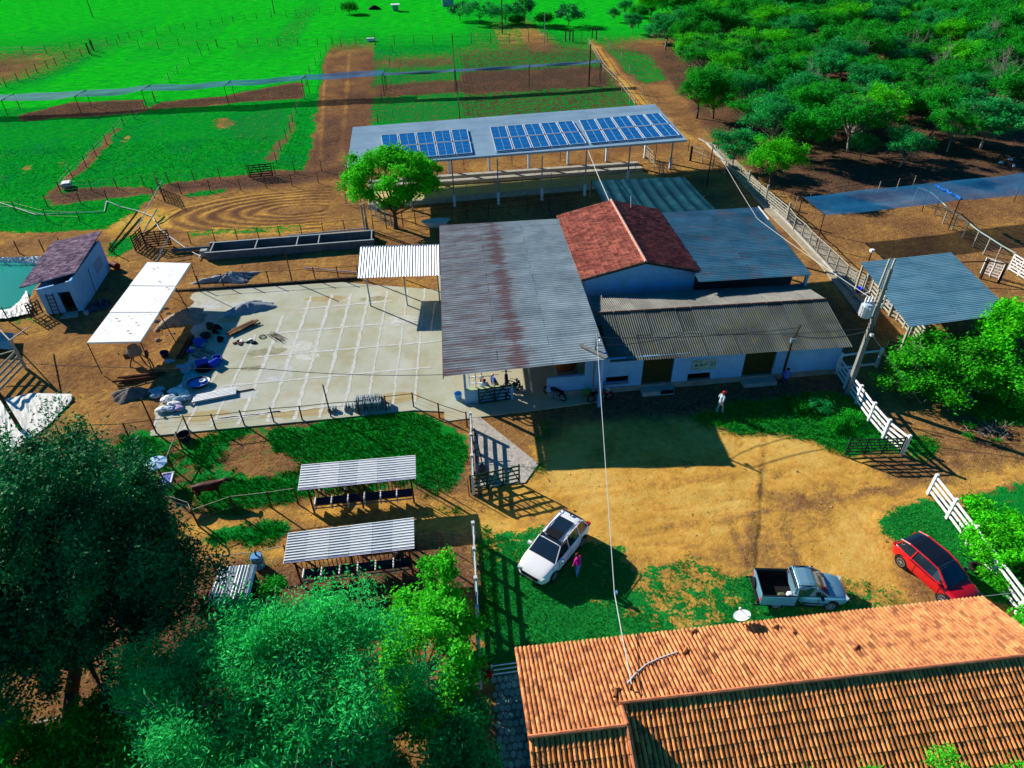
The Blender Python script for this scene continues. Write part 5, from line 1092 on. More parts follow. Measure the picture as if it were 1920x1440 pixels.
fence('far_fence', 'left far fence bordering the dark brown plot', px((0, 172), (12, 163), (34, 152), (54, 144), (70, 136), (90, 128), (106, 122), (124, 110), (154, 106), (172, 104)), 1.4, r=.06, wires=(.5, 1.1), wr=.016)
fence('far_fence', 'far fence along the top of the green paddocks', px((172, 92), (222, 88), (262, 90), (298, 92), (336, 86), (372, 90), (408, 88), (447, 86), (484, 84), (522, 85), (559, 85), (596, 86), (625, 84)), 1.4, r=.055, wires=(.5, 1.1), wr=.016)
fence('far_fence', 'farthest fence curving over the bright pasture', px((0, 102), (45, 100), (88, 100), (133, 92), (170, 84), (202, 82), (224, 76), (243, 73), (268, 70), (294, 64), (320, 60), (347, 56), (370, 53), (396, 48), (418, 45), (438, 43), (460, 38), (482, 36), (510, 34), (537, 32), (556, 30), (574, 28), (600, 25), (630, 22)), 1.35, r=.055, wires=(.5, 1.1), wr=.02)
fence('far_fence', 'far fence above the brown right paddocks', px((640, 88), (668, 87), (704, 84), (740, 85), (776, 84), (812, 84), (849, 82), (884, 82), (920, 80), (955, 82), (991, 78), (1026, 80), (1060, 78), (1090, 78)), 1.9, r=.055, wires=(.5, 1.1, 1.6), wr=.02)
fence('paddock_divider', 'tall post fence between the two brown paddocks', px((849, 90), (851, 118), (854, 150), (858, 180), (862, 222)), 2.2, r=.07, wires=(.4, .8, 1.2, 1.6), wr=.012)
fence('paddock_divider', 'leftmost fence of the brown paddocks beside the red track', px((736, 96), (731, 122), (716, 190), (709, 232)), 1.3, r=.05, wires=(.5, 1.1), wr=.012)
fence('track_fence', 'grey rail fence from the far canopy end down to the solar barn', px((1103, 88), (1118, 112), (1131, 135), (1148, 152), (1166, 172), (1181, 192), (1190, 205)), 1.4, r=.06, pm=WOODG, rails=(1.35, .8), rr=.03, rm=WOODG, wires=(.4,))
fence('track_fence', 'wire fence along the right side of the tan dirt track', px((1122, 75), (1144, 92), (1165, 112), (1180, 135), (1188, 157), (1204, 178), (1215, 205), (1240, 228), (1262, 238)), 1.3, r=.06, pm=WOODG, wires=(.5, 1.1), wr=.012)
# corner posts of the far gate
ga = thing('gate_posts', 'two dark wooden corner posts at the far paddock gateway', 'posts', G(172, 102))
for p in px((168, 101), (176, 95)): MB().tube(p, p+Zv*2., .14).build('post', WOODD, ga)
ga = thing('gate_posts', 'cluster of dark gate posts at the head of the dirt track', 'posts', G(1070, 75))
for p in px((1060, 78), (1068, 76), (1074, 78), (1110, 70), (1118, 74)): MB().tube(p, p+Zv*1.9, .12).build('post', WOODD, ga)
gate('dark green board gate standing open in the paddock fence corner', G(470, 334), G(512, 330), 1.5, WOODD, 6, .12)
gate('dark gate swung open where two paddock fences meet', G(297, 352), G(309, 378), 1.9, WOODD, 7, .10)
gate('large dark slatted gate behind the white shelter, left leaf', G(256, 472), G(273, 455), 1.6, WOODD, 7, .10)
gate('large dark slatted gate behind the white shelter, right leaf', G(275, 466), G(322, 460), 1.6, WOODD, 7, .10)
gate('small dark lattice gate at the near corner of the pump hut', G(60, 598), G(82, 587), 1.25, WOODD, 5, .08)
gate('green gate in front of the low wall by the motorcycles', G(899, 759), G(958, 750), 1.3, GGREEN, 5, .09)
gate('open green gate casting a lattice shadow beside the white posts', G(884, 926), G(974, 906), 1.45, GGREEN, 5, .10, stiles=4)
gate('wide dark green gate at the end of the white board fence', G(1584, 855), G(1686, 852), 1.35, GGREEN, 6, .085, stiles=4)
gate('green gate between white posts beside the power pole', G(1656, 672), G(1722, 684), 1.5, GGREEN, 5, .09, stiles=3)
# feed-lot pipe gates at the barn
gate('grey pipe gate at the left end of the solar barn', G(650, 384), G(690, 378), 1.2, STEEL, 3, .05, diag=False, stiles=4)
gate('dark pipe gate swung open under the shade tree', G(696, 402), G(734, 424), 1.3, STEEL, 3, .05, diag=False, stiles=5)
fence('crush_rail', 'steel pipe rails of the cattle race at the right end of the barn', px((1208, 296), (1216, 304), (1226, 316), (1236, 328), (1243, 334)), 1.6, r=.05, pm=STEEL, rails=(.5, .8, 1.1, 1.5), rr=.03, rm=WOODG)
fence('barn_fence', 'thin wire fence on the feeding floor of the solar barn', [p+Zv*.55 for p in px((690, 385), (745, 380), (822, 374), (875, 370), (928, 364), (980, 360), (1033, 352), (1085, 346), (1138, 340), (1190, 336), (1240, 332))], 1.15, r=.035, pm=STEEL, rails=(1.1, .6), rr=.018)
fence('barn_fence', 'wire mesh fence behind the solar barn columns', px((700, 325), (780, 322), (870, 317), (960, 310), (1050, 302), (1140, 296), (1230, 288), (1290, 282)), 1.3, r=.045, rails=(1.25,), rr=.02, wires=(.3, .6, .9))
fence('barn_fence', 'dark pipe fence in the shade between hall roof and barn', px((700, 430), (725, 428), (756, 424), (780, 422), (848, 415), (876, 411), (916, 406), (955, 402), (990, 398), (1030, 394), (1062, 390)), 1.5, r=.05, rails=(1.45, .8), rr=.025, wires=(.4,))
fence('corner_posts', 'leaning pale corner posts where the trough fence meets the barn yard', px((684, 432), (690, 430)), 2.6, r=.10, pm=WOODG, rails=(2.2,), rr=.03)
# right-hand pens
fence('pen_fence', 'grey rail fence at the wood side, behind the pale lattice gates', px((1296, 296), (1316, 303), (1336, 316), (1358, 326), (1386, 338), (1402, 352)), 1.45, r=.07, pm=WOODG, rails=(1.4, .9), rr=.035, rm=WOODG)
def lattice(label, a, b_, h, n, parent_cat='gate', m=WOODG):
    a, b_ = Vector(a), Vector(b_); t = thing('lattice_gate', label, parent_cat, a); d = b_-a
    for k in range(6): z = .15+k*(h-.2)/5; MB().beam(a+Zv*z, b_+Zv*z, .03, .10).build('board', m, t)
    for k in range(n+1): p = a+d*k/n; MB().beam(p, p+Zv*h, .06).build('stile', m, t)
    for k in range(n):
        p, q = a+d*k/n, a+d*(k+1)/n; MB().beam(p+Zv*.15, q+Zv*(h-.1), .03, .05).build('brace', m, t); MB().beam(p+Zv*(h-.1), q+Zv*.15, .03, .05).build('brace', m, t)
    return t
lattice('upper pale lattice gate along the concrete lane by the wood', G(1403, 356), G(1432, 380), 1.5, 2)
lattice('lower pale lattice gate along the concrete lane by the wood', G(1436, 384), G(1472, 414), 1.5, 3)
gp = thing('gate_posts', 'thick pale posts holding the lattice gates of the lane', 'posts', G(1433, 381))
for p in px((1401, 354), (1434, 382), (1474, 416)): MB().tube(p, p+Zv*2.0, .12).build('post', WOODG, gp)
fence('pen_fence', 'grey wire fence beside the concrete lane above the corrugated pen roof', px((1474, 416), (1487, 433), (1502, 446), (1516, 461), (1531, 476), (1549, 493), (1565, 509), (1583, 527)), 1.5, r=.075, pm=WOODG, rails=(1.45,), rr=.04, rm=WOODG, wires=(.3, .6, .9, 1.2), wr=.01)
lattice('pale lattice gate beside the lane above the transformer', G(1585, 528), G(1614, 547), 1.5, 2)
bf = thing('board_fence', 'heavy pale board fence behind the transformer pole', 'fence', G(1618, 550)); P_ = px((1618, 548), (1630, 553), (1641, 566), (1654, 578), (1667, 592), (1681, 600), (1694, 615), (1706, 630), (1722, 650))
for a, b_ in zip(P_, P_[1:]):
    MB().beam(a, a+Zv*1.9, .16).build('post', WOODG, bf)
    for k in range(5): MB().beam(a+Zv*(.2+.33*k), b_+Zv*(.2+.33*k), .05, .15).build('board', WOODG, bf)
MB().beam(P_[-1], P_[-1]+Zv*1.9, .16).build('post', WOODG, bf)
fence('pen_fence', 'grey cable fence from under the right shade net down to the pens', px((1712, 378), (1735, 386), (1752, 402), (1768, 418), (1785, 430), (1804, 446), (1824, 462), (1844, 476), (1866, 490), (1889, 504)), 1.55, r=.08, pm=WOODG, rails=(1.5,), rr=.05, rm=mat('bluegreen_rail', (.3, .42, .42)), wires=(.25, .5, .75, 1., 1.25), wr=.012)
fence('pen_fence', 'thin fence at the far side of the right shade net', px((1490, 392), (1516, 384), (1582, 370), (1645, 362), (1680, 358), (1710, 352)), 1.3, r=.05, pm=WOODG, rails=(1.25,), rr=.02)
lattice('pale board gate standing open near the right photo edge', G(1838, 512), G(1872, 524), 1.5, 2, m=WHITEW)
lattice('pale board gate against the cable fence at the right photo edge', G(1890, 506), G(1945, 540), 1.5, 3, m=WHITEW)
gp = thing('gate_posts', 'two dark gate posts joined by a bar right of the pen roof', 'posts', G(1840, 520))
a, b_ = G(1838, 522), G(1872, 530)
for p in (a, b_): MB().tube(p, p+Zv*1.8, .12).build('post', WOODD, gp)
MB().tube(a+Zv*1.6, b_+Zv*1.75, .05).build('bar', WOODD, gp); MB().tube(a+Zv*1.6, a+Zv*1.4+Vector((-3, .6, 0)), .05).build('bar', WOODD, gp)
# white board fences
def white_fence(label, pts, h=1.35, nb=4, cap=True, lean=0):
    pts = [Vector(p) for p in pts]; t = thing('white_board_fence', label, 'fence', pts[0], 'white board fences')
    for a, b_ in zip(pts, pts[1:]):
        for k in range(nb): z = .28+k*(h-.30)/(nb-1); MB().beam(a+Zv*z, b_+Zv*z, .05, .15).build('board', WHITEW, t)
    for p in pts: MB().beam(p, p+Zv*(h+.2), .16).build('post', WHITEW, t)
    return t
white_fence('white board fence running from the shed corner to the wide green gate', px((1565, 700), (1583, 728), (1604, 757), (1628, 790), (1655, 822), (1691, 852)))
white_fence('short white board fence from the shed corner towards the small green gate', px((1568, 697), (1604, 692), (1642, 688)), 1.4, 2)
white_fence('white board fence running behind the red car towards the lower right', px((1740, 926), (1775, 972), (1812, 1022), (1855, 1082), (1905, 1150), (1950, 1210)))
WPG = mat('flaking_white', (.50, .56, .60), (.66, .70, .72), 5, .7, .2, 14)
def log_fence(label, pts, h=1.3):
    pts = [Vector(p) for p in pts]; t = thing('flaking_fence', label, 'fence', pts[0])
    for a, b_ in zip(pts, pts[1:]):
        for k in range(4): z = .2+k*(h-.25)/3; MB().beam(a+Zv*z+Vector((.02*(k % 2), 0, 0)), b_+Zv*z, .06, .13).build('board', WPG, t)
    for p in pts: MB().beam(p, p+Zv*(h+.12), .17).build('post', WPG, t)
log_fence('flaking white fence seen end on beside the rough cement apron', px((884, 805), (885, 845), (887, 885), (888, 926)))
log_fence('flaking white fence seen end on between the lower shelter and the lawn', px((889, 1012), (891, 1060), (894, 1115), (897, 1170), (899, 1230), (901, 1290)))
tp = thing('tilted_gate', 'broken reddish gate leaning on the flaking fence', 'gate', G(892, 850)); a = G(895, 870)
MB().beam(a, a+Vector((-.2, 1.8, 1.3)), .06).build('stile', WOOD, tp); MB().beam(a+Vector((.3, 0, 0)), a+Vector((0, 1.8, 1.3)), .06).build('stile', WOOD, tp)
for k in range(5): MB().beam(a+Vector((-.04*k, .36*k, .26*k)), a+Vector((.3-.06*k, .36*k, .26*k)), .04).build('board', WOOD, tp)
# rest of the front paddock
fence('paddock_fence', 'pole rail fence in front of the upper striped shelter', px((300, 948), (366, 972), (372, 985), (441, 961), (510, 952), (560, 945)), 1.3, r=.05, rails=(1.25,), rr=.02, rm=WOODG, wires=(.5, .9))
fence('paddock_fence', 'pole rail fence passing the blue barrel by the small striped hut', px((370, 1075), (404, 1068), (487, 1060), (540, 1048)), 1.1, r=.05, rails=(1.05,), rr=.025, rm=WOODG, wires=(.5,))
fence('paddock_fence', 'thin wire fence right of the upper striped shelter', px((782, 915), (824, 920), (880, 930)), 1.3, r=.03, wires=(.4, .8, 1.2))
fence('paddock_fence', 'thin wire fence right of the lower striped shelter', px((782, 1030), (828, 1022), (888, 1030)), 1.2, r=.03, wires=(.4, .8, 1.1))
sw = thing('parasol_stand', 'blue and white striped sunshade disc on a pole left of the brown cow', 'sunshade', G(312, 900)); q = G(312, 912)
MB().tube(q, q+Zv*1.9, .05).build('pole', WOOD, sw)
for k in range(12):
    a = 6.2832*k/12; a2 = 6.2832*(k+1)/12; c = q+Zv*2.0; r = .62
    MB().add([c, c+Vector((r*math.cos(a), r*math.sin(a), -.10)), c+Vector((r*math.cos(a2), r*math.sin(a2), -.10)), c-Zv*.05], [(0, 1, 2), (0, 2, 3), (0, 3, 1), (3, 2, 1)]).build('segment', mat('disc_blue', (.10, .24, .5)) if k % 2 else mat('disc_white', (.45, .6, .75)), sw)
sb = thing('salt_trough', 'blue box trough with white rim beside the striped sunshade disc', 'trough', G(318, 915)); q = G(319, 914)
MB().box(q+Zv*.55, (.55, .95, .3), .1).build('box', BLUEP, sb)
for dx, dy, lx, ly in ((0, .5, .65, .08), (0, -.5, .65, .08), (.3, 0, .08, 1.), (-.3, 0, .08, 1.)): MB().box(q+Vector((dx, dy, .70)), (lx, ly, .06), .1).build('rim', WHITEW, sb)
for dx, dy in ((-.2, -.4), (.2, -.4), (-.2, .4), (.2, .4)): MB().beam(q+Vector((dx, dy, 0)), q+Vector((dx, dy, .45)), .06).build('leg', WOOD, sb)
po = thing('leaning_pole', 'pale pole leaning from the yard fence down to the sunshade disc', 'pole', G(354, 807)); MB().tube(G(354, 807)+Zv*1.2, G(320, 880)+Zv*.9, .035).build('pole', WOODG, po)
fence('paddock_fence', 'short brown post row down to the sunshade disc', px((341, 838), (325, 880), (312, 925)), 1.2, r=.05, wires=(.4, .8, 1.1))
bs = G(347, 823); t = thing('black_tub', 'round black water tub beside the leaning pole on the grass', 'tub', bs); MB().lathe(bs, [(.33, 0), (.42, .42), (.38, .42), (.30, .1)], 20).build('tub_body', mat('black_tub', (.015, .02, .035), rough=.5), t)
t = thing('black_basin', 'black crumpled bag hanging by the flaking fence and green gate', 'bag', G(905, 890)); q = G(905, 893); MB().lathe(q, [(.35, 0), (.42, .3), (.25, .75), (.08, 1.)], 9, 1., .8).build('bag', ud, t)
# left sheep pen with tarp
SL = thing('loading_frame', 'pale timber loading frame casting shadows at the left photo edge', 'frame', G(47, 688))
a, b_ = G(48, 690), G(0, 740); top = a+Zv*2.2
MB().beam(a, a+Zv*2.5, .16).build('post', WOODG, SL); MB().beam(b_, b_+Zv*1.4, .14).build('post', WOODG, SL)
for z in (.3, .7, 1.1, 1.5): MB().beam(a+Zv*z, b_+Zv*z, .05, .18).build('board', WOODG, SL)
MB().beam(a+Zv*2.3, G(-20, 610)+Zv*1.6, .08).build('rail', WOODG, SL); MB().beam(a+Zv*1.6, G(-20, 700)+Zv*1.2, .06).build('brace', WOODG, SL); MB().beam(a+Zv*2.45, a+Vector((-.8, 3.6, 1.3)), .07).build('rail', WOODG, SL)
zs_ = thing('zinc_pile', 'stack of dark zinc sheets behind the timber frame at the left edge', 'sheets', G(5, 650)); a0, a1, a2, a3 = G(-40, 650, .5), G(22, 655, .5), G(-40, 622, .5), G(26, 624, .5)
sheets(zs_, a0, a1, a2, a3, 'u', .16, .03, 1, 4, ZINCD, seed=3)
o = crumple('white_tarp', 'crumpled white lime sheet on the ground at the left edge below the timber frame', 'sheet', ([G(-60, 860), G(20, 850), G(90, 800), G(135, 752)], [G(-60, 775), G(0, 752), G(60, 738), G(136, 740)]), 44, .05, LIME, .05, 12)
# poles
def util_pole(label, base, h, r, m=CONCL, lean=(0, 0), parts=None, square=False):
    b_ = Vector(base); t = thing('utility_pole', label, 'pole', b_); tp = b_+Vector((lean[0], lean[1], h))
    if square: 
        vs = []
        for o, k in ((b_-Zv*.3, 1.), (tp, .55)): vs += [o+Vector((x*r*k, y*r*.75*k, 0)) for x, y in ((-1, -1), (1, -1), (1, 1), (-1, 1))]
        MB().add(vs, [(0, 3, 2, 1), (4, 5, 6, 7), (0, 1, 5, 4), (1, 2, 6, 5), (2, 3, 7, 6), (3, 0, 4, 7)]).build('shaft', m, t)
    else: MB().tube(b_-Zv*.3, tp, r, r*.7, 10).build('shaft', m, t)
    return t, tp
pb = G(1588, 738); pp, ptop = util_pole('tall concrete power pole with transformer beside the white board fence', pb, 9.3, .18, square=True)
MB().lathe(pb+Vector((-.62, .0, 6.1)), [(.28, 0), (.34, .08), (.34, .85), (.30, .95), (.12, .98)], 20).build('transformer', mat('transformer_grey', (.42, .52, .62), (.5, .6, .68), rough=.45), pp)
for k in range(3): MB().lathe(pb+Vector((-.62+.2*(k-1), .12, 7.05)), [(.05, 0), (.08, .1), (.05, .15), (.08, .22), (.05, .28), (.03, .42)], 8).build('bushing', WHITEW, pp)
for k in range(6): MB().box(pb+Vector((-.62+.36*math.cos(2.2+k*.45), .36*math.sin(2.2+k*.45)-.0, 6.55)), (.03, .14, .7), 2.2+k*.45+1.57).build('cooling_fin', WHITEW, pp)
MB().beam(pb+Vector((-.6, 0, 6.05)), pb+Vector((0, 0, 6.0)), .08).build('bracket', WOODD, pp)
for dx in (-.22, .12): MB().beam(pb+Vector((dx, .2, 7.9)), pb+Vector((dx+.08, .2, 9.9)), .09).build('crossarm', WOODG, pp)
for k in range(3): MB().lathe(pb+Vector((.30, .1, 6.6+k*.55)), [(.04, 0), (.09, .05), (.04, .12), (.09, .2), (.04, .3)], 8).build('insulator', WHITEW, pp)
MB().box(pb+Vector((.05, -.28, 4.9)), (.18, .2, .16)).build('junction_box', WHITEW, pp)
for k in range(4): MB().tube(pb+Vector((-.15+.1*k, -.25, 5.0)), pb+Vector((-.55+.12*k, -.2, 6.1)), .02).build('lead', CABLED, pp)
cp = G(1110, 752); cpp, ctop = util_pole('slender pole with small lamp at the front corner of the hall roof', cp, 5.4, .08, STEEL)
MB().tube(ctop-Zv*.25, ctop+Vector((.28, -.02, -.42)), .03).build('lamp_arm', STEEL, cpp); MB().lathe(ctop+Vector((.28, -.02, -.56)), [(.12, 0), (.08, .1), (.03, .16)], 10).build('lamp_head', WHITEW, cpp)
kp = thing('plank', 'weathered plank lying on the front corner of the big metal roof', 'plank', G(1108, 656, 4.1)); MB().beam(G(1088, 646, 4.22), G(1138, 671, 4.22), .28, .05).build('plank_board', mat('old_plank', (.22, .23, .22), (.15, .15, .15), 4), kp)
sp = G(1464, 716); spp, stop = util_pole('dark service pole with meter box against the white shed wall', sp, 3.7, .10, WOODD)
MB().tube(stop-Zv*.5, stop+Vector((.3, 0, .9)), .05).build('mast', WOODD, spp); MB().box(stop+Vector((0, -.1, -.2)), (.35, .2, .3)).build('meter_box', STEEL, spp)
lp = G(45, 800); lpp, ltop = util_pole('dark round utility pole at the left photo edge', lp+Vector((0, -.4, 0)), 6.0, .13, WOODD); MB().box(ltop+Vector((0, .1, -.7)), (.25, .25, .2)).build('bracket', BLACK, lpp)
b2 = G(1325, 350); bpp, btop = util_pole('thin dark pole right of the net canopy behind the side hall', b2, 4.6, .07, WOODD)
fp = G(942, 62); fpp, _ = util_pole('tall thin post on the sandy patch of the far pasture', fp, 7.0, .14, WOODD)
fp = G(1021, 84); util_pole('thin grey post at the far paddock fence, right of the sandy patch', fp, 5.5, .10, WOODG)
fp = G(1104, 160); util_pole('dark pole at the right end of the far shade canopy', fp, 6.0, .13, WOODD)
fp = G(174, 32); util_pole('lone thin post high in the upper left pasture', fp, 6.5, .10, WOODD)
fp = G(515, 26); util_pole('lone thin post in the far pasture above the paddock fence', fp, 4.5, .10, WOODD)
fp = G(1467, 415); 
def cable(label, pts, r=.02, m=CABLE, sag=.25, name='cable'):
    t = thing(name, label, 'cable', pts[0]); out = []
    for a, b_ in zip(pts, pts[1:]):
        a, b_ = Vector(a), Vector(b_)
        for i in range(13):
            u = i/12; out.append(a.lerp(b_, u)-Zv*sag*4*u*(1-u))
    MB().path(out, r, 4).build('wire_run', m, t); return t
hp = onplane(1180, 1282, (xs, ey, ze), Vector((0, sl, 1)).normalized()); mp_ = Vector((hp.x-.05, hp.y-.35, hp.z+.55))
cable('pale cable hanging from the slender lamp pole to the tiled house roof', [ctop, G(1152, 1112, 3.2), mp_], .022, CABLE, .05)
mt = thing('roof_mast', 'short dark mast on the foreground roof holding the pale cable', 'mast', mp_-Zv*.9); MB().tube(mp_-Zv*.95, mp_+Zv*.02, .035).build('mast', WOODD, mt)
arc = [onplane(x, y, (xs, ey, ze), Vector((0, sl, 1)).normalized())+Zv*.13 for x, y in ((1176, 1285), (1190, 1268), (1210, 1250), (1235, 1238), (1270, 1226))]
t = thing('conduit', 'pale bent conduit curving over the foreground roof tiles', 'pipe', arc[0]); MB().path(arc, .035, 6).build('conduit_run', CABLE, t)
ib = thing('insulator_box', 'small blue box hanging on the pale cable above the lawn', 'box', G(1155, 1111, 3.2)); MB().box(G(1155, 1111, 3.14), (.12, .12, .14)).build('box_body', BLUES, ib)
cable('dark wire bundle from the power pole to the shed service pole', [pb+Vector((0, 0, 5.0)), stop+Vector((.1, 0, .1))], .035, CABLED, .35)
cable('dark wire from the shed service pole to the lamp pole', [stop+Vector((.2, 0, .7)), ctop-Zv*.3], .025, CABLED, .3)
cable('second dark wire from the power pole across the fibre cement roof', [pb+Vector((0, 0, 5.2)), G(1290, 625, 4.2), ctop-Zv*.9], .022, CABLED, .25)
cable('dark wire crossing above the concrete yard from the left pole to the hall', [ltop-Zv*.4, G(480, 690, 3.8), rb+Vector((.1, 0, .1))], .018, CABLED, .25)
cable('pale wire from the solar barn to the tiled gable', [G(1103, 283, 4.9), G(1142, 376, 6.2)], .03, CABLE, .1)
cable('thin pale wire from the thin pole over the side hall roof to the transformer', [btop, G(1420, 410, 4.6), pb+Vector((-.6, 0, 7.4))], .015, CABLE, .1)
cable('thin stay wire from the power pole down to the dirt', [pb+Vector((.1, 0, 4.9)), G(1728, 758, 0)], .012, CABLE, .0)
cable('thin white wire over the red car to the lower right', [G(1560, 1150, 2.9), G(1960, 1105, 2.2)], .008, CABLE, .0)
hose = [G(x, y, .05 if k not in (1, 2) else .9) for k, (x, y) in enumerate(((0, 380), (60, 388), (190, 382), (200, 377), (228, 388), (257, 395), (286, 406), (300, 430), (316, 442), (330, 452), (352, 468), (376, 481)))]
t = thing('white_hose', 'pale hose snaking from the pasture edge to the long trough', 'hose', hose[0]); hh_ = [Vector((p.x, p.y, .06)) for p in hose]; MB().path(hh_, .045, 6).build('hose_run', CABLE, t)
for lab, a, b_, r, m in (('thick pale pole laid against the dark slatted gate', (266, 440, .1), (294, 392, .5), .07, WOODG), ('thin pale pole leaning to the swung open dark gate', (254, 432, .3), (303, 340, 1.9), .05, CABLE),
    ('long dark beam lying on the tan dirt left of the hose', (204, 468, .1), (257, 398, .3), .10, WOODD), ('pale pole leaning beside the dark slatted gate', (294, 490, .2), (316, 443, 1.4), .05, CABLE), ('white pole lying on the trough side dirt', (376, 478, .1), (372, 486, .1), .05, CABLE),
    ('pale pink pipe lying behind the far yard fence', (570, 502, .1), (672, 511, .1), .06, mat('pink_pipe', (.55, .42, .46))), ('loose dark pole lying on the concrete yard beside the zinc sheets', (424, 738, .1), (476, 729, .1), .04, WOOD)):
    A, B = G(*a), G(*b_); t = thing('loose_pole', lab, 'pole', A); MB().tube(A, B, r).build('pole', m, t)
tkp = [Vector((*G(*p)[:2], 0)) for p in ((640, 446), (700, 432))]; t = thing('blue_pipe', 'light blue pipe running along the trough kerb to the shade tree', 'pipe', tkp[0]); MB().tube(G(540, 449)+Zv*.35, G(690, 434)+Zv*.35, .07).build('pipe_run', SACKB, t)
# far pasture bits
q = G(742, 20); t = thing('white_feeder', 'small white topped feeder standing on the far pasture', 'feeder', q); MB().box(q+Zv*.6, (1.1, .9, 1.2), 0, 1.3).build('feeder_box', STEEL, t); MB().box(q+Zv*1.3, (2.1, 1.6, .2)).build('feeder_lid', WHITEW, t)
q = G(840, 10); t = thing('water_tower', 'grey block tank house at the top edge of the far pasture', 'tank', q); MB().box(q+Zv*1.7, (2.8, 2.4, 3.4)).build('tank_wall', mat('grey_block', (.30, .30, .36), (.4, .4, .45), 1), t); MB().box(q+Zv*3.5, (3.2, 2.8, .2)).build('tank_roof', CONC, t)
q = G(702, 17); t = thing('rock_heap', 'dark heap on the bare patch of the far pasture', 'heap', q); MB().lathe(q, [(1.6, 0), (1.2, .4), (.4, .8), (.05, .85)], 10, 1, .6).build('heap', BLACK, t)
q = G(695, 77); t = thing('white_block', 'white block at the head of the red brown track', 'block', q); MB().box(q+Zv*.3, (1.6, .5, .5)).build('block_body', WHITEW, t)
q = G(127, 351); t = thing('white_tub', 'small white tray trough at the left paddock corner', 'trough', q); MB().box(q+Zv*.35, (1.0, 1.2, .4), .3).build('tray_body', STEEL, t); MB().box(q+Zv*.58, (.8, 1., .08), .3).build('tray_lining', WHITEW, t)
# ------------------------------------------------------------------ vehicles
def loft(rings, caps=True):
    b = MB(); n = len(rings[0])
    for r in rings: b.v += [tuple(p) for p in r]
    for i in range(len(rings)-1):
        for j in range(n): b.f.append((i*n+j, i*n+(j+1) % n, (i+1)*n+(j+1) % n, (i+1)*n+j))
    if caps: b.f.append(tuple(range(n-1, -1, -1))); b.f.append(tuple((len(rings)-1)*n+i for i in range(n)))
    return b
def body_ring(x, w, z0, zs, zt):
    return [(x, -w*.93, z0), (x, -w, z0+.10), (x, -w*1.0, zs-.16), (x, -w*.95, zs), (x, -w*.82, zt-.02), (x, -w*.4, zt), (x, w*.4, zt), (x, w*.82, zt-.02), (x, w*.95, zs), (x, w, zs-.16), (x, w, z0+.10), (x, w*.93, z0)]
def bevel(o, w=.03, seg=2):
    m = o.modifiers.new('bevel', 'BEVEL'); m.width = w; m.segments = seg; m.limit_method = 'ANGLE'; m.angle_limit = math.radians(28); return o
def rounded(o, lv=2):
    m = o.modifiers.new('smooth', 'SUBSURF'); m.levels = m.render_levels = lv; return o
def vehicle(name, label, cat, rear, front, side, W2):
    rear, front = Vector(rear), Vector(front); d = (front-rear).normalized(); lft = Vector((-d.y, d.x, 0)); c = (rear+front)/2 - lft*side*W2
    t = thing(name, label, cat, (c.x, c.y, .0)); t.rotation_euler.z = math.atan2(d.y, d.x); t['o'] = [0, 0, 0]; return t
def car_wheels(t, wb, W2, r, rimm, spokes=10):
    for x in (-wb/2, wb/2):
        for s in (-1, 1):
            w = MB().tube((x, s*(W2-.20), r), (x, s*(W2+.005), r), r, r, 22).build('wheel', BLACK, t, True)
            bevel(w, .03)
            rim = MB(); y = s*(W2+.008); rim.tube((x, y-s*.03, r), (x, y, r), r*.66, r*.66, 20)
            rim.build('rim', mat('rim_dark', (.03, .03, .035), rough=.4), w)
            sp_ = MB()
            for k in range(spokes): a = 6.283*k/spokes; sp_.beam((x+math.cos(a)*.04, y+s*.006, r+math.sin(a)*.04), (x+math.cos(a)*r*.64, y+s*.006, r+math.sin(a)*r*.64), .035, .012)
            sp_.tube((x, y, r), (x, y+s*.012, r), .06, .05, 10); n = 20
            for k in range(n): a, a2 = 6.283*k/n, 6.283*(k+1)/n; sp_.beam((x+math.cos(a)*r*.66, y+s*.004, r+math.sin(a)*r*.66), (x+math.cos(a2)*r*.66, y+s*.004, r+math.sin(a2)*r*.66), .03, .02)
            sp_.build('spokes', rimm, w)
            MB().tube((x, s*(W2-.16), r+.03), (x, s*(W2-.012), r+.03), r+.07, r+.07, 22).build('wheel_arch', BLACK, t)
def glasshouse(t, st, paint, roof, pillars, name='cabin_glass', roofm=None):
    "st: (x, half width at base, z base, half width at top, z top)"
    rings = [[(x, -wb, zb), (x, -wt, zt), (x, -wt*.5, zt+.02), (x, wt*.5, zt+.02), (x, wt, zt), (x, wb, zb)] for x, wb, zb, wt, zt in st]
    loft(rings).build(name, GLASS, t, False)
    def at(x):
        for a, b_ in zip(st, st[1:]):
            if a[0] <= x <= b_[0]: u = (x-a[0])/(b_[0]-a[0]+1e-9); return [a[k]+(b_[k]-a[k])*u for k in range(5)]
        return st[0] if x < st[0][0] else st[-1]
    xs2 = [roof[0]+(roof[1]-roof[0])*k/8 for k in range(9)]; rr = []
    for x in xs2:
        _, wb, zb, wt, zt = at(x); rr.append([(x, -wt-.02, zt-.03), (x, -wt-.02, zt+.005), (x, -wt*.6, zt+.035), (x, wt*.6, zt+.035), (x, wt+.02, zt+.005), (x, wt+.02, zt-.03)])
    bevel(loft(rr).build('roof_panel', roofm or paint, t, False), .012)
    for x0, x1 in pillars:
        _, wb, zb, _, _ = at(x0); _, _, _, wt, zt = at(x1)
        for s in (-1, 1): MB().beam((x0, s*(wb+.008), zb), (x1, s*(wt+.012), zt), .05, .07).build('pillar', paint, t)
    return at
WPAINT = car_paint('white_paint', (.82, .82, .84), 0.); RPAINT = car_paint('red_paint', (.62, .004, .012), .1); BPAINT = car_paint('silver_blue_paint', (.20, .40, .52), .35)
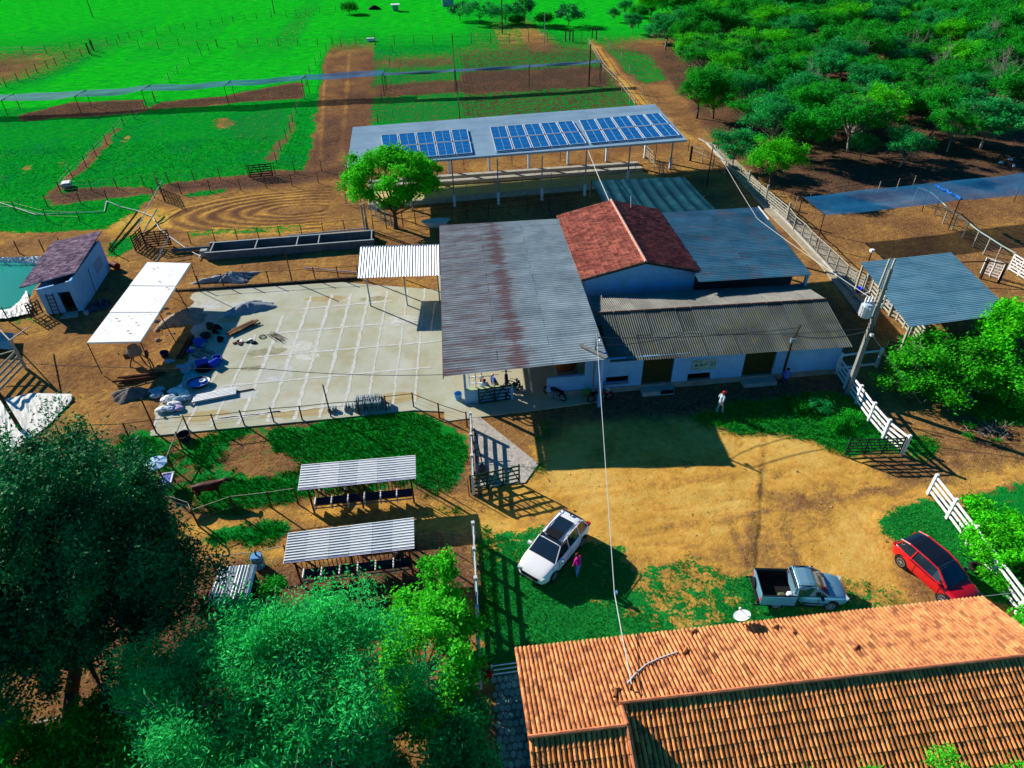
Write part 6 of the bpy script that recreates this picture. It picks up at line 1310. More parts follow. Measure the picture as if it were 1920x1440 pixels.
LENS = mat('lamp_lens', (.5, .55, .6), rough=.1, spec=.8); RLENS = mat('tail_lens', (.5, .01, .02), rough=.2); TRIM = mat('black_trim', (.015, .016, .02), rough=.5)
# white SUV
suv = vehicle('white_suv', 'white SUV with open dark sunroof parked on the lawn beside the woman in pink', 'car', G(1091, 1025), G(1040, 1087), 1, .90)
rounded(loft([body_ring(x, w, z0, zs, zt) for x, w, z0, zs, zt in ((-2.24, .70, .42, .80, .86), (-2.14, .86, .30, .95, 1.02), (-1.5, .92, .24, 1.0, 1.05), (0, .93, .22, .98, 1.02), (.9, .93, .22, .96, 1.02), (1.5, .92, .24, .92, 1.00), (1.95, .86, .26, .84, .90), (2.18, .70, .30, .70, .74), (2.24, .50, .34, .6, .64))]).build('body', WPAINT, suv, True))
at = glasshouse(suv, [(-2.10, .74, 1.0, .55, 1.06), (-1.78, .80, 1.0, .60, 1.52), (-1.4, .82, 1.0, .62, 1.62), (-.3, .83, 1.0, .64, 1.66), (.35, .83, 1.0, .62, 1.60), (1.15, .80, .98, .70, 1.02)], WPAINT, (-1.9, .45), ((-2.0, -1.62), (-1.1, -1.05), (-.1, -.1), (1.12, .42)))
MB().box((-.45, 0, 1.705), (1.35, .86, .02)).build('sunroof', GLASS, suv); MB().box((.02, 0, 1.712), (.5, .78, .03)).build('sunroof_glass', TRIM, suv)
for s in (-1, 1):
    MB().path([(-1.6, s*.60, 1.66), (-1.4, s*.60, 1.72), (.1, s*.60, 1.72), (.3, s*.60, 1.65)], .022, 5).build('roof_rail', CHROME, suv)
    MB().box((.78, s*1.0, 1.06), (.16, .18, .13)).build('wing_mirror', WPAINT, suv); MB().box((2.06, s*.62, .72), (.20, .34, .12), -s*.5).build('headlight', LENS, suv); MB().box((-2.12, s*.74, .95), (.16, .2, .16)).build('tail_light', RLENS, suv)
MB().box((2.20, 0, .60), (.08, 1.0, .20)).build('grille', TRIM, suv); MB().box((2.20, 0, .36), (.10, 1.3, .12)).build('bumper_trim', TRIM, suv); MB().box((2.262, 0, .48), (.02, .42, .12)).build('number_plate', CHROME, suv)
MB().beam((1.0, -.25, 1.03), (1.12, -.75, 1.02), .03).build('wiper', TRIM, suv); MB().box((-1.55, 0, 1.70), (.18, .06, .08)).build('roof_fin', TRIM, suv)
for s in (-1, 1): MB().box((0, s*.925, .28), (2.0, .04, .10)).build('side_skirt', TRIM, suv)
car_wheels(suv, 2.62, .92, .35, CHROME)
# red hatchback
red = vehicle('red_hatchback', 'bright red hatchback with black roof parked by the white board fence', 'car', G(1686, 1062), G(1762, 1131), -1, .86)
rounded(loft([body_ring(x, w, z0, zs, zt) for x, w, z0, zs, zt in ((-2.03, .66, .40, .80, .90), (-1.94, .82, .28, .92, 1.02), (-1.3, .87, .22, .95, 1.0), (0, .875, .2, .92, .97), (.8, .875, .2, .90, .97), (1.4, .86, .22, .84, .92), (1.8, .80, .24, .76, .80), (2.0, .62, .28, .62, .66), (2.05, .45, .34, .56, .58))]).build('body', RPAINT, red, True))
glasshouse(red, [(-1.95, .72, .98, .60, 1.02), (-1.72, .74, .96, .56, 1.36), (-1.3, .77, .95, .58, 1.46), (-.2, .78, .93, .60, 1.49), (.3, .78, .93, .58, 1.44), (1.10, .76, .92, .68, .96)], RPAINT, (-1.75, .38), ((-1.85, -1.6), (-.9, -.85), (1.08, .35)), roofm=mat('black_roof', (.008, .008, .01), rough=.12, spec=.6, coat=.8))
for s in (-1, 1):
    MB().path([(-1.8, s*.60, 1.32), (-1.3, s*.61, 1.475), (-.2, s*.63, 1.50), (.36, s*.61, 1.44), (1.08, s*.73, .97)], .035, 6).build('roof_rail', RPAINT, red)
    MB().box((.72, s*.94, 1.0), (.16, .18, .12)).build('wing_mirror', RPAINT, red); MB().box((1.86, s*.58, .70), (.22, .30, .10), -s*.5).build('headlight', TRIM, red); MB().box((-1.95, s*.64, .90), (.12, .26, .14)).build('tail_light', RLENS, red)
MB().box((2.02, 0, .56), (.06, .7, .08)).build('grille', TRIM, red); MB().box((2.03, 0, .36), (.08, 1.0, .12)).build('bumper_trim', TRIM, red); MB().box((2.06, 0, .60), (.02, .10, .08)).build('badge', CHROME, red)
for s in (-1, 1): MB().box((-.05, s*.865, .90), (1.7, .03, .04)).build('window_sill', TRIM, red)
car_wheels(red, 2.42, .865, .33, CHROME)
# pickup
pu = vehicle('silver_pickup', 'small silver blue pickup with empty dark load bed parked before the tiled house', 'pickup', G(1453, 1141), G(1554, 1144), -1, .80)
rounded(loft([body_ring(x, w, z0, zs, zt) for x, w, z0, zs, zt in ((-.42, .80, .24, .88, .92), (.5, .81, .22, .88, .94), (1.2, .81, .22, .86, .96), (1.8, .76, .26, .78, .84), (2.08, .64, .3, .64, .68), (2.14, .48, .34, .56, .6))]).build('body', BPAINT, pu, True))
glasshouse(pu, [(-.45, .74, .92, .60, 1.40), (-.36, .76, .92, .62, 1.46), (.1, .76, .92, .62, 1.48), (.42, .76, .92, .60, 1.43), (1.10, .73, .93, .64, .98)], BPAINT, (-.42, .46), ((-.42, -.42), (1.08, .44)))
for s in (-1, 1):
    bevel(MB().box((-1.24, s*.78, .62), (1.66, .10, .66)).build('bed_side', BPAINT, pu), .03); MB().box((-1.24, s*.725, .66), (1.58, .015, .56)).build('bed_lining', DARK, pu)
    MB().box((-1.24, s*.78, .965), (1.64, .08, .03)).build('bed_rail', TRIM, pu)
    MB().box((-2.03, s*.74, .62), (.10, .10, .26)).build('tail_light', RLENS, pu); MB().box((1.98, s*.56, .66), (.16, .26, .12), -s*.5).build('headlight', LENS, pu)
    MB().box((.72, s*.90, .98), (.12, .16, .12)).build('wing_mirror', TRIM, pu); MB().beam((-.1, s*.80, .50), (1.0, s*.815, .50), .03, .06).build('side_moulding', TRIM, pu)
    MB().beam((-.5, s*.62, .95), (-.5, s*.60, 1.42), .05).build('roll_bar', STEEL, pu); MB().path([(-.35, s*.57, 1.52), (.35, s*.57, 1.52)], .025, 5).build('roof_rail', TRIM, pu)
    MB().box((-.9, s*.80, .27), (2.9, .03, .10)).build('sill_trim', TRIM, pu)
bevel(MB().box((-2.03, 0, .64), (.08, 1.50, .60)).build('tailgate', BPAINT, pu), .02); MB().box((-1.24, 0, .45), (1.62, 1.46, .04)).build('bed_floor', DARK, pu)
MB().box((-.46, 0, .80), (.04, 1.44, .4)).build('bed_front', BPAINT, pu); MB().beam((-.5, -.62, 1.2), (-.5, .62, 1.2), .04).build('roll_bar', STEEL, pu); MB().box((-2.12, 0, .38), (.12, 1.5, .14)).build('rear_bumper', TRIM, pu); MB().box((2.12, 0, .38), (.10, 1.2, .16)).build('front_bumper', TRIM, pu)
MB().tube((-2.16, .28, .55), (-2.08, .28, .55), .26, .26, 14).build('spare_disc', TRIM, pu)
car_wheels(pu, 2.53, .81, .31, mat('steel_rim', (.35, .42, .44), rough=.4, metal=.4), 8)
SEAM = mat('panel_gap', (.01, .01, .012))
for t_, w_2, xs_2, z0_, z1_, pt in ((suv, .925, (-1.15, -.15, .92), .32, .98, WPAINT), (red, .872, (-.55, .85), .30, .93, RPAINT), (pu, .812, (-.40, .62), .30, .90, BPAINT)):
    for s in (-1, 1):
        for x_ in xs_2: MB().box((x_, s*(w_2+.002), (z0_+z1_)/2), (.014, .012, z1_-z0_)).build('door_gap', SEAM, t_)
        for x_ in xs_2[1:]: MB().box((x_-.85 if x_ > .5 else x_-.8, s*(w_2+.012), .80), (.16, .02, .03)).build('door_handle', pt, t_)
    MB().box((xs_2[-1]+.22, 0, .985), (.014, 1.2, .02)).build('bonnet_gap', SEAM, t_)
def world(t, v): return t.matrix_basis @ Vector(v)
for lab, v, s, m in (('white sack lying in the pickup bed by the cab', (-.62, -.42, .60), (.26, .30, .3), SACK), ('dull green box in the dark pickup bed', (-.98, -.42, .56), (.36, .28, .2), mat('dull_green', (.10, .13, .07)))):
    p = world(pu, v); t = thing('cargo', lab, 'cargo', p); bevel(MB().box(p, s, pu.rotation_euler.z, .8).build('cargo_body', m, t), .06)
# spare tyre on the verge
q = G(1830, 1068); ty = thing('old_tyre', 'old black tyre lying on the verge beside the red hatchback', 'tyre', q)
def torus(c, R, r, m, parent, name, n=20, k=8, ax='z'):
    b = MB()
    for i in range(n):
        a = 6.2832*i/n
        for j in range(k): e = 6.2832*j/k; x, y, z = (R+r*math.cos(e))*math.cos(a), (R+r*math.cos(e))*math.sin(a), r*math.sin(e); b.v.append((c[0]+x, c[1]+y, c[2]+z) if ax == 'z' else ((c[0]+x, c[1]+z, c[2]+y)))
    b.f = [(i*k+j, ((i+1) % n)*k+j, ((i+1) % n)*k+(j+1) % k, i*k+(j+1) % k) for i in range(n) for j in range(k)]; return b.build(name, m, parent, True)
torus(q+Zv*.12, .28, .12, BLACK, ty, 'tyre_ring')
# motorcycles
def motorcycle(label, p, ang, col):
    t = thing('motorcycle', label, 'motorcycle', p, 'motorcycles parked under the big roof'); t['o'] = [0, 0, 0]; t.rotation_euler.z = ang
    for x in (-.62, .62):
        w = torus((x, 0, .31), .26, .05, BLACK, t, 'wheel', 18, 6, 'y'); s = MB()
        for k in range(6): a = 1.0472*k; s.beam((x, 0, .31), (x+.24*math.cos(a), 0, .31+.24*math.sin(a)), .015)
        s.build('spokes', CHROME, w)
    MB().box((.0, 0, .42), (.42, .24, .34)).build('engine', STEEL, t); bevel(MB().box((.12, 0, .76), (.5, .28, .22), 0, .7).build('fuel_tank', col, t), .05)
    bevel(MB().box((-.38, 0, .76), (.62, .24, .10)).build('seat', BLACK, t), .03); MB().path([(.62, 0, .31), (.42, 0, .95), (.34, 0, 1.02)], .04, 6).build('fork', CHROME, t)
    MB().path([(.22, -.36, 1.06), (.36, -.1, 1.0), (.36, .1, 1.0), (.22, .36, 1.06)], .018, 5).build('handlebar', BLACK, t); MB().lathe((.50, 0, .84), [(.08, 0), (.10, .1), (.04, .18)], 10).build('headlight', LENS, t)
    MB().path([(-.1, .14, .25), (-.8, .16, .35)], .04, 6).build('exhaust', CHROME, t); MB().box((-.66, 0, .62), (.4, .16, .05)).build('rear_mudguard', col, t); MB().box((.66, 0, .62), (.34, .14, .04)).build('front_mudguard', col, t); MB().beam((0, .12, .3), (-.1, .32, 0), .03).build('side_stand', BLACK, t)
    return t
H0 = Vector((w0.x, w0.y, .05)); RM, BM, KM = mat('moto_red', (.4, .01, .01), rough=.3, coat=.6), mat('moto_blue', (.02, .06, .4), rough=.3, coat=.6), mat('moto_black', (.02, .02, .03), rough=.3, coat=.6)
motorcycle('red motorcycle behind the low wall under the big roof, nearest the lattice panel', H0+Vector((1.35, 1.1, 0)), 1.9, RM)
motorcycle('blue motorcycle in the middle of the row under the big roof', H0+Vector((2.0, 1.2, 0)), 1.8, BM)
motorcycle('black motorcycle at the sunlit end of the row under the big roof', H0+Vector((2.8, 1.5, 0)), 1.5, KM)
motorcycle('dark motorcycle standing out in the sun just behind the green gate end', H0+Vector((3.15, .55, 0)), .9, KM)
mc = motorcycle('red and dark motorcycle in the shade at the foot of the lamp pole', G(1125, 752), .1, RM); mc['group'] = 'motorcycles in the shed shade'; 
mc = motorcycle('black motorcycle in the shade before the low white wall', G(1040, 746), 2.4, KM); mc['group'] = 'motorcycles in the shed shade'
# orange water tank
q = G(1063, 716)+Vector((.1, 1.2, 0)); ot = thing('orange_tank', 'round orange water tank with pale lid behind the low white wall', 'tank', q)
MB().lathe(q+Zv*.5, [(.72, 0), (.78, .25), (.80, .72)], 24).build('tank_body', ORANGE, ot); MB().lathe(q+Zv*1.2, [(.82, 0), (.82, .08), (.5, .22), (.2, .26)], 24).build('tank_lid', mat('grey_lid', (.22, .26, .30)), ot); MB().box(q+Zv*.25, (1.5, 1.5, .5)).build('tank_base', WALLG, ot)
# satellite dish
dv = vent; ds = thing('satellite_dish', 'white satellite dish mounted on the near eave of the orange roof', 'dish', dv); dc = onplane(1388, 1170, (xs, ey, ze), Vector((0, sl, 1)).normalized())+Zv*.5
dn = Vector((-.25, .35, .85)).normalized(); uu = dn.orthogonal().normalized(); vv = dn.cross(uu); b = MB(); n = 20
for r, h in ((0.001, 0), (.15, .02), (.27, .055), (.36, .10)): b.v += [tuple(dc+(uu*math.cos(6.2832*i/n)+vv*math.sin(6.2832*i/n))*r+dn*h) for i in range(n)]
b.f = [(j*n+i, j*n+(i+1) % n, (j+1)*n+(i+1) % n, (j+1)*n+i) for j in range(3) for i in range(n)]; b.build('dish', mat('dish_white', (.6, .66, .72)), ds)
MB().tube(dc-dn*.02, dc-Zv*.5, .03).build('mount', STEEL, ds); MB().tube(dc-vv*.33, dc+dn*.42, .015).build('feed_arm', STEEL, ds); MB().tube(dc+dn*.38, dc+dn*.48, .05).build('receiver', WHITEW, ds)
# red planter and white railing on the patio
q = G(916, 1268); t = thing('red_planter', 'dark red tapering planter at the patio railing end', 'planter', q); MB().lathe(q, [(.16, 0), (.26, .7), (.24, .7), (.2, .6)], 12).build('planter_body', mat('planter_red', (.35, .03, .03)), t)
t = thing('patio_railing', 'white horizontal tube railing closing the stone patio', 'railing', G(930, 1268)); ra0, ra1 = Vector((.35, 16.45, 0)), Vector((1.9, 16.5, 0))
for z in (.15, .5, .85): MB().tube(ra0+Zv*z, ra1+Zv*z, .03).build('rail', WHITEW, t)
for a in (ra0, ra1): MB().tube(a, a+Zv*.95, .035).build('post', WHITEW, t)
# ------------------------------------------------------------------ people and cattle
def skinned(name, J, E, mats_, parent, sub=2):
    "J: {joint: (co, radius)}, E: [(a, b, material index)] -> one continuous surface, faces coloured by nearest bone"
    names = list(J); me_ = D.meshes.new(name); me_.from_pydata([J[n][0] for n in names], [(names.index(a), names.index(b_)) for a, b_, _ in E], [])
    o = D.objects.new(name, me_); C.objects.link(o); sm = o.modifiers.new('skin', 'SKIN'); sm.use_smooth_shade = True
    if not me_.skin_vertices: return o
    for i, n in enumerate(names):
        r = J[n][1]; me_.skin_vertices[0].data[i].radius = (r, r) if not isinstance(r, tuple) else r; me_.skin_vertices[0].data[i].use_root = (i == 0)
    ss = o.modifiers.new('sub', 'SUBSURF'); ss.levels = ss.render_levels = sub
    dg = bpy.context.evaluated_depsgraph_get(); dg.update(); m2 = D.meshes.new_from_object(o.evaluated_get(dg)); D.objects.remove(o)
    m2.materials.clear()
    for m in mats_: m2.materials.append(m)
    segs = [(Vector(J[a][0]), Vector(J[b_][0]), k) for a, b_, k in E]
    for p in m2.polygons:
        c = p.center; best = None
        for a, b_, k in segs:
            d = b_-a; t = max(0, min(1, (c-a).dot(d)/max(1e-9, d.length_squared))); q = (c-a-d*t).length
            if best is None or q < best[0]: best = (q, k)
        p.material_index = best[1]; p.use_smooth = True
    return link(name, m2, parent)
def person(label, p, ang, shirt, pants, hair, pose, h=1.68, shoes=(.05, .05, .05), hat=None, extra=None):
    t = thing('person', label, 'person', p); t['o'] = [0, 0, 0]; t.rotation_euler.z = ang; s = h/1.7
    m = lambda n, c: mat('%s_%s' % (n, abs(hash(label)) % 997 if False else label[:14].replace(' ', '_')), c)
    P = dict(lean=0., stride=.1, arm_r=((.02, -.30, 1.12), (.12, -.28, .88)), arm_l=((.0, .30, 1.12), (.10, .28, .88)), head=(.03, 0)); P.update(pose); L_ = P['lean']
    J = {'pelvis': ((0, 0, .93), (.13, .16)), 'waist': ((L_*.3, 0, 1.08), (.11, .14)), 'chest': ((L_*.7, 0, 1.28), (.12, .17)), 'neckb': ((L_, 0, 1.42), .08), 'neck': ((L_*1.1, 0, 1.49), .052), 'head': ((L_*1.2+P['head'][0], 0, 1.60), .095), 'crown': ((L_*1.2+P['head'][0], 0, 1.67), .08),
         'hipr': ((0, -.09, .88), .095), 'hipl': ((0, .09, .88), .095), 'kneer': ((P['stride']*.6+.03, -.10, .49), .062), 'kneel': ((-P['stride']*.4+.02, .10, .49), .062),
         'anklr': ((P['stride'], -.10, .09), .042), 'ankll': ((-P['stride'], .10, .09), .042), 'toer': ((P['stride']+.17, -.11, .04), .04), 'toel': ((-P['stride']+.17, .11, .04), .04),
         'shr': ((L_, -.18, 1.40), .062), 'shl': ((L_, .18, 1.40), .062), 'elr': (P['arm_r'][0], .042), 'ell': (P['arm_l'][0], .042), 'wrr': (P['arm_r'][1], .030), 'wrl': (P['arm_l'][1], .030)}
    E_ = [('pelvis', 'waist', 0), ('waist', 'chest', 0), ('chest', 'neckb', 0), ('neckb', 'neck', 2), ('neck', 'head', 2), ('head', 'crown', 3), ('pelvis', 'hipr', 1), ('pelvis', 'hipl', 1), ('hipr', 'kneer', 1), ('hipl', 'kneel', 1), ('kneer', 'anklr', 1), ('kneel', 'ankll', 1), ('anklr', 'toer', 4), ('ankll', 'toel', 4),
          ('neckb', 'shr', 0), ('neckb', 'shl', 0), ('shr', 'elr', 0), ('shl', 'ell', 0), ('elr', 'wrr', 2), ('ell', 'wrl', 2)]
    J = {k: (tuple(x*s for x in v[0]), tuple(x*s for x in v[1]) if isinstance(v[1], tuple) else v[1]*s) for k, v in J.items()}
    hm = m('hair', hair); skinned('body', J, E_, [m('shirt', shirt), m('trousers', pants), SKIN, hm, m('shoes', shoes)], t)
    for sd_, a, b_ in ((-1, 'elr', 'wrr'), (1, 'ell', 'wrl')):
        w, e = Vector(J[b_][0]), Vector(J[a][0]); d = (w-e).normalized(); u = Vector((1, 0, 0)).cross(d).normalized() if abs(d.x) < .9 else Vector((0, 1, 0)); v = d.cross(u); hb = MB(); hb.beam(w-d*.02, w+d*.085, .075, .03)
        for k, ln in enumerate((.062, .075, .070, .055)): f0 = w+d*.083+u*(.030-.020*k); f1 = f0+d*ln*.55+v*.005; hb.tube(f0, f1, .0095, .009, 6); hb.tube(f1, f1+d*ln*.45+v*.018, .009, .007, 6)
        th0 = w+d*.03+u*.036; hb.tube(th0, th0+d*.035+u*.022, .011, .010, 6); hb.tube(th0+d*.035+u*.022, th0+d*.065+u*.018+v*.01, .010, .008, 6); hb.build('hand', SKIN, t, True)
    hc = Vector(J['head'][0]); r = .1*s
    if hat: MB().lathe(hc+Vector((0, 0, .03)), [(r*1.04, 0), (r*1.0, .05), (r*.7, .095), (.01, .11)], 14).build('cap', m('cap', hat), t, True); MB().box(hc+Vector((.12, 0, .04)), (.10, .14, .015)).build('cap_peak', m('cap', hat), t)
    else: MB().lathe(hc+Vector((-.012, 0, .0)), [(r*.96, -.02), (r*1.05, .03), (r*.85, .085), (.01, .11)], 14).build('hair', hm, t, True)
    f = MB(); f.box(hc+Vector((.098*s, 0, -.005)), (.03, .022, .035)); f.build('nose', SKIN, t)
    for y in (-.035, .035): MB().box(hc+Vector((.092*s, y, .022)), (.012, .02, .010)).build('eye', BLACK, t)
    for y in (-.098, .098): MB().box(hc+Vector((0, y*s, 0)), (.03, .012, .05)).build('ear', SKIN, t)
    MB().box(hc+Vector((.088*s, 0, -.045)), (.012, .04, .008)).build('mouth', mat('lips', (.25, .07, .06)), t)
    return t
person('woman in a bright pink top and jeans standing beside the white SUV', G(1083, 1080), 2.2, (.70, .01, .28), (.12, .25, .48), (.07, .03, .02), dict(lean=.06, stride=.05, arm_r=((.12, -.27, 1.15), (.30, -.16, 1.12)), arm_l=((.04, .30, 1.14), (.16, .30, .92)), head=(.05, 0)), 1.66)
person('person in red cap and pale clothes walking in front of the shed', G(1348, 774), .3, (.50, .62, .72), (.32, .45, .52), (.04, .02, .02), dict(lean=.04, stride=.16, arm_r=((-.10, -.26, 1.13), (-.06, -.28, .88))), 1.72, (.6, .6, .6), (.50, .03, .03))
person('person in a blue shirt standing in the shade beside the dark service pole', G(1468, 730), 1.2, (.05, .14, .55), (.02, .03, .08), (.01, .01, .01), dict(lean=.05, stride=.04), 1.72)
person('person seated low behind the half wall among the motorcycles', Vector((w0.x+1.25, w0.y+.55, -.05)), -1.4, (.6, .62, .66), (.05, .05, .08), (.02, .015, .01), dict(lean=.04, stride=.03), 1.6)
def cow(label, p, ang, col, col2, sc=1., head_down=0.):
    t = thing('cow', label, 'cow', p); t['o'] = [0, 0, 0]; t.rotation_euler.z = ang; t.scale = (sc,)*3
    hz_ = 1.25-head_down
    J = {'chest': ((.45, 0, .98), (.30, .26)), 'mid': ((0, 0, .95), (.30, .28)), 'rump': ((-.55, 0, 1.02), (.26, .24)), 'tailb': ((-.80, 0, 1.05), .07), 'tail': ((-.88, 0, .62), .025), 'tuft': ((-.90, 0, .42), .04), 'neck': ((.78, 0, 1.14-head_down*.4), (.17, .13)), 'poll': ((1.05, 0, hz_), (.12, .10)), 'muzzle': ((1.36, 0, hz_-.20), (.075, .065)),
         'shr': ((.46, -.17, .80), .13), 'shl': ((.46, .17, .80), .13), 'knr': ((.52, -.18, .46), .058), 'knl': ((.40, .18, .46), .058), 'ftr': ((.50, -.18, .22), .045), 'ftl': ((.36, .18, .22), .045), 'hfr': ((.53, -.18, .04), .06), 'hfl': ((.39, .18, .04), .06),
         'hpr': ((-.56, -.17, .84), .15), 'hpl': ((-.56, .17, .84), .15), 'stir': ((-.46, -.19, .66), .10), 'stil': ((-.62, .19, .66), .10), 'hkr': ((-.68, -.18, .46), .06), 'hkl': ((-.86, .18, .46), .06), 'ffr': ((-.62, -.18, .06), .055), 'ffl': ((-.80, .18, .06), .055)}
    E_ = [('chest', 'mid', 0), ('mid', 'rump', 0), ('rump', 'tailb', 0), ('tailb', 'tail', 0), ('tail', 'tuft', 0), ('chest', 'neck', 0), ('neck', 'poll', 0), ('poll', 'muzzle', 1), ('chest', 'shr', 0), ('chest', 'shl', 0), ('shr', 'knr', 0), ('shl', 'knl', 0), ('knr', 'ftr', 0), ('knl', 'ftl', 0), ('ftr', 'hfr', 0), ('ftl', 'hfl', 0),
          ('rump', 'hpr', 0), ('rump', 'hpl', 0), ('hpr', 'stir', 0), ('hpl', 'stil', 0), ('stir', 'hkr', 0), ('stil', 'hkl', 0), ('hkr', 'ffr', 0), ('hkl', 'ffl', 0)]
    skinned('body', J, E_, [col, col2], t)
    for y in (-1, 1):
        MB().tube((1.02, y*.09, hz_+.04), (.98, y*.25, hz_+.02), .045, .015, 6).build('ear', col, t); MB().tube((1.06, y*.06, hz_+.09), (1.04, y*.13, hz_+.20), .025, .008, 6).build('horn', WHITEW, t); MB().box((1.18, y*.085, hz_-.04), (.03, .02, .03)).build('eye', BLACK, t)
    return t
HB = mat('brown_hide', (.055, .014, .012), (.10, .035, .03), 2, .5); HK = mat('black_hide', (.014, .012, .014), (.03, .025, .025), 3, .5); HW = mat('white_face', (.5, .5, .5))
cow('dark brown cow walking on the grass right of the striped sunshade disc', G(398, 933), .10, HB, HB, 1.0)
cow('black cow with pale face feeding under the upper striped shelter', G(645, 915)+Vector((.1, .3, 0)), -1.4, HK, HW, .95, .25)
cow('brown cow feeding at the left end of the upper striped shelter', G(612, 918)+Vector((0, .4, 0)), -1.7, HB, HW, .9, .3)
cow('black cow at the right end of the lower striped shelter', G(757, 1052)+Vector((-.2, .2, 0)), -1.5, HK, HK, .95, .2)
# ------------------------------------------------------------------ building site clutter on the yard
def mound(name, label, cat, c, rx, ry, h, m, seed=1, rz=0., n=40, rough=.25):
    t = thing(name, label, cat, c); b = MB(); rg2 = np.random.default_rng(seed); K = 14; ca, sa = math.cos(rz), math.sin(rz)
    for j in range(K+1):
        for i in range(n):
            r = j/K; a = 6.2832*i/n; x, y = rx*r*math.cos(a), ry*r*math.sin(a); e = 1+rough*.8*math.sin(a*3+seed)+rough*.5*math.sin(a*7+seed*2); x *= e; y *= e
            z = h*max(0, (1-r**1.4))*(1+rough*(float(fbm(np.array([x*1.7+seed*9]), np.array([y*1.7]), 1., seed)[0])-.5)*2.4) + (rg2.normal(0, .012*h+.008) if j < K else -.03)
            b.v.append((c[0]+x*ca-y*sa, c[1]+x*sa+y*ca, c[2]+z))
    b.f = [(j*n+i, j*n+(i+1) % n, (j+1)*n+(i+1) % n, (j+1)*n+i) for j in range(K) for i in range(n)]; b.build('heap', m, t, True); return t
mound('sand_heap', 'pale blue grey heap under netting on the back part of the concrete yard', 'heap', G(468, 578, .05), 2.0, 1.0, .55, GSAND, 3, .25)
mound('sand_heap', 'bluish netted heap behind the far yard fence', 'heap', G(432, 522), 2.2, .8, .5, GSAND, 5, .1, rough=.5)
mound('sand_heap', 'dark sand heap below the stacked logs near the yard edge', 'heap', G(250, 742), 1.5, .75, .65, SAND, 7)
mound('soil_heap', 'large brown grey heap beneath the white shelter shadow', 'heap', G(345, 600, 0), 2.0, 1.3, .8, mat('brown_grey_soil', (.24, .20, .16), (.34, .30, .25), 2, .95, .7, 14), 11, .5)
rg = random.Random(8); RUB = mat('rubble', (.26, .21, .15), (.36, .30, .22), 3, .95, .5, 14, rnd=.3)
rb_ = thing('rubble', 'scattered lumpy rubble beside the right poles of the white shelter', 'rubble', G(315, 605))
for k in range(34):
    p = G(rg.gauss(312, 11), rg.gauss(605, 26)); s = rg.uniform(.12, .34); bevel(MB().box(p+Zv*s*.35, (s*1.6, s, s*.8), rg.uniform(0, 3), .65).build('clod', RUB, rb_), s*.2, 1)
def pile(name, label, cat, a, b_, n, r, m, spread=.5, seed=1, square=False, parent_name='pole'):
    a, b_ = Vector(a), Vector(b_); t = thing(name, label, cat, a); rg3 = random.Random(seed); d = (b_-a).normalized(); s = Vector((-d.y, d.x, 0))
    for k in range(n):
        o = s*rg3.uniform(-spread, spread); z = r+r*1.6*(k % 3); e = d*rg3.uniform(-.25, .25); w = s*rg3.uniform(-.12, .12)
        b2 = MB()
        if square: b2.beam(a+o+e+Zv*z, b_+o+e+w+Zv*(z+rg3.uniform(0, .05)), r*2.4, r*1.1)
        else: b2.tube(a+o+e+Zv*z, b_+o+e+w+Zv*(z+rg3.uniform(0, .05)), r, r*.9, 7)
        b2.build(parent_name, m, t)
    return t
LOGM = mat('red_brown_logs', (.20, .07, .035), (.10, .04, .025), 3, .85, .3, 18, rnd=.3)
pile('log_pile', 'stack of long brown logs on the dirt in front of the white shelter', 'logs', G(222, 716), G(306, 706), 9, .07, LOGM, .35, 2, parent_name='log')
pile('plank_pile', 'pile of mixed planks on the concrete near the pale netted heap', 'planks', G(432, 628, .05), G(482, 606, .05), 12, .045, mat('mixed_planks', (.30, .17, .08), (.16, .09, .06), 2, .85, rnd=.45), .45, 3, True, 'plank')
pile('plank_pile', 'narrow brown planks lying in the shelter shadow', 'planks', G(338, 672, .05), G(362, 634, .05), 8, .05, LOGM, .28, 4, True, 'plank')
pile('branch_pile', 'small heap of thin branches on the open concrete', 'branches', G(508, 626, .05), G(530, 640, .05), 10, .018, WOODD, .3, 5, False, 'branch')
pile('branch_pile', 'tangle of twigs between the basins in the shadow', 'branches', G(370, 660, .05), G(392, 668, .05), 16, .02, mat('grey_twig', (.2, .18, .12)), .6, 6, False, 'branch')
zp = thing('zinc_stack', 'stack of narrow corrugated sheets lying on the yard beside the white sacks', 'sheets', G(358, 755)); zz4 = [G(*p, .14) for p in ((360, 756), (443, 740), (366, 742), (443, 727))]
for k in range(5):
    e0_, e1_ = zz4[0].lerp(zz4[2], k/5), zz4[1].lerp(zz4[3], k/5); f0_, f1_ = zz4[0].lerp(zz4[2], (k+.62)/5), zz4[1].lerp(zz4[3], (k+.62)/5)
    for q_ in range(3): MB().beam(e0_.lerp(f0_, .5)+Zv*(.05*q_), e1_.lerp(f1_, .5)+Zv*(.05*q_), (f0_-e0_).length, .03).build('zinc_sheet', WHITEZ, zp)
def basin(label, c, r, h, m, tilt=0., sx=1., rz=0., name='basin', m2=None):
    t = thing(name, label, name, c); t['o'] = list(c); b = MB().lathe((0, 0, 0), [(r*.7, 0), (r, h), (r*1.05, h+.02), (r*.97, h+.02), (r*.66, .04)], 22, sx, 1., rz)
    R_ = Matrix.Rotation(tilt, 3, 'Y'); b.v = [tuple(R_@Vector(v)+Vector(c)) for v in b.v]; b.build('shell', m, t, True); return t
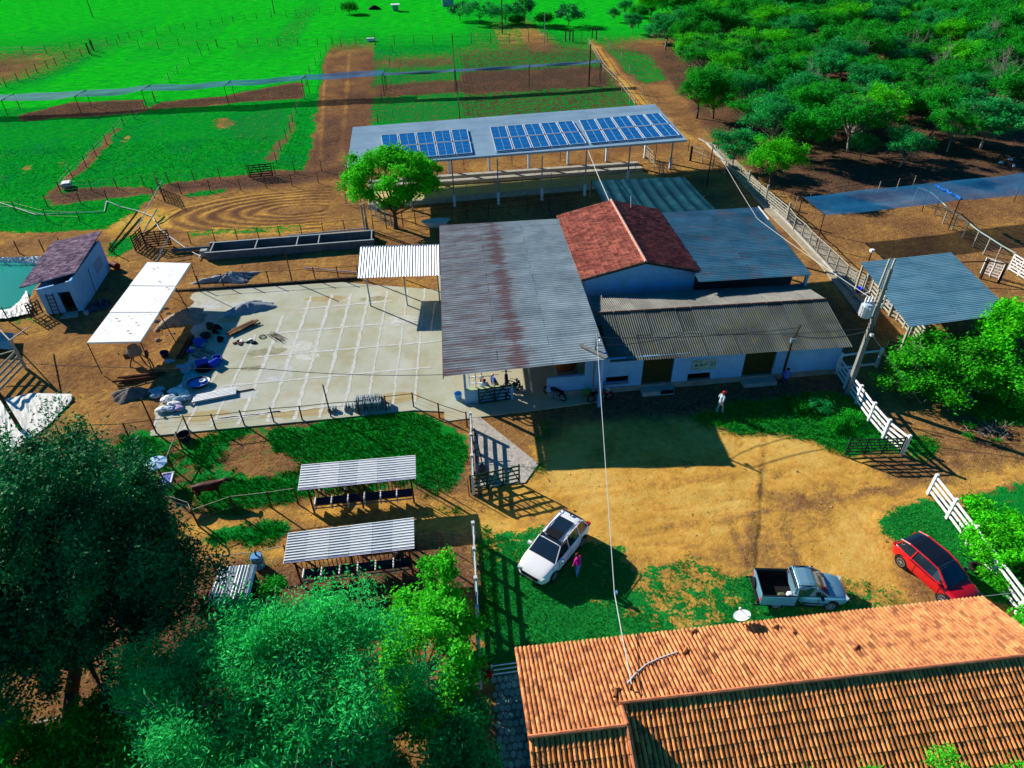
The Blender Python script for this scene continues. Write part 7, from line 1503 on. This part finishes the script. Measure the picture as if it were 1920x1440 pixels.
q = basin('large oval blue rimmed basin lying beside the zinc sheet stack', G(374, 722, .05), .62, .28, NAVY, .0, 1.25, .2); MB().lathe(Vector(q['o'])+Zv*.16, [(.50, 0), (.54, .06)], 20, 1.25, 1., .2).build('blue_lining', mat('glossy_blue', (.05, .15, .6), rough=.15, coat=.6), q); MB().lathe(Vector(q['o'])+Vector((.25, .12, .22)), [(.1, 0), (.22, .1), (.20, .1), (.08, .02)], 14).build('white_bowl', SACK, q)
basin('upturned round blue tub in the shelter shadow behind the twigs', G(375, 647, .05), .55, .25, mat('mid_blue', (.03, .08, .45), rough=.35), .5)
basin('tipped black cauldron near the back of the shelter shadow', G(402, 622, .05), .42, .45, BLACK, 1.0, name='cauldron'); basin('pale topped dark pot at the back of the shelter shadow', G(393, 616, .05), .3, .4, mat('brown_pot', (.14, .09, .05)), .3, name='pot')
basin('brown tin tub between the cauldron and the round blue tub', G(386, 632, .05), .4, .22, mat('brown_tub', (.08, .05, .04)), .1); basin('dark wheelbarrow tray lying behind the blue barrels', G(412, 640, .05), .25, .3, BLACK, .4, name='pail')
basin('dark blue bucket alone left of the white sack near the shelter', G(309, 670, .05), .3, .45, mat('deep_blue', (.01, .012, .10), rough=.4), .2, name='bucket')
def barrel(label, c, ang, m, r=.28, L=.85, z=.28, name='barrel'):
    t = thing(name, label, 'barrel', c); d = Vector((math.cos(ang), math.sin(ang), 0)); a, b_ = Vector(c)+Zv*z-d*L/2, Vector(c)+Zv*z+d*L/2; bevel(MB().tube(a, b_, r, r, 18).build('drum', m, t, False), .04)
    for s in (.3, .7): MB().tube(a.lerp(b_, s)-d*.02, a.lerp(b_, s)+d*.02, r*1.04, r*1.04, 18).build('hoop', m, t)
barrel('blue plastic barrel lying in front of the twigs on the yard', G(380, 685, .05), .5, BLUEP); barrel('second blue barrel lying end to end with the first one', G(404, 686, .05), .9, mat('blue_barrel_b', (.02, .06, .55), rough=.3), .26, .7)
t = thing('blue_crate', 'open blue crate behind the second blue barrel', 'crate', G(409, 678, .05)); q = G(409, 676, .05); MB().box(q+Zv*.05, (.6, .45, .04), .2).build('crate_floor', BLUEP, t)
for dx, dy, lx, ly in ((0, .22, .6, .03), (0, -.22, .6, .03), (.29, 0, .03, .45), (-.29, 0, .03, .45)): MB().box(q+Vector((dx, dy, .2)), (lx, ly, .3), .0).build('crate_side', BLUEP, t)
t = thing('slatted_crate', 'pale blue slatted crate standing beside the brown planks', 'crate', G(352, 696, .05)); q = G(352, 694, .05)
for k in range(5): MB().box(q+Vector((-.24+.12*k, 0, .32)), (.09, .95, .03), -.1).build('slat', SACKB, t)
MB().box(q+Zv*.16, (.55, .9, .28), -.1).build('crate_body', SACKB, t)
basin('black oval tray under the blue barrels', G(384, 694, .03), .45, .1, BLACK, 0, 1.4, name='tray')
def sack(label, c, s, m, seed, group=None, name='sack'):
    t = thing(name, label, 'sack', c, group); rg4 = np.random.default_rng(seed); b = MB(); n, K = 12, 7; ph_ = rg4.uniform(0, 6, 4)
    for j in range(K+1):
        v_ = math.pi*j/K
        for i in range(n): a = 6.2832*i/n; r = math.sin(v_)**.7*(1+.18*math.sin(2*a+ph_[0])+.12*math.sin(3*a+ph_[1]+j)); b.v.append((c[0]+s*1.2*r*math.cos(a+ph_[2]), c[1]+s*.75*r*math.sin(a+ph_[2]), c[2]+s*.42*(1-math.cos(v_)*(1+.15*math.sin(a*2+ph_[3])))))
    b.f = [(j*n+i, j*n+(i+1) % n, (j+1)*n+(i+1) % n, (j+1)*n+i) for j in range(K) for i in range(n)]; b.build('bag', m, t, True)
    p = Vector(c)+Vector((s*.9*math.cos(ph_[2]), s*.9*math.sin(ph_[2]), s*.5)); MB().tube(p, p+Vector((s*.35*math.cos(ph_[2]), s*.35*math.sin(ph_[2]), s*.35)), s*.16, s*.28, 7).build('tied_neck', m, t); return t
SL_ = (((330, 737), .42, SACK, 'white sack at the very top of the sack heap'), ((345, 740), .38, SACK, 'white sack at the upper right of the sack heap'), ((322, 748), .40, SACK, 'white sack in the middle left of the sack heap'), ((340, 752), .42, SACKB, 'pale blue sack in the middle of the sack heap'), ((352, 748), .36, SACKB, 'pale blue sack at the right edge of the sack heap'),
       ((312, 752), .34, SACK, 'white sack at the left edge of the sack heap'), ((306, 771), .38, SACK, 'white sack lying alone lowest left by the yard fence'), ((322, 770), .36, SACKB, 'pale sack at the bottom middle of the sack heap'), ((336, 768), .33, mat('lilac_sack', (.45, .35, .60)), 'lilac patterned sack at the bottom right of the heap'), ((328, 760), .36, SACK, 'white sack between the middle and bottom of the heap'),
       ((297, 735), .40, SACKB, 'upper of two pale blue sacks left of the white heap'), ((294, 744), .40, SACKB, 'lower of two pale blue sacks left of the white heap'), ((318, 680), .30, SACKB, 'small pale sack beside the dark blue bucket'), ((357, 660), .25, mat('violet_sack', (.25, .08, .45)), 'violet cloth bundle on the brown planks'), ((360, 655), .2, SACK, 'small white bag on the brown planks'), ((342, 690), .32, SACKB, 'pale sack against the slatted crate'), ((389, 680), .2, SACK, 'small white bag between the two blue barrels'))
for k, (p, s, m, lab) in enumerate(SL_): sack(lab, G(*p, .05), s, m, k+1)
t = thing('tyre_coil', 'coil of thin hose lying on the concrete right of the planks', 'coil', G(492, 631, .05)); torus(G(492, 631, .10), .24, .03, BLACK, t, 'coil_ring'); t = thing('scrap', 'dark round scrap lying right of the plank pile', 'scrap', G(476, 643, .05)); MB().lathe(G(476, 643, .05), [(.26, 0), (.2, .12), (.05, .14)], 9, 1, .7).build('scrap_body', BLACK, t)
t = thing('rusty_scrap', 'rusty and white scrap pieces below the plank pile', 'scrap', G(455, 640, .05)); rg = random.Random(4)
for k in range(9): p = G(rg.gauss(455, 8), rg.gauss(639, 3), .1); MB().box(p, (rg.uniform(.1, .35), rg.uniform(.05, .2), .08), rg.uniform(0, 3)).build('scrap_piece', (SACK, WOOD, RMAT)[k % 3] if False else (SACK, WOOD, BLACK)[k % 3], t)
# grey concrete blocks
BLK = mat('precast_grey', (.20, .27, .32), (.28, .34, .38), 3, .9, .2, 12, rnd=.25)
def blocks(label, c, nx_, ny_, nz_, dx, seed, group=None):
    t = thing('block_stack', label, 'blocks', c, group); rg5 = random.Random(seed)
    for z in range(nz_):
        for y in range(ny_):
            for x in range(nx_-z*2):
                if rg5.random() < .1: continue
                p = Vector(c)+Vector(((x-nx_/2+z)*dx+rg5.uniform(-.03, .03), (y-ny_/2)*.34+rg5.uniform(-.04, .04), .16+z*.3)); a = rg5.uniform(-.15, .15)+.08
                bevel(MB().box(p, (.09, .30, .30), a).build('block', BLK, t), .01, 1)
blocks('large stack of grey precast pieces on the yard by the near fence', G(695, 758, .05), 15, 3, 2, .135, 2); blocks('few grey precast pieces beside the tall fence post left of the large stack', G(626, 767, .05), 4, 1, 1, .16, 3); blocks('loose grey precast pieces at the left end of the large stack', G(658, 763, .05), 3, 2, 1, .2, 4); blocks('loose grey precast pieces at the right end of the large stack', G(730, 760, .05), 3, 2, 1, .2, 5)
# lane clutter
basin('bright blue bucket on the lane edge by the board fence', G(1608, 547, .05), .26, .35, mat('vivid_blue', (.01, .05, .8), rough=.3), name='bucket')
t = thing('loose_pole', 'white pole lying across the lane in front of the board fence', 'pole', G(1615, 560)); MB().tube(G(1614, 556)+Zv*.1, G(1642, 551)+Zv*.5, .05).build('pole', WHITEW, t)
t = thing('hanging_cloth', 'blue and white cloths hung on the board fence behind the transformer', 'cloth', G(1660, 585)); p0 = P_[3].lerp(P_[5], .2)
for k in range(5): c = p0+(P_[5]-p0)*(k/5)+Vector((-.12, -.05, .9)); MB().add([c+Vector((0, 0, .6)), c+Vector((.16, -.22, .6)), c+Vector((.14, -.25, -.35+.1*k)), c+Vector((-.03, 0, -.3))], [(0, 1, 2, 3)]).build('cloth', (SACK, BLUEP, SACK, BLUES, SACK)[k], t)
t = thing('post_stump', 'thick dark post standing at the right end of the solar barn', 'post', G(1294, 300)); MB().tube(G(1294, 301), G(1294, 301)+Zv*1.7, .16, .14, 8).build('post', WOODD, t)
t = thing('lamp_box', 'small white box on a dark post behind the corrugated pen roof', 'post', G(1628, 492)); q = G(1627, 495); MB().tube(q, q+Zv*1.2, .06).build('post', WOODD, t); MB().box(q+Zv*1.3, (.3, .3, .22)).build('box_body', WHITEW, t)
for k, p in enumerate(((1876, 306), (1900, 312), (1894, 300))):
    q = G(*p); t = thing('white_stone', ('white stone on the dark ground left of the pair at the right edge', 'right hand white stone of the pair at the right edge', 'upper white stone on the dark ground at the right edge')[k], 'stone', q); bevel(MB().box(q+Zv*.12, (.5, .3, .25), k, .7).build('stone', SACK, t), .06)
t = thing('potted_plant', 'yellow green potted plant at the foot of the lamp pole', 'plant', G(1099, 745)); q = G(1099, 747); rgn = np.random.default_rng(3); soup('foliage', leaf_quads(rgn, np.array(q)+rgn.normal(0, 1, (90, 3))*np.array([.14, .14, .22])+np.array([0, 0, .5]), .10, .3, .3), LEAFL, rgn.uniform(0, 1, 90), 4, t); MB().lathe(q, [(.12, 0), (.17, .28), (.14, .28)], 12).build('pot', WALLG, t)
# dry branches on the slope
t = thing('branch_pile', 'dry grey branches heaped on the tan slope right of the white fence', 'branches', G(1858, 815)); rg = random.Random(12)
for k in range(30): p = G(rg.gauss(1860, 16), rg.gauss(814, 9)); a = rg.uniform(0, 3.1); L_ = rg.uniform(.3, .9); MB().tube(p+Zv*.1, p+Vector((L_*math.cos(a), L_*math.sin(a), rg.uniform(.1, .5))), .02, .008, 4).build('branch', BARKP, t)
t = thing('branch_pile', 'dark twigs lying at the front edge of the hall shadow', 'branches', G(1290, 872)); 
for k in range(12): p = G(rg.gauss(1290, 16), rg.gauss(872, 2.5)); a = rg.uniform(0, 3.1); MB().tube(p+Zv*.04, p+Vector((.5*math.cos(a), .4*math.sin(a), .12)), .015, .006, 4).build('branch', WOODD, t)
t = thing('work_bench', 'makeshift white and wood bench under the dark tree trunk', 'bench', G(100, 1370)); q = G(100, 1362); MB().beam(q+Vector((-.6, 0, .4)), q+Vector((.6, .1, .45)), .08).build('beam', WOODG, t); MB().beam(q+Vector((-.3, 0, 0)), q+Vector((-.2, 0, .8)), .06).build('leg', WOODG, t); MB().beam(q+Vector((.3, 0, 0)), q+Vector((.25, 0, .7)), .06).build('leg', WOODG, t); MB().box(q+Vector((-.1, -.4, .1)), (.3, .6, .08), .4).build('tray', SACK, t)
# small stones and clods over the bare ground
rgn = np.random.default_rng(21); n = 9000; x = rgn.uniform(-26, 36, n); y = rgn.uniform(13, 80, n); ok = (field(g_, x, y) < .4)
for h_ in HARD: ok &= ~inpoly(x, y, h_)
x, y = x[ok], y[ok]; z = field(Z0, x, y); s = rgn.gamma(2., .014, len(x))+.012; V4 = []
c = np.stack([x, y, z+s*.2], -1); o1 = rgn.normal(0, 1, (len(x), 4, 3)); o1 /= np.linalg.norm(o1, axis=2)[:, :, None]; P4 = c[:, None]+o1*s[:, None, None]; T = P4[:, [0, 1, 2, 0, 3, 1, 0, 2, 3, 1, 3, 2]].reshape(-1, 3)
tag(soup('pebbles', T, mat('pebble', (.30, .20, .11), (.42, .34, .24), 3, .9, tint=.4), np.repeat(rgn.uniform(0, 1, len(x)), 4), 3), kind='stuff')
